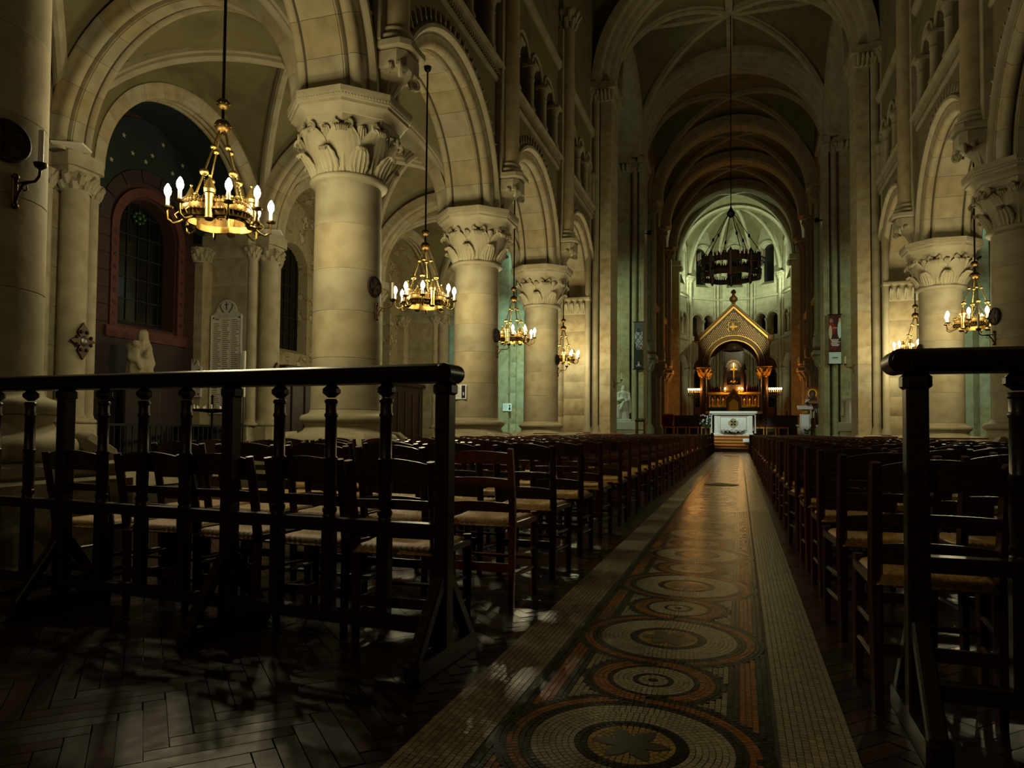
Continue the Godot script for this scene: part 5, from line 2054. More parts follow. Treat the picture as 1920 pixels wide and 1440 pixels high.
func chandelier(x: float, d: float, turn: float, label: String) -> void:
	var c := thing("chandelier", label, "chandelier", V(x, 2.78, d), turn, "brass candle chandeliers of the arcades")
	if not K.has("ch_band"):
		K.ch_band = ring_band(0.06, 0.18, 0.0, 0.018)
		K.ch_in = ring_band(0.04, 0.10, -0.03, 0.012)
		var b := MB.new()
		for k in 64:
			var a := TAU * k / 64
			var r := lobe(a) + 0.012
			b.lathe([Vector2(0.014, 0.0), Vector2(0.018, 0.02), Vector2(0.006, 0.035), Vector2(0.012, 0.045), Vector2(0.0, 0.06)], 6, Vector3(cos(a) * r, 0.178, sin(a) * r))
			b.ball(Vector3(cos(a) * (r + 0.018), 0.12, sin(a) * (r + 0.018)), 0.017, 6)
		K.ch_crest = b.mesh()
		b = MB.new()
		b.lathe([Vector2(0.0, -0.02), Vector2(0.03, -0.02), Vector2(0.045, 0.0), Vector2(0.038, 0.01), Vector2(0.038, 0.22), Vector2(0.05, 0.23), Vector2(0.05, 0.26), Vector2(0.055, 0.262), Vector2(0.008, 0.37), Vector2(0.014, 0.385), Vector2(0.0, 0.40)], 12)
		K.ch_tower = b.mesh()
		b = MB.new()
		b.tube([Vector3(0, 0.11, 0.0), Vector3(0, 0.07, 0.06), Vector3(0, 0.05, 0.11), Vector3(0, 0.08, 0.155), Vector3(0, 0.14, 0.16), Vector3(0, 0.18, 0.16)], 0.011, 8)
		b.tube([Vector3(0, 0.12, 0.03), Vector3(0, 0.16, 0.07), Vector3(0, 0.13, 0.10), Vector3(0, 0.10, 0.08)], 0.007, 6)
		b.lathe([Vector2(0.012, 0.17), Vector2(0.045, 0.18), Vector2(0.05, 0.195), Vector2(0.02, 0.19)], 12, Vector3(0, 0, 0.16))
		K.ch_arm = b.mesh()
		b = MB.new()
		b.lathe([Vector2(0.016, 0.19), Vector2(0.016, 0.28), Vector2(0.0, 0.285)], 10, Vector3(0, 0, 0.16))
		K.ch_candle = b.mesh()
		b = MB.new()
		b.lathe([Vector2(0.012, 0.28), Vector2(0.028, 0.31), Vector2(0.032, 0.335), Vector2(0.026, 0.365), Vector2(0.010, 0.395), Vector2(0.0, 0.405)], 12, Vector3(0, 0, 0.16))
		K.ch_bulb = b.mesh()
		b = MB.new()
		b.lathe([Vector2(0.0, 0.0), Vector2(0.016, 0.012), Vector2(0.02, 0.03), Vector2(0.0, 0.06)], 10)
		K.ch_small = b.mesh()
		# hanging rod, from its ring fitting up to the ball under the shaft
		b = MB.new()
		var p0 := Vector3(0.285, 0.17, 0)
		var p1 := Vector3(0.03, 0.94, 0)
		b.tube([p0, p1], 0.0085, 8)
		K.ch_rod = b.mesh()
		b = MB.new()
		K.ch_knop = []
		for q in [[0.13, 0.022], [0.42, 0.042], [0.76, 0.03]]:
			b = MB.new()
			b.ball(p0.lerp(p1, q[0]), q[1], 12, 0.75)
			K.ch_knop.append(b.mesh())
		b = MB.new()
		for e in [-1, 1]:
			var top := p0.lerp(p1, 0.42)
			var foot := Vector3(0.24, 0.18, 0.15 * e)
			for k in 16:
				b.ball(top.lerp(foot, k / 15.0) + Vector3(0, -0.03 * sin(PI * k / 15.0), 0), 0.0085, 6)
		K.ch_chain = b.mesh()
		b = MB.new()
		var prof := []
		for k in 13:
			var a := PI * k / 12
			prof.append(Vector2(maxf(0.012, 0.075 * sin(a)), -0.065 * cos(a)))
		b.lathe(prof, 16)
		b.lathe([Vector2(0.02, -0.08), Vector2(0.012, -0.06)], 8)
		for k in 8:
			var a := TAU * k / 8
			b.ball(Vector3(cos(a) * 0.068, 0.0, sin(a) * 0.068), 0.016, 6)
		K.ch_ball = b.mesh()
		b = MB.new()
		b.lathe([Vector2(0.016, 0.98), Vector2(0.02, 1.0), Vector2(0.014, 1.02), Vector2(0.014, 3.70), Vector2(0.05, 3.73), Vector2(0.06, 3.785)], 10)
		K.ch_stem = b.mesh()
	part(c, "stem", K.ch_stem, M.iron)
	part(c, "ball", K.ch_ball, M.brass_dull, Vector3(0, 0.98, 0))
	part(c, "ball", K.ch_ball, M.brass_dull, Vector3(0, 1.19, 0), Vector3.ZERO, Vector3.ONE * 0.82)
	var band := part(c, "ring_band", K.ch_band, M.brass_dull)
	part(band, "cresting", K.ch_crest, M.brass_dull)
	part(c, "inner_band", K.ch_in, M.brass)
	for k in 4:
		var a := PI / 2 * k
		part(c, "turret", K.ch_tower, M.brass, Vector3(cos(a) * 0.278, 0.03, sin(a) * 0.278))
		var rod := part(c, "hanging_rod", K.ch_rod, M.brass, Vector3.ZERO, Vector3(0, a + PI / 4 + 0.15, 0))
		for q in 3:
			part(rod, "knop", K.ch_knop[q], M.brass)
		part(rod, "chain", K.ch_chain, M.brass_dull).set_meta("kind", "stuff")
		for e in [-1, 1]:
			var t: float = a + PI / 4 + e * 0.30
			var r := lobe(t) - 0.02
			var arm := part(c, "arm", K.ch_arm, M.brass, Vector3(sin(t) * r, -0.045, cos(t) * r), Vector3(0, t, 0))
			part(arm, "candle", K.ch_candle, M.candle)
			part(arm, "bulb", K.ch_bulb, M.bulb)
			lamp(arm, Vector3(0, 0.335, 0.16), WARM, E_CHAND / 8.0, 0.03)
		var u := a + PI / 4 + 0.02
		part(c, "small_bulb", K.ch_small, M.bulb, Vector3(sin(u) * 0.24, 0.15, cos(u) * 0.24))


func chandeliers() -> void:
	var who := ["large lit brass chandelier closest to the viewer, beside the chapel", "lit brass chandelier beyond the largest column", "lit brass chandelier before the blue-lit transept opening", "small lit chandelier in front of the last arcade arch, statue side"]
	for k in 4:
		chandelier(side_x(-1, ARC), D1 + BAY * (k + 0.5), 0.35 + 0.5 * k, who[k])
	# dim lantern over the entrance behind the viewer: it shows on the backs of the chairs and the barriers
	var l := thing("entrance_lantern", "small hanging lantern over the entrance behind the viewer", "lantern", V(-1.6, 4.6, -2.6))
	var lb := MB.new()
	lb.lathe([Vector2(0.0, 0.0), Vector2(0.10, 0.04), Vector2(0.12, 0.2), Vector2(0.08, 0.26), Vector2(0.0, 0.28)], 8)
	part(l, "globe", lb.mesh(), M.bulb_warm)
	lb = MB.new()
	lb.lathe([Vector2(0.012, 0.28), Vector2(0.012, 7.5)], 8)
	part(l, "stem", lb.mesh(), M.iron)
	lamp(l, Vector3(0, 0.14, 0), Color(1.0, 0.9, 0.72), E_ENTRANCE, 0.1)
	chandelier(side_x(1, ARC), D1 + BAY * 2.5, 0.6, "lit chandelier partly behind the unlit bracket candle, red banner side")
	chandelier(side_x(1, ARC), D1 + BAY * 3.5, 1.0, "small lit chandelier just over the scroll end of the rail")


# the great unlit crown of light over the crossing
func great_crown() -> void:
	var c := thing("crown_chandelier", "huge unlit bronze crown chandelier hanging in front of the apse", "chandelier", V(XC + 0.05, 5.95, 24.1))
	var R := func(a: float) -> float: return 0.84 + 0.12 * absf(sin(4.0 * a))
	for lev in 2:
		var b := MB.new()
		var P := []
		var y0 := 0.0 if lev == 0 else 0.42
		var h := 0.17 if lev == 0 else 0.25
		for k in 160:
			var a := TAU * k / 160
			var r: float = R.call(a)
			var q := Vector3(cos(a), 0, sin(a))
			P.append(PackedVector3Array([q * r + Vector3(0, y0, 0), q * (r + 0.03) + Vector3(0, y0, 0), q * (r + 0.03) + Vector3(0, y0 + h, 0), q * r + Vector3(0, y0 + h, 0)]))
		b.grid(P, true, true, 0.6)
		part(c, "ring_band", b.mesh(), M.bronze)
		b = MB.new()
		for k in 80:
			var a := TAU * k / 80
			var r: float = R.call(a) + 0.015
			b.lathe([Vector2(0.02, 0), Vector2(0.026, 0.03), Vector2(0.0, 0.08)], 6, Vector3(cos(a) * r, y0 + h, sin(a) * r))
		part(c, "cresting", b.mesh(), M.bronze)
	for k in 8:
		var a := TAU * k / 8
		var b := MB.new()
		b.lathe([Vector2(0.0, -0.10), Vector2(0.03, -0.06), Vector2(0.06, -0.01), Vector2(0.06, 0.70), Vector2(0.075, 0.72), Vector2(0.0, 0.86)], 10)
		part(c, "turret", b.mesh(), M.bronze, Vector3(cos(a) * 0.86, 0, sin(a) * 0.86))
		for e in [-1, 0, 1]:
			var t: float = a + PI / 8 + e * 0.12
			b = MB.new()
			b.tube([Vector3(0, 0.5, 0.0), Vector3(0, 0.44, 0.08), Vector3(0, 0.55, 0.12)], 0.012, 6)
			b.lathe([Vector2(0.035, 0.55), Vector2(0.016, 0.57)], 8, Vector3(0, 0, 0.12))
			var arm := part(c, "arm", b.mesh(), M.bronze, Vector3(sin(t) * 0.95, 0, cos(t) * 0.95), Vector3(0, t, 0))
			b = MB.new()
			b.lathe([Vector2(0.02, 0.57), Vector2(0.02, 0.80), Vector2(0.0, 0.83)], 8, Vector3(0, 0, 0.12))
			part(arm, "candle", b.mesh(), M.candle)
	for k in 6:
		var a := TAU * k / 6 + 0.2
		var b := MB.new()
		for w in 30:
			var f := w / 29.0
			var r := lerpf(0.92, 0.08, f)
			b.ball(Vector3(cos(a) * r, lerpf(0.78, 2.15, f), sin(a) * r), 0.045 if w == 12 else 0.019, 6, 1.5)
		part(c, "chain", b.mesh(), M.iron)
	var b := MB.new()
	b.lathe([Vector2(0.0, 2.0), Vector2(0.12, 2.08), Vector2(0.14, 2.16), Vector2(0.05, 2.3), Vector2(0.015, 2.4), Vector2(0.015, 8.8)], 10)
	part(c, "stem", b.mesh(), M.iron)


# ---------------------------------------------------------------- barriers
func barriers() -> void:
	barrier(V(-1.135, 0, 2.655), deg_to_rad(-4.3), -1, 15, "long dark wooden balustrade barrier standing before the chairs, chapel side")
	barrier(V(0.53, 0, 2.53), 0.0, 1, 7, "dark wooden balustrade barrier with a scroll end, cut by the edge")


func barrier(at: Vector3, turn: float, s: int, cnt: int, label: String) -> void:
	var o := thing("barrier", label, "barrier", at, turn, "wooden balustrade barriers")
	var step := 0.2775
	var len := step * cnt
	if not K.has("bar_post"):
		var b := MB.new()
		b.box(Vector3(0, 0.59, 0), Vector3(0.064, 1.06, 0.066), 0.006)
		b.box(Vector3(0, 1.105, 0), Vector3(0.084, 0.06, 0.084), 0.015)
		K.bar_post = b.mesh()
		b = MB.new()
		b.box(Vector3(0, 0.04, 0), Vector3(0.07, 0.075, 0.52), 0.012)
		K.bar_foot = b.mesh()
		b = MB.new()
		b.box(Vector3.ZERO, Vector3(0.05, 0.35, 0.045), 0.006)
		K.bar_brace = b.mesh()
		b = MB.new()
		var prof := [Vector2(0.0, 0.545), Vector2(0.030, 0.545)]
		prof.append_array([Vector2(0.030, 0.57), Vector2(0.026, 0.575), Vector2(0.031, 0.585), Vector2(0.031, 0.60), Vector2(0.026, 0.605), Vector2(0.029, 0.70), Vector2(0.027, 0.80), Vector2(0.031, 0.805), Vector2(0.031, 0.815), Vector2(0.026, 0.82), Vector2(0.025, 0.99), Vector2(0.029, 0.995), Vector2(0.029, 1.005), Vector2(0.025, 1.01), Vector2(0.025, 1.05), Vector2(0.030, 1.055), Vector2(0.030, 1.065), Vector2(0.025, 1.07)])
		b.lathe(prof, 12)
		b.box(Vector3(0, 1.105, 0), Vector3(0.072, 0.058, 0.072), 0.02)
		b.box(Vector3(0, 0.34, 0), Vector3(0.055, 0.42, 0.05), 0.006)
		K.bar_baluster = b.mesh()
	for k in cnt + 1:
		var x := s * step * k
		if k % 4 == 0:
			var p := part(o, "post", K.bar_post, M.barrier, Vector3(x, 0, 0))
			part(p, "foot", K.bar_foot, M.barrier)
			for e in [-1, 1]:
				part(p, "brace", K.bar_brace, M.barrier, Vector3(0, 0.21, e * 0.13), Vector3(-e * 0.62, 0, 0))
		else:
			part(o, "baluster", K.bar_baluster, M.barrier, Vector3(x, 0, 0))
	var mid := s * len / 2
	part(o, "middle_rail", bx(Vector3(len, 0.05, 0.055), 0.008), M.barrier, Vector3(mid, 0.535, 0))
	part(o, "bottom_rail", bx(Vector3(len, 0.05, 0.055), 0.008), M.barrier, Vector3(mid, 0.145, 0))
	var b := MB.new()
	b.t = Transform3D(Basis(Vector3.UP, PI / 2), Vector3.ZERO)
	var sec := [Vector2(-0.05, 1.132), Vector2(0.05, 1.132), Vector2(0.052, 1.142), Vector2(0.060, 1.145), Vector2(0.066, 1.152), Vector2(0.066, 1.196), Vector2(0.05, 1.206), Vector2(-0.05, 1.206), Vector2(-0.066, 1.196), Vector2(-0.066, 1.152), Vector2(-0.060, 1.145), Vector2(-0.052, 1.142)]
	b.run(sec, (s * len) if s < 0 else -0.045, 0.01 if s < 0 else s * len)
	part(o, "top_rail", b.mesh(), M.barrier)
	# the scroll that ends the rail
	b = MB.new()
	b.t = Transform3D(Basis(Vector3.RIGHT, PI / 2), Vector3(-s * (0.018 if s < 0 else 0.05), 1.168, -0.068))
	b.lathe([Vector2(0.0, 0.0), Vector2(0.032, 0.0), Vector2(0.038, 0.006), Vector2(0.038, 0.130), Vector2(0.032, 0.136), Vector2(0.0, 0.136)], 20)
	var sc := part(o, "scroll", b.mesh(), M.barrier)
	for e in [-1, 1]:
		b = MB.new()
		var pts := []
		for k in 30:
			var a := k / 29.0 * TAU * 2.0
			var r := 0.031 * (1.0 - 0.85 * k / 29.0)
			pts.append(Vector3(-s * (0.018 if s < 0 else 0.05) + r * cos(a), 1.168 + r * sin(a), e * 0.069))
		b.tube(pts, 0.004, 6)
		part(sc, "spiral", b.mesh(), M.barrier)


# ---------------------------------------------------------------- chairs
func slat(w: float, y0: float, h: float, z: float, bow: float, camber: float, m: MB) -> void:
	var P := []
	for k in 9:
		var t := -1.0 + 2.0 * k / 8
		var zz := z + bow * (1.0 - t * t)
		var top := y0 + h + camber * (1.0 - t * t)
		P.append(PackedVector3Array([Vector3(t * w / 2, y0 + camber * 0.3 * (1 - t * t), zz - 0.008), Vector3(t * w / 2, top, zz - 0.008), Vector3(t * w / 2, top, zz + 0.008), Vector3(t * w / 2, y0 + camber * 0.3 * (1 - t * t), zz + 0.008)]))
	m.grid(P, false, true, 0.8)


func back_z(y: float) -> float:
	return 0.17 if y < 0.45 else 0.17 + 0.075 * pow((y - 0.45) / 0.4, 1.2)


func rush_seat() -> ArrayMesh:
	var m := MB.new()
	var P := []
	var cnt := 26
	var under := []
	for i in cnt + 1:
		var u := -1.0 + 2.0 * i / cnt
		var row := PackedVector3Array()
		var low := PackedVector3Array()
		for j in cnt + 1:
			var v := -1.0 + 2.0 * j / cnt
			var z := -v * 0.195                       # v = 1 is the front edge
			var half := lerpf(0.175, 0.215, (v + 1) / 2)
			var x := u * half
			var e := maxf(absf(u), absf(v))
			var y := 0.452 + 0.018 * (1.0 - pow(e, 8)) - 0.022 * (1.0 - e) * (1.0 - e)
			var q := minf(absf(u), absf(v)) if absf(absf(u) - absf(v)) > 0.02 else 0.0
			y += 0.004 * sin(minf(absf(u), absf(v)) * 42.0)
			if e > 0.99:
				y -= 0.012
			row.append(Vector3(x, y, z))
			low.append(Vector3(x * 0.98, 0.425, z * 0.98))
		P.append(row)
		under.append(low)
	m.grid(P, false, false, 0.2)
	m.grid(under, false, false, 0.2)
	var loop := PackedVector3Array()
	var loop2 := PackedVector3Array()
	for i in cnt:
		loop.append(P[i][0]); loop2.append(under[i][0])
	for j in cnt:
		loop.append(P[cnt][j]); loop2.append(under[cnt][j])
	for i in cnt:
		loop.append(P[cnt - i][cnt]); loop2.append(under[cnt - i][cnt])
	for j in cnt:
		loop.append(P[0][cnt - j]); loop2.append(under[0][cnt - j])
	var bulge := PackedVector3Array()
	for k in loop.size():
		var c: Vector3 = (loop[k] + loop2[k]) / 2.0
		var out := Vector3(c.x, 0, c.z).normalized() * (0.012 + 0.003 * sin(k * 2.1))
		bulge.append(c + out)
	m.grid([loop, bulge, loop2], false, true, 0.2)
	return m.mesh()


# the pieces of one chair: name -> [meshes]; ladder: plain three-slat chair, else the dark round-topped one
func chair_bits(ladder: bool) -> Array:
	var bits := []
	for s in [-1, 1]:
		var b := MB.new()
		var pts := []
		for y in [0.0, 0.25, 0.45, 0.6, 0.74, 0.845]:
			pts.append(Vector3(s * (0.178 + 0.012 * y), y, back_z(y)))
		b.tube(pts, [0.019, 0.022, 0.024, 0.023, 0.022, 0.019], 4 if ladder else 6)
		bits.append(["back_post", b.mesh(), 0])
		b = MB.new()
		b.tube([Vector3(s * 0.208, 0.0, -0.19), Vector3(s * 0.206, 0.3, -0.19), Vector3(s * 0.204, 0.475, -0.19)], [0.017, 0.022, 0.022], 6)
		bits.append(["front_leg", b.mesh(), 0])
		for y in [0.16, 0.27]:
			b = MB.new()
			b.tube([Vector3(s * 0.205, y, -0.18), Vector3(s * 0.181, y + 0.01, 0.165)], 0.0095, 6)
			bits.append(["side_stretcher", b.mesh(), 0])
		b = MB.new()
		b.box(Vector3(s * 0.205, 0.437, -0.012), Vector3(0.014, 0.028, 0.35), 0.003, Basis(Vector3.UP, s * -0.07))
		bits.append(["seat_rail", b.mesh(), 0])
	var b := MB.new()
	b.tube([Vector3(-0.205, 0.21, -0.19), Vector3(0.205, 0.21, -0.19)], 0.011, 6)
	bits.append(["front_stretcher", b.mesh(), 0])
	b = MB.new()
	b.box(Vector3(0, 0.21, 0.17), Vector3(0.35, 0.045, 0.016), 0.004)
	bits.append(["back_stretcher", b.mesh(), 0])
	if ladder:
		for q in [[0.765, 0.055], [0.635, 0.045], [0.505, 0.045]]:
			b = MB.new()
			slat(0.355, q[0], q[1], back_z(q[0] + 0.02), 0.02, 0.012, b)
			bits.append(["slat", b.mesh(), 0])
	else:
		b = MB.new()
		slat(0.36, 0.745, 0.085, back_z(0.79), 0.025, 0.028, b)
		bits.append(["top_slat", b.mesh(), 0])
		b = MB.new()
		slat(0.355, 0.635, 0.035, back_z(0.65), 0.02, 0.006, b)
		bits.append(["slat", b.mesh(), 0])
		b = MB.new()
		slat(0.35, 0.50, 0.065, back_z(0.53), 0.02, 0.014, b)
		bits.append(["slat", b.mesh(), 0])
	bits.append(["seat", rush_seat() if not K.has("rush") else K.rush, 1])
	K.rush = bits[-1][1]
	return bits


func joined(bits: Array, which: int) -> ArrayMesh:
	var st := SurfaceTool.new()
	st.begin(Mesh.PRIMITIVE_TRIANGLES)
	for q in bits:
		if q[2] == which:
			st.append_from(q[1], 0, Transform3D())
	return st.commit()


func ordinal(k: int) -> String:
	var o := ["first", "second", "third", "fourth", "fifth", "sixth", "seventh", "eighth", "ninth", "tenth", "eleventh", "twelfth", "thirteenth", "fourteenth", "fifteenth", "sixteenth", "seventeenth", "eighteenth", "nineteenth", "twentieth"]
	if k < 20:
		return o[k]
	return "twenty-" + o[k - 20] if k < 29 else ("thirtieth" if k == 29 else "thirty-" + o[k - 30])


func chairs() -> void:
	var dark := chair_bits(false)
	var lad := chair_bits(true)
	var simple := joined(dark, 0)
	var seat: ArrayMesh = K.rush
	# coarse seat for the far rows
	var cs := MB.new()
	cs.prism(PackedVector2Array([Vector2(-0.215, -0.195), Vector2(0.215, -0.195), Vector2(0.175, 0.195), Vector2(-0.175, 0.195)]), 0.425, 0.462, 0.01)
	var far_seat := cs.mesh()
	var count := 0
	var far := []
	var boards := [[-1, 13, 5], [-1, 15, 4], [-1, 16, 3], [-1, 14, 3], [1, 9, 4], [1, 10, 5], [1, 11, 3], [1, 14, 4]]
	for r in 38:
		for s in [-1, 1]:
			for j in 6:
				var x: float = (-1.335 - 0.475 * j) if s < 0 else (0.625 + 0.475 * j)
				var d := 2.88 + 0.86 * r
				if s > 0:
					d += 0.02
				if s < 0 and r == 0:
					x -= 0.08
					d = 2.96 + 0.075 * (-1.3 - x)
				x += rng.randf_range(-0.014, 0.014)
				d += rng.randf_range(-0.035, 0.035)
				var turn := rng.randf_range(-0.06, 0.06)
				if d > 34.6:
					continue
				# clear of the column plinths
				var blocked := false
				for k in 4:
					if absf(d - (D1 + BAY * k)) < 0.95 and absf(x - side_x(s, ARC)) < 0.95:
						blocked = true
				if s > 0 and d > 34.0 and j > 2:
					blocked = true
				if d > 20 and j > 4:
					blocked = true
				if blocked:
					continue
				if r >= 24 or (r >= 22 and j > 3):
					far.append(Transform3D(Basis(Vector3.UP, turn), V(x, 0, d)))
					continue
				count += 1
				var block := "chapel side" if s < 0 else "red banner side"
				var light: bool = s < 0 and r == 1 and j == 0
				if light:
					x = -1.335
					d = 3.78
					turn = 0.02
				var label := "dark rush-seated chair, %s, %s row, %s from the mosaic walk" % [block, ordinal(r), ordinal(j)]
				if light:
					label = "lighter orange-brown ladder-back chair with rush seat at the end of the walk"
				var c := thing("rush_chair", label, "chair", V(x, 0, d), turn, "rush-seated chairs in rows")
				if s < 0 and r == 0:
					c.scale.y = 0.955
				var wood: Material = M.chair_light if light else (M.chair if (r * 5 + j * 3 + s) % 3 else M.chair_dark)
				if r < 8:
					for q in (lad if light else dark):
						part(c, q[0], q[1], M.rush if q[2] == 1 else wood)
				else:
					part(c, "frame", simple, wood)
					part(c, "seat", seat if r < 12 else far_seat, M.rush)
				for q in boards:
					if q[0] == s and q[1] == r and q[2] == j:
						c.set_meta("label", "rush chair topped with a flat prayer board, %s, %s row, %s from walk" % [block, ordinal(r), ordinal(j)])
						part(c, "prayer_board", bx(Vector3(0.46, 0.02, 0.22), 0.005), M.chair_light, Vector3(0, 0.885, 0.27))
	var mm := MultiMesh.new()
	mm.transform_format = MultiMesh.TRANSFORM_3D
	mm.mesh = simple
	mm.instance_count = far.size()
	var ms := MultiMesh.new()
	ms.transform_format = MultiMesh.TRANSFORM_3D
	ms.mesh = far_seat
	ms.instance_count = far.size()
	for k in far.size():
		mm.set_instance_transform(k, far[k])
		ms.set_instance_transform(k, far[k])
	var o := Node3D.new()
	o.name = "far_chairs"
	add_child(o)
	o.set_meta("kind", "stuff")
	o.set_meta("label", "mass of dark chairs in the farthest rows before the altar steps")
	o.set_meta("category", "chairs")
	for q in [["frames", mm, M.chair_dark], ["seats", ms, M.rush]]:
		var i := MultiMeshInstance3D.new()
		i.name = q[0]
		i.multimesh = q[1]
		i.material_override = q[2]
		o.add_child(i)
	print("chairs ", count, " far ", far.size())


# ---------------------------------------------------------------- fittings
func sconce(at: Vector3, turn: float, label: String) -> void:
	# local +z points away from the stone
	var o := thing("candle_bracket", label, "sconce", at, turn, "unlit brass candle brackets on the stone")
	o.scale = Vector3.ONE * 0.68
	var b := MB.new()
	b.lathe([Vector2(0.0, 0.0), Vector2(0.0, 0.0)], 8)
	b = MB.new()
	b.box(Vector3(0, 0, 0.012), Vector3(0.05, 0.26, 0.024), 0.008)
	b.ball(Vector3(0, 0.13, 0.02), 0.032, 10)
	b.ball(Vector3(0, -0.13, 0.02), 0.032, 10)
	part(o, "wall_plate", b.mesh(), M.brass_dull)
	b = MB.new()
	b.tube([Vector3(0, -0.10, 0.02), Vector3(0, -0.02, 0.06), Vector3(0, 0.05, 0.12), Vector3(0, 0.06, 0.20), Vector3(0, 0.06, 0.28), Vector3(0, 0.10, 0.33), Vector3(0, 0.17, 0.34)], 0.012, 8)
	b.tube([Vector3(0, 0.07, 0.02), Vector3(0, 0.07, 0.20)], 0.009, 6)
	b.tube([Vector3(0, 0.03, 0.10), Vector3(0, -0.01, 0.14), Vector3(0, 0.0, 0.18), Vector3(0, 0.03, 0.17)], 0.007, 6)
	part(o, "arm", b.mesh(), M.brass_dull)
	b = MB.new()
	b.lathe([Vector2(0.01, 0.15), Vector2(0.05, 0.18), Vector2(0.055, 0.21), Vector2(0.03, 0.215)], 12, Vector3(0, 0, 0.34))
	part(o, "drip_pan", b.mesh(), M.brass_dull)
	b = MB.new()
	b.lathe([Vector2(0.022, 0.20), Vector2(0.021, 0.50), Vector2(0.0, 0.505)], 12, Vector3(0, 0, 0.34))
	part(o, "candle", b.mesh(), M.candle)


func roundel(at: Vector3, turn: float, label: String) -> void:
	var o := thing("consecration_roundel", label, "roundel", at, turn, "dark red consecration roundels on the columns")
	o.scale = Vector3.ONE * 0.65
	var b := MB.new()
	b.t = Transform3D(Basis(Vector3.RIGHT, PI / 2), Vector3.ZERO)
	b.lathe([Vector2(0.20, 0.0), Vector2(0.20, 0.02), Vector2(0.185, 0.035), Vector2(0.17, 0.035), Vector2(0.165, 0.02), Vector2(0.0, 0.02)], 28)
	part(o, "disc", b.mesh(), M.dark_dado)
	b = MB.new()
	for k in 4:
		b.t = Transform3D(Basis(Vector3.BACK, PI / 2 * k), Vector3(0, 0, 0.02))
		b.plate([Vector2(-0.015, 0.0), Vector2(0.015, 0.0), Vector2(0.06, 0.14), Vector2(-0.06, 0.14)], 0.0, 0.01)
	part(o, "cross", b.mesh(), M.bronze)


func station(at: Vector3, label: String) -> void:
	var o := thing("station_frame", label, "frame", at, PI / 2, "ornate carved frames on the wall piers")
	var b := MB.new()
	var pts := []
	for k in 32:
		var a := TAU * k / 32
		var r := 0.135 + 0.045 * cos(a * 4.0) + 0.018 * cos(a * 12.0)
		if absf(sin(a)) > 0.8:
			r *= 1.35
		pts.append(Vector2(r * cos(a), r * sin(a)))
	b.plate(pts, 0.0, 0.04)
	part(o, "carved_frame", b.mesh(), M.bronze)
	for k in 8:
		var a := TAU * (k + 0.5) / 8
		b = MB.new()
		b.ball(Vector3(0.125 * cos(a), 0.14 * sin(a), 0.045), 0.028, 8)
		part(o, "scroll_knob", b.mesh(), M.bronze)
	b = MB.new()
	b.ball(Vector3.ZERO, 0.085, 14, 1.25)
	part(o, "medallion", b.mesh(), M.dark_marble, Vector3(0, 0, 0.03), Vector3.ZERO, Vector3(0.85, 0.85, 0.25))


func plaque(at: Vector3, w: float, h: float, head: float, label: String, full: bool) -> void:
	var o := thing("memorial_tablet", label, "plaque", at)
	var b := MB.new()
	var pts := [Vector2(-w / 2, 0), Vector2(w / 2, 0), Vector2(w / 2, h)]
	for k in 13:
		var a := PI * k / 12
		pts.append(Vector2(cos(a) * head, h + 0.06 * w / 0.7 + sin(a) * head))
	pts.append(Vector2(-w / 2, h))
	b.plate(pts, 0.0, 0.03)
	part(o, "slab", b.mesh(), M.marble)
	for s in [-1, 1]:
		part(o, "edge_strip", bx(Vector3(0.02, h, 0.05), 0.004), M.marble, Vector3(s * w / 2, h / 2, 0.02))
		for y in [0.06, h - 0.06]:
			b = MB.new()
			b.ball(Vector3(s * (w / 2 - 0.05), y, 0.03), 0.018, 8)
			part(o, "bolt", b.mesh(), M.iron)
	# columns of engraved names, too small to read
	var im := Image.create(192, 512, false, Image.FORMAT_RGB8)
	im.fill(Color(0.88, 0.87, 0.82))
	for c in 3:
		var y := 26 if c == 0 else 8
		while y < 496:
			if not (c == 1 and y > 290 and y < 312):
				var x := 8 + c * 62
				var left := rng.randi_range(28, 52)
				while left > 0:
					var wd := rng.randi_range(2, 4)
					im.fill_rect(Rect2i(x, y, wd, 5), Color(0.36, 0.31, 0.22))
					x += wd + 1
					left -= wd + 1
			y += 11
	for c in 2:
		im.fill_rect(Rect2i(62 + c * 62, 6, 1, 494), Color(0.5, 0.45, 0.36))
	part(o, "engraved_names", quad_mesh(w * 0.94, h * 0.95), print_mat(im, 0.5), Vector3(0, h * 0.49, 0.0315))
	b = MB.new()
	var cy := h + 0.06 + head * 0.48
	b.box(Vector3(0, cy, 0.033), Vector3(0.018 * head / 0.25, 0.17 * head / 0.25, 0.006))
	b.box(Vector3(0, cy + 0.03, 0.033), Vector3(0.10 * head / 0.25, 0.018 * head / 0.25, 0.006))
	part(o, "engraved_cross", b.mesh(), M.ink)
	for s in [-1, 1]:
		b = MB.new()
		for k in 6:
			var a := PI * (0.08 + 0.10 * k)
			var p := Vector3(s * (0.05 + 0.10 * sin(a)) * head / 0.25, cy - 0.12 * head / 0.25 + 0.03 * k * head / 0.25, 0.032)
			b.ball(p, 0.014, 6, 1.6)
		part(o, "palm_branch", b.mesh(), M.engrave)
	if full:
		for k in 21:
			var a := PI * (0.12 + 0.76 * k / 20)
			b = MB.new()
			b.box(Vector3.ZERO, Vector3(0.006, 0.026, 0.003))
			if k % 4 != 3:
				part(o, "engraved_letter", b.mesh(), M.engrave, Vector3(-cos(a) * head * 0.86, h + 0.06 + sin(a) * head * 0.86, 0.032), Vector3(0, 0, a - PI / 2))
		text_part(o, "1914", 0.045, 0.004, M.ink, Vector3(-w * 0.31, h * 0.955, 0.034))
		text_part(o, "1917", 0.035, 0.004, M.ink, Vector3(0.0, h * 0.405, 0.034))


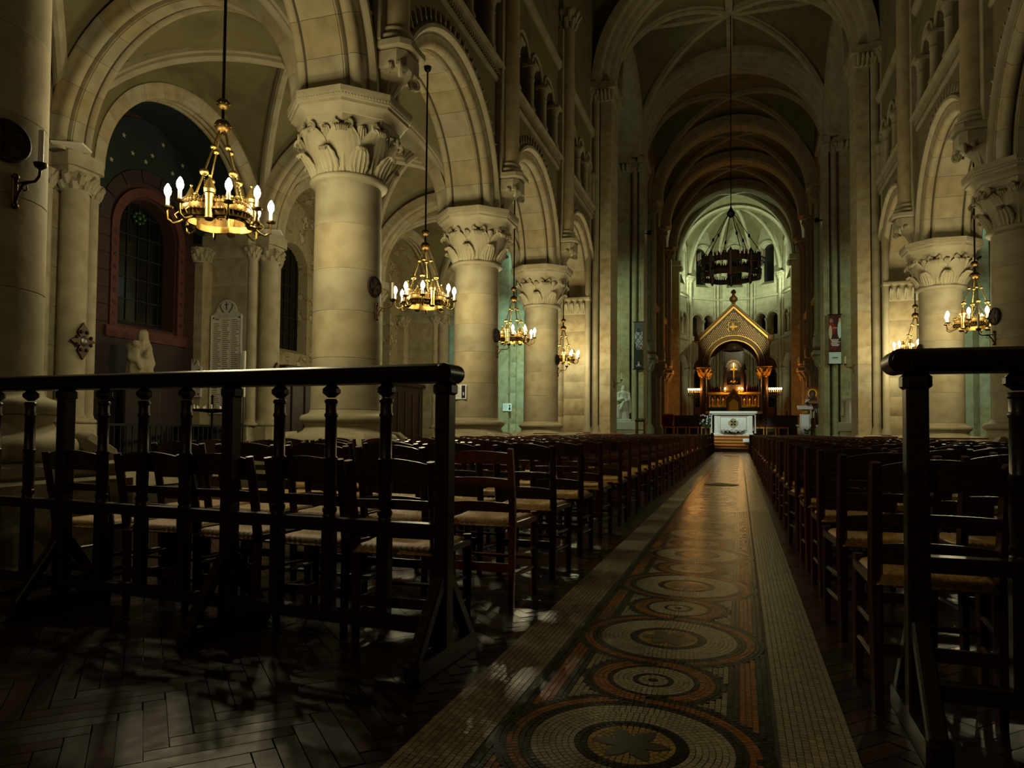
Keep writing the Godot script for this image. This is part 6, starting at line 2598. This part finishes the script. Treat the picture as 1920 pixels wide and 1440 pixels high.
func notice(at: Vector3, turn: float, w: float, h: float, label: String, dark: bool) -> void:
	var o := thing("paper_notice", label, "notice", at, turn)
	var im := Image.create(96, 96, false, Image.FORMAT_RGB8)
	im.fill(Color(0.88, 0.89, 0.90))
	for k in 10:
		im.fill_rect(Rect2i(8, 12 + k * 7, rng.randi_range(26, 44), 2), Color(0.55, 0.56, 0.6))
	if dark:
		im.fill_rect(Rect2i(60, 6, 28, 84), Color(0.10, 0.10, 0.16))
		ell(im, 74, 60, 6, 12, Color(0.75, 0.75, 0.8))
	else:
		ell(im, 74, 28, 9, 11, Color(0.12, 0.12, 0.15))
		ell(im, 74, 64, 11, 20, Color(0.12, 0.12, 0.15))
	part(o, "sheet", bx(Vector3(w, h, 0.004)), M.paper)
	part(o, "print", quad_mesh(w * 0.99, h * 0.99), print_mat(im, 0.7), Vector3(0, 0, 0.003))


func fittings() -> void:
	# brackets and roundels on the columns
	var r := 0.415
	var tell := ["on the column cut by the edge", "on the largest column", "on the column with the paper notice", "on the column beside the transept opening"]
	for k in 4:
		var p := V(side_x(-1, ARC), 0, D1 + BAY * k)
		var t := deg_to_rad(80.0)
		roundel(p + Vector3(sin(t) * r, 2.655, cos(t) * r), t, "dark red roundel with a cross " + tell[k])
		t = deg_to_rad(86.0)
		sconce(p + Vector3(sin(t) * r, 2.36, cos(t) * r), t, "unlit candle bracket " + tell[k])
	for k in [2, 3]:
		var p := V(side_x(1, ARC), 0, D1 + BAY * k)
		var t := deg_to_rad(-76.0)
		roundel(p + Vector3(sin(t) * r, 2.68, cos(t) * r), t, "dark roundel on the %s column, red banner side" % ["", "", "nearer", "farther"][k])
		sconce(p + Vector3(sin(t) * r, 2.36, cos(t) * r), t, "unlit candle bracket on the %s column, red banner side" % ["", "", "nearer", "farther"][k])
	sconce(V(-3.60, 2.35, 21.2), PI / 2, "unlit candle bracket on the pier just before the white robed statue")
	sconce(V(2.98, 2.70, 21.2), -PI / 2, "unlit candle bracket above the dim bishop statue")
	# carved frames on the wall piers
	station(V(side_x(-1, ARC + 4.72) + 0.30, 2.17, D1 + BAY + 0.15), "ornate dark carved frame on the wall pier beside the edge column")
	station(V(side_x(-1, ARC + 4.72) + 0.30, 2.02, D1 + BAY * 2 + 0.15), "ornate dark carved frame on the wall pier below the window, by the tablet")
	# memorial tablets, on the faces of the pier turned to the viewer
	var pd := D1 + BAY * 2 + 0.15 - 0.47
	plaque(V(-9.84, 1.22, pd - 0.01), 0.72, 2.0, 0.24, "tall white marble memorial tablet with three columns of names", true)
	plaque(V(-10.42, 1.55, pd - 0.255), 0.40, 0.60, 0.14, "small white memorial tablet next to the tall one", false)
	var hb := thing("heater_tube", "narrow white vertical strip fixed beside the memorial tablet", "lamp strip", V(-9.33, 1.55, pd - 0.12))
	part(hb, "case", bx(Vector3(0.07, 0.92, 0.05), 0.01), M.candle, Vector3(0, 0.46, 0))
	part(hb, "cable", bx(Vector3(0.012, 1.5, 0.012)), M.iron, Vector3(0, -0.7, 0))
	notice(V(side_x(-1, ARC), 1.62, D1 + BAY * 2) + Vector3(sin(-0.35), 0, cos(-0.35)) * 0.425, -0.35, 0.30, 0.26, "white paper notice with a dark picture pinned on the column", true)
	notice(V(-8.68, 1.85, 26.46), 0.0, 0.36, 0.30, "pale blue-lit paper notice on the transept pier", false)
	notice(V(7.95, 1.75, 26.46), 0.0, 0.30, 0.5, "small dim notices on the transept pier, red banner side", false)
	# white boards lying on the pier capitals
	for q in [[1, "over the carved frame by the edge column"], [2, "over the memorial tablet pier"]]:
		single("capital_board", "thin pale board on the pier capital %s" % q[1], "board", bx(Vector3(0.42, 0.03, 0.34), 0.006), M.candle, V(side_x(-1, ARC + 4.72) + 0.32, 4.90, D1 + BAY * q[0] - 0.12), 0.5)
	# tube lamps in the transepts: the cool light
	for s in [-1, 1]:
		var at := V(side_x(s, 7.66), 7.15, 26.2)
		var o := thing("tube_lamp", "bright white fluorescent tube standing upright, transept on the %s side" % ("chapel" if s < 0 else "red banner"), "lamp", at)
		part(o, "housing", bx(Vector3(0.10, 1.1, 0.07), 0.01), M.iron, Vector3(0, 0.5, -0.06))
		part(o, "bracket", bx(Vector3(0.06, 0.08, 0.4), 0.01), M.iron, Vector3(0, 0.5, -0.26))
		var b := MB.new()
		b.lathe([Vector2(0.0, 0.0), Vector2(0.02, 0.0), Vector2(0.02, 1.0), Vector2(0.0, 1.0)], 10)
		part(o, "tube", b.mesh(), M.tube, Vector3(0, 0, 0.02))
		for k in 3:
			lamp(o, Vector3(0, 0.17 + 0.33 * k, 0.10), COOL, E_TUBE / 3.0 * (1.0 if s < 0 else 0.35), 0.05)
	# floodlight near the floor of the transept, washing the pier beside the opening
	for s in [-1, 1]:
		var at := V(side_x(s, 6.4), 5.6, 22.4)
		var f := thing("floodlight", "wall floodlight in the transept arm, %s side" % ("chapel" if s < 0 else "red banner"), "lamp", at)
		part(f, "housing", bx(Vector3(0.22, 0.18, 0.18), 0.02), M.iron, Vector3(0, 0, 0.12))
		part(f, "lens", bx(Vector3(0.16, 0.12, 0.02), 0.005), M.tube, Vector3(0, 0, 0.02))
		part(f, "bracket", bx(Vector3(0.05, 0.05, 0.7), 0.01), M.iron, Vector3(0, 0.05, 0.5))
		spot(f, at + Vector3(0, 0, -0.06), V(side_x(s, 4.4), 2.6, 26.0), Color(0.86, 1.0, 0.80), E_FLOOD * (1.0 if s < 0 else 0.5), 62.0, 0.08)
		spot(f, at + Vector3(s * 0.05, 0, -0.06), V(side_x(s, 8.5), 3.6, 26.6), COOL, E_FLOOD * (1.5 if s < 0 else 0.5), 34.0, 0.08)
	# banners
	var im := Image.create(128, 704, false, Image.FORMAT_RGB8)
	im.fill(Color(0.30, 0.28, 0.31))
	for k in 7:
		for j in 9:
			if (k + j) % 5 != 0:
				im.fill_rect(Rect2i(12 + k * 16, 150 + j * 26, 12, 20), Color(0.72, 0.72, 0.75) if (k * 3 + j) % 4 else Color(0.45, 0.45, 0.5))
	im.fill_rect(Rect2i(44, 96, 44, 60), Color(0.16, 0.15, 0.17))
	im.fill_rect(Rect2i(0, 420, 128, 284), Color(0.08, 0.075, 0.08))
	ell(im, 8, 350, 22, 40, Color(0.06, 0.05, 0.05))
	ell(im, 10, 520, 40, 150, Color(0.07, 0.065, 0.07))
	ell(im, 96, 372, 20, 30, Color(0.05, 0.04, 0.04))
	ell(im, 94, 384, 16, 26, Color(0.62, 0.42, 0.34))
	ell(im, 96, 560, 36, 150, Color(0.045, 0.045, 0.05))
	ell(im, 66, 606, 12, 14, Color(0.70, 0.50, 0.42))
	im.fill_rect(Rect2i(56, 624, 22, 26), Color(0.80, 0.78, 0.76))
	im.fill_rect(Rect2i(30, 652, 72, 8), Color(0.65, 0.65, 0.68))
	banner(V(-3.56, 3.25, 26.36), 0.34, 1.75, im, "grey hanging banner with two dark-suited figures and a lattice window")
	im = Image.create(128, 704, false, Image.FORMAT_RGB8)
	im.fill(Color(0.26, 0.035, 0.03))
	ell(im, 24, 90, 20, 36, Color(0.62, 0.45, 0.36))
	ell(im, 30, 200, 40, 90, Color(0.55, 0.10, 0.05))
	ell(im, 16, 250, 18, 100, Color(0.78, 0.68, 0.60))
	ell(im, 116, 90, 14, 40, Color(0.75, 0.62, 0.52))
	ell(im, 114, 220, 24, 120, Color(0.80, 0.82, 0.84))
	ell(im, 64, 190, 34, 12, Color(0.66, 0.46, 0.38))
	ell(im, 40, 430, 60, 70, Color(0.42, 0.09, 0.05))
	for k in 6:
		im.fill_rect(Rect2i(18 + (k % 3) * 6, 352 + k * 17, 88 - (k % 2) * 14, 10), Color(0.85, 0.83, 0.80))
	im.fill_rect(Rect2i(0, 536, 128, 168), Color(0.82, 0.85, 0.86))
	im.fill_rect(Rect2i(34, 606, 60, 14), Color(0.25, 0.25, 0.27))
	im.fill_rect(Rect2i(40, 628, 48, 4), Color(0.6, 0.6, 0.62))
	banner(V(3.10, 3.30, 26.36), 0.38, 1.70, im, "red hanging banner with robed figures, white text and a white foot")
	# votive stand, iron rail, confessionals
	var vs := thing("votive_stand", "black iron votive candle stand in front of the memorial tablet", "candle stand", V(-8.9, 0, 10.36))
	var b := MB.new()
	b.lathe([Vector2(0.2, 0.0), Vector2(0.18, 0.04), Vector2(0.03, 0.08), Vector2(0.02, 0.5), Vector2(0.02, 1.48), Vector2(0.03, 1.5), Vector2(0.0, 1.53)], 12)
	part(vs, "stand", b.mesh(), M.iron)
	b = MB.new()
	b.lathe([Vector2(0.0, 1.20), Vector2(0.34, 1.24), Vector2(0.36, 1.27), Vector2(0.33, 1.26), Vector2(0.0, 1.25)], 20)
	part(vs, "tray", b.mesh(), M.iron)
	for k in 14:
		var a := TAU * k / 14
		b = MB.new()
		b.lathe([Vector2(0.012, 1.25), Vector2(0.012, 1.30 + 0.02 * (k % 3)), Vector2(0.0, 1.31 + 0.02 * (k % 3))], 6, Vector3(cos(a) * 0.30, 0, sin(a) * 0.30))
		part(vs, "votive_candle", b.mesh(), M.candle)
	var fl := thing("flame", "single tiny orange flame on the votive stand", "flame", V(-8.9 + 0.30, 1.305, 10.36))
	b = MB.new()
	b.lathe([Vector2(0.0, 0.0), Vector2(0.008, 0.012), Vector2(0.0, 0.035)], 8)
	part(fl, "flame", b.mesh(), M.flame)
	lamp(fl, Vector3(0, 0.02, 0), Color(1.0, 0.5, 0.2), 0.01, 0.008)
	var rl := thing("iron_railing", "low black wrought-iron railing with scrolls closing the chapel", "railing", V(-9.25, 0, D1 + BAY * 1.5 + 0.15))
	part(rl, "top_rail", bx(Vector3(0.05, 0.04, 3.3), 0.006), M.iron, Vector3(0, 0.98, 0))
	part(rl, "bottom_rail", bx(Vector3(0.05, 0.04, 3.3), 0.006), M.iron, Vector3(0, 0.28, 0))
	part(rl, "kerb", bx(Vector3(0.34, 0.24, 3.4), 0.02), M.stone, Vector3(0, 0.12, 0))
	for k in 27:
		part(rl, "baluster", bx(Vector3(0.018, 0.68, 0.018)), M.iron, Vector3(0, 0.63, -1.56 + 0.12 * k))
	for k in 13:
		for e in [-1, 1]:
			part(rl, "scroll", volute_mesh(0.05), M.iron, Vector3(0, 0.40, -1.44 + 0.24 * k + e * 0.055), Vector3(0, 0 if e < 0 else PI, 0), Vector3(0.5, 1, 1))
	var st := thing("side_altar", "dark low carved altar block behind the chapel railing, by the tablet", "altar", V(-9.96, 0, 11.3))
	part(st, "block", bx(Vector3(0.98, 1.0, 0.4), 0.03), M.iron, Vector3(0, 0.5, 0))
	for k in 4:
		part(st, "scroll", volute_mesh(0.09), M.iron, Vector3(-0.34 + 0.225 * k, 0.76, 0.21), Vector3(0, PI / 2, 0), Vector3(0.6, 1, 1))
	for q in [[14.7, "below the window next to the tablet"], [19.4, "with a carved side panel beyond the largest column"]]:
		var c := thing("confessional", "dark wooden confessional " + q[1], "confessional", V(-10.0, 0, q[0]), PI / 2)
		part(c, "body", bx(Vector3(2.5, 2.25, 0.8), 0.02), M.old_wood, Vector3(0, 1.125, 0))
		part(c, "cornice", bx(Vector3(2.62, 0.12, 0.95), 0.03), M.old_wood, Vector3(0, 2.3, 0))
		for k in 5:
			part(c, "door_slat", bx(Vector3(0.06, 1.7, 0.04), 0.008), M.old_wood, Vector3(-1.0 + 0.5 * k, 1.2, 0.42))
		for k in 2:
			part(c, "side_panel", bx(Vector3(0.04, 1.6, 0.28), 0.01), M.old_wood, Vector3(1.26, 1.2, -0.18 + 0.36 * k))
			part(c, "side_panel", bx(Vector3(0.04, 1.6, 0.28), 0.01), M.old_wood, Vector3(-1.26, 1.2, -0.18 + 0.36 * k))
	# lectern and small seat by the white statue
	var le := thing("small_lectern", "slim wooden lectern standing beside the white robed statue", "lectern", V(-3.42, 0, 25.9))
	part(le, "desk", bx(Vector3(0.36, 0.05, 0.34), 0.01), M.chair, Vector3(0, 1.36, 0), Vector3(0.25, 0, 0))
	for x in [-0.14, 0.14]:
		for z in [-0.12, 0.12]:
			part(le, "leg", bx(Vector3(0.04, 1.34, 0.04), 0.006), M.chair_light, Vector3(x, 0.67, z))
	for y in [0.75, 1.0]:
		part(le, "shelf", bx(Vector3(0.30, 0.03, 0.26), 0.006), M.chair_light, Vector3(0, y, 0))
	for q in [[3.68, 1.72, "upper"], [3.60, 1.52, "lower"]]:
		var c := thing("votive_light", "small pinkish votive light beside the bishop statue, %s one" % q[2], "candle", V(q[0], q[1], 24.7))
		b = MB.new()
		b.lathe([Vector2(0.025, -0.5 if q[2] == "upper" else -0.3), Vector2(0.025, -0.02), Vector2(0.0, 0.0)], 8)
		part(c, "holder", b.mesh(), M.candle)
		b = MB.new()
		b.ball(Vector3(0, 0.02, 0), 0.026, 8)
		part(c, "bulb", b.mesh(), M.led)
		lamp(c, Vector3(0, 0.02, 0), Color(1.0, 0.85, 0.95), 0.03, 0.02)
	var vt := thing("votive_table", "small stone table holding the votive lights by the bishop statue", "table", V(3.66, 0, 24.7))
	part(vt, "top", bx(Vector3(0.4, 0.04, 0.3), 0.01), M.stone, Vector3(0, 1.2, 0))
	part(vt, "leg", bx(Vector3(0.12, 1.18, 0.12), 0.01), M.stone, Vector3(0, 0.59, 0))


const E_ENTRANCE := 1.3
const E_FLOOD := 15.0


func banner(at: Vector3, w: float, h: float, im: Image, label: String) -> void:
	var o := thing("banner", label, "banner", at)
	part(o, "cloth", bx(Vector3(w, h, 0.006)), M.ink, Vector3(0, h / 2, 0))
	part(o, "print", quad_mesh(w, h), print_mat(im, 0.75), Vector3(0, h / 2, 0.005))
	for y in [0.0, h]:
		var b := MB.new()
		b.tube([Vector3(-w / 2 - 0.04, y, 0), Vector3(w / 2 + 0.04, y, 0)], 0.016, 8)
		part(o, "rod", b.mesh(), M.iron)
	for x in [-0.3, 0.3]:
		var b := MB.new()
		b.tube([Vector3(x * w, h, 0), Vector3(x * w * 0.6, h + 1.6, 0.02)], 0.004, 5)
		part(o, "cord", b.mesh(), M.iron)
		part(o, "bracket", bx(Vector3(0.02, 0.02, 0.30)), M.iron, Vector3(x * w, 0.0, -0.14))


# ---------------------------------------------------------------- statues: a distance field meshed as surface nets
func field(caps: Array, folds: float, p: Vector3) -> float:
	var d := 1e9
	var k := 0.028
	for c in caps:
		var a: Vector3 = c[0]
		var ab: Vector3 = c[2] - a
		var t := clampf((p - a).dot(ab) / maxf(ab.length_squared(), 1e-9), 0.0, 1.0)
		var q: float = ((p - a - ab * t) * c[4]).length() - lerpf(c[1], c[3], t)
		var h := clampf(0.5 + 0.5 * (d - q) / k, 0.0, 1.0)
		d = lerpf(d, q, h) - k * h * (1.0 - h)
	if folds > 0.0 and p.y < 0.95:
		var a := atan2(p.x, p.z)
		d += folds * sin(a * 9.0 + p.y * 2.0) * smoothstep(0.95, 0.5, p.y)
		d += folds * 0.6 * sin(a * 4.0 - p.y * 14.0) * smoothstep(0.35, 0.75, p.y)
	return d


func nets(caps: Array, folds: float, lo: Vector3, hi: Vector3, cell: float) -> ArrayMesh:
	var nx := int((hi.x - lo.x) / cell) + 2
	var ny := int((hi.y - lo.y) / cell) + 2
	var nz := int((hi.z - lo.z) / cell) + 2
	var f := PackedFloat32Array()
	f.resize(nx * ny * nz)
	for y in ny:
		for z in nz:
			for x in nx:
				f[(y * nz + z) * nx + x] = field(caps, folds, lo + Vector3(x, y, z) * cell)
	var vid := {}
	var pts := PackedVector3Array()
	var off := [0, 1, nx, nx + 1, nx * nz, nx * nz + 1, nx * nz + nx, nx * nz + nx + 1]
	for y in ny - 1:
		for z in nz - 1:
			for x in nx - 1:
				var i := (y * nz + z) * nx + x
				var neg := 0
				for o in off:
					if f[i + o] < 0.0:
						neg += 1
				if neg == 0 or neg == 8:
					continue
				var s := Vector3.ZERO
				var cnt := 0
				for e in [[0, 1], [2, 3], [4, 5], [6, 7], [0, 2], [1, 3], [4, 6], [5, 7], [0, 4], [1, 5], [2, 6], [3, 7]]:
					var a := f[i + off[e[0]]]
					var b := f[i + off[e[1]]]
					if (a < 0.0) != (b < 0.0):
						var t := a / (a - b)
						var pa := Vector3(e[0] & 1, (e[0] >> 2) & 1, (e[0] >> 1) & 1)
						var pb := Vector3(e[1] & 1, (e[1] >> 2) & 1, (e[1] >> 1) & 1)
						s += pa.lerp(pb, t)
						cnt += 1
				vid[i] = pts.size()
				pts.append(lo + (Vector3(x, y, z) + s / cnt) * cell)
	var idx := PackedInt32Array()
	var dirs := [[1, nx, nx * nz], [nx, nx * nz, 1], [nx * nz, 1, nx]]
	for i in vid:
		for q in dirs:
			var j: int = i + q[0]
			if j < f.size() and (f[i] < 0.0) != (f[j] < 0.0):
				var a: int = i - q[1]
				var b: int = i - q[1] - q[2]
				var c: int = i - q[2]
				if vid.has(a) and vid.has(b) and vid.has(c):
					idx.append_array(PackedInt32Array([vid[i], vid[a], vid[b], vid[i], vid[b], vid[c]]) if f[i] < 0.0 else PackedInt32Array([vid[i], vid[b], vid[a], vid[i], vid[c], vid[b]]))
	var n := PackedVector3Array()
	n.resize(pts.size())
	for k in range(0, idx.size(), 3):
		var g := (pts[idx[k + 2]] - pts[idx[k]]).cross(pts[idx[k + 1]] - pts[idx[k]])
		for w in 3:
			n[idx[k + w]] += g
	for k in n.size():
		n[k] = n[k].normalized()
	var a := []
	a.resize(Mesh.ARRAY_MAX)
	a[Mesh.ARRAY_VERTEX] = pts
	a[Mesh.ARRAY_NORMAL] = n
	a[Mesh.ARRAY_INDEX] = idx
	var m := ArrayMesh.new()
	m.add_surface_from_arrays(Mesh.PRIMITIVE_TRIANGLES, a)
	return m


func statues() -> void:
	var one := Vector3.ONE
	# standing robed figure, 1.25 m tall, left hand on the breast, a child figure leaning at the side
	var a := [
		[Vector3(0, 0.05, 0), 0.20, Vector3(0, 0.55, 0), 0.155, Vector3(1, 1, 1.25)],
		[Vector3(0, 0.55, 0), 0.15, Vector3(0, 0.92, 0), 0.135, Vector3(1, 1, 1.3)],
		[Vector3(-0.11, 0.94, 0), 0.075, Vector3(0.11, 0.94, 0), 0.075, one],
		[Vector3(0, 0.95, 0), 0.05, Vector3(0, 1.06, 0.01), 0.042, one],
		[Vector3(0, 1.10, 0.0), 0.070, Vector3(0, 1.15, 0.0), 0.075, one],
		[Vector3(0, 1.10, -0.03), 0.085, Vector3(0, 0.98, -0.06), 0.07, one],
		[Vector3(0, 1.06, 0.045), 0.04, Vector3(0, 1.03, 0.05), 0.025, one],
		[Vector3(0, 1.115, 0.078), 0.012, Vector3(0, 1.09, 0.088), 0.012, one],
		[Vector3(-0.18, 0.92, 0.0), 0.065, Vector3(-0.20, 0.68, 0.04), 0.06, one],
		[Vector3(-0.20, 0.68, 0.04), 0.06, Vector3(-0.05, 0.74, 0.15), 0.042, one],
		[Vector3(0.18, 0.92, 0.0), 0.065, Vector3(0.21, 0.70, 0.03), 0.062, one],
		[Vector3(0.21, 0.70, 0.03), 0.06, Vector3(0.06, 0.66, 0.16), 0.045, one],
		[Vector3(0.21, 0.68, 0.03), 0.06, Vector3(0.20, 0.30, 0.02), 0.09, one],
		[Vector3(-0.02, 0.62, 0.16), 0.05, Vector3(-0.14, 0.35, 0.14), 0.05, one],
		[Vector3(-0.20, 0.10, 0.10), 0.10, Vector3(-0.20, 0.34, 0.10), 0.075, one],
		[Vector3(-0.20, 0.44, 0.11), 0.055, Vector3(-0.20, 0.47, 0.11), 0.055, one],
	]
	var s := thing("statue", "white marble statue of a robed standing figure on a pale plinth", "statue", V(-3.93, 0, 25.2), 0.35)
	part(s, "plinth", bx(Vector3(0.66, 1.05, 0.6), 0.02), M.marble, Vector3(0, 0.525, 0))
	part(s, "plinth_slab", bx(Vector3(0.74, 0.30, 0.68), 0.02), M.marble, Vector3(0, 1.15, 0))
	part(s, "base", bx(Vector3(0.5, 0.08, 0.46), 0.02), M.marble, Vector3(0, 1.34, 0))
	part(s, "figure", nets(a, 0.010, Vector3(-0.42, 0.0, -0.32), Vector3(0.40, 1.27, 0.34), 0.024), M.marble, Vector3(0, 1.36, 0), Vector3.ZERO, Vector3.ONE * 1.0)

	# bishop with a mitre
	var c := [
		[Vector3(0, 0.05, 0), 0.19, Vector3(0, 0.60, 0), 0.16, Vector3(1, 1, 1.2)],
		[Vector3(0, 0.60, 0), 0.16, Vector3(0, 0.95, 0), 0.145, Vector3(1, 1, 1.3)],
		[Vector3(-0.14, 0.96, 0), 0.085, Vector3(0.14, 0.96, 0), 0.085, one],
		[Vector3(0, 1.0, 0), 0.05, Vector3(0, 1.08, 0.01), 0.045, one],
		[Vector3(0, 1.12, 0.0), 0.068, Vector3(0, 1.16, 0.0), 0.07, one],
		[Vector3(0, 1.20, 0.0), 0.075, Vector3(0, 1.27, 0.0), 0.072, Vector3(1, 1, 1.4)],
		[Vector3(0, 1.28, 0.0), 0.07, Vector3(0, 1.36, 0.0), 0.012, Vector3(1, 1, 1.6)],
		[Vector3(0, 1.07, 0.05), 0.045, Vector3(0, 1.0, 0.06), 0.03, one],
		[Vector3(0, 1.13, 0.075), 0.012, Vector3(0, 1.11, 0.085), 0.012, one],
		[Vector3(-0.20, 0.94, 0.0), 0.08, Vector3(-0.22, 0.74, 0.06), 0.07, one],
		[Vector3(-0.22, 0.74, 0.06), 0.065, Vector3(-0.02, 0.78, 0.17), 0.045, one],
		[Vector3(0.20, 0.94, 0.0), 0.08, Vector3(0.23, 0.74, 0.06), 0.07, one],
		[Vector3(0.23, 0.74, 0.06), 0.065, Vector3(0.05, 0.80, 0.17), 0.045, one],
		[Vector3(-0.24, 0.72, 0.0), 0.05, Vector3(-0.24, 0.25, 0.0), 0.07, one],
		[Vector3(0.24, 0.72, 0.0), 0.05, Vector3(0.24, 0.35, 0.0), 0.07, one],
	]
	s = thing("statue", "pale stone statue of a bishop in a mitre on a plinth, in shade", "statue", V(3.43, 0, 25.2), -0.25)
	part(s, "plinth", bx(Vector3(0.62, 1.05, 0.6), 0.02), M.stone, Vector3(0, 0.525, 0))
	part(s, "plinth_slab", bx(Vector3(0.7, 0.30, 0.68), 0.02), M.stone, Vector3(0, 1.15, 0))
	part(s, "figure", nets(c, 0.010, Vector3(-0.42, 0.0, -0.32), Vector3(0.42, 1.42, 0.34), 0.025), M.stone, Vector3(0, 1.30, 0))
	# seated veiled mother with a child, in the chapel
	var v := [
		[Vector3(0, 0.05, 0), 0.24, Vector3(0, 0.30, 0.04), 0.20, Vector3(1, 1, 1.1)],
		[Vector3(0, 0.32, -0.02), 0.17, Vector3(0, 0.62, -0.02), 0.13, Vector3(1, 1, 1.2)],
		[Vector3(-0.11, 0.64, 0), 0.08, Vector3(0.11, 0.64, 0), 0.08, one],
		[Vector3(0.02, 0.66, 0), 0.05, Vector3(0.03, 0.74, 0.03), 0.045, one],
		[Vector3(0.03, 0.80, 0.03), 0.07, Vector3(0.03, 0.84, 0.03), 0.072, one],
		[Vector3(0.05, 0.86, -0.01), 0.09, Vector3(0.09, 0.64, -0.06), 0.10, one],
		[Vector3(0.09, 0.64, -0.04), 0.10, Vector3(0.17, 0.35, 0.0), 0.10, one],
		[Vector3(-0.15, 0.62, 0.02), 0.07, Vector3(-0.17, 0.44, 0.14), 0.06, one],
		[Vector3(-0.12, 0.40, 0.16), 0.075, Vector3(-0.12, 0.55, 0.16), 0.065, one],
		[Vector3(-0.12, 0.66, 0.17), 0.055, Vector3(-0.12, 0.68, 0.17), 0.055, one],
		[Vector3(-0.12, 0.40, 0.18), 0.05, Vector3(-0.05, 0.26, 0.24), 0.035, one],
		[Vector3(0.15, 0.60, 0.02), 0.06, Vector3(0.05, 0.46, 0.18), 0.045, one],
	]
	s = thing("statue", "small pale statue of a veiled mother and child before the red chapel wall", "statue", V(-10.05, 0, D1 + BAY * 1.5 - 0.05), PI / 2 - 0.5)
	part(s, "pedestal", bx(Vector3(0.6, 1.72, 0.5), 0.03), M.dark_dado, Vector3(0, 0.86, 0))
	part(s, "figure", nets(v, 0.010, Vector3(-0.42, 0.0, -0.34), Vector3(0.42, 0.98, 0.36), 0.018), M.stone, Vector3(0, 1.72, 0))
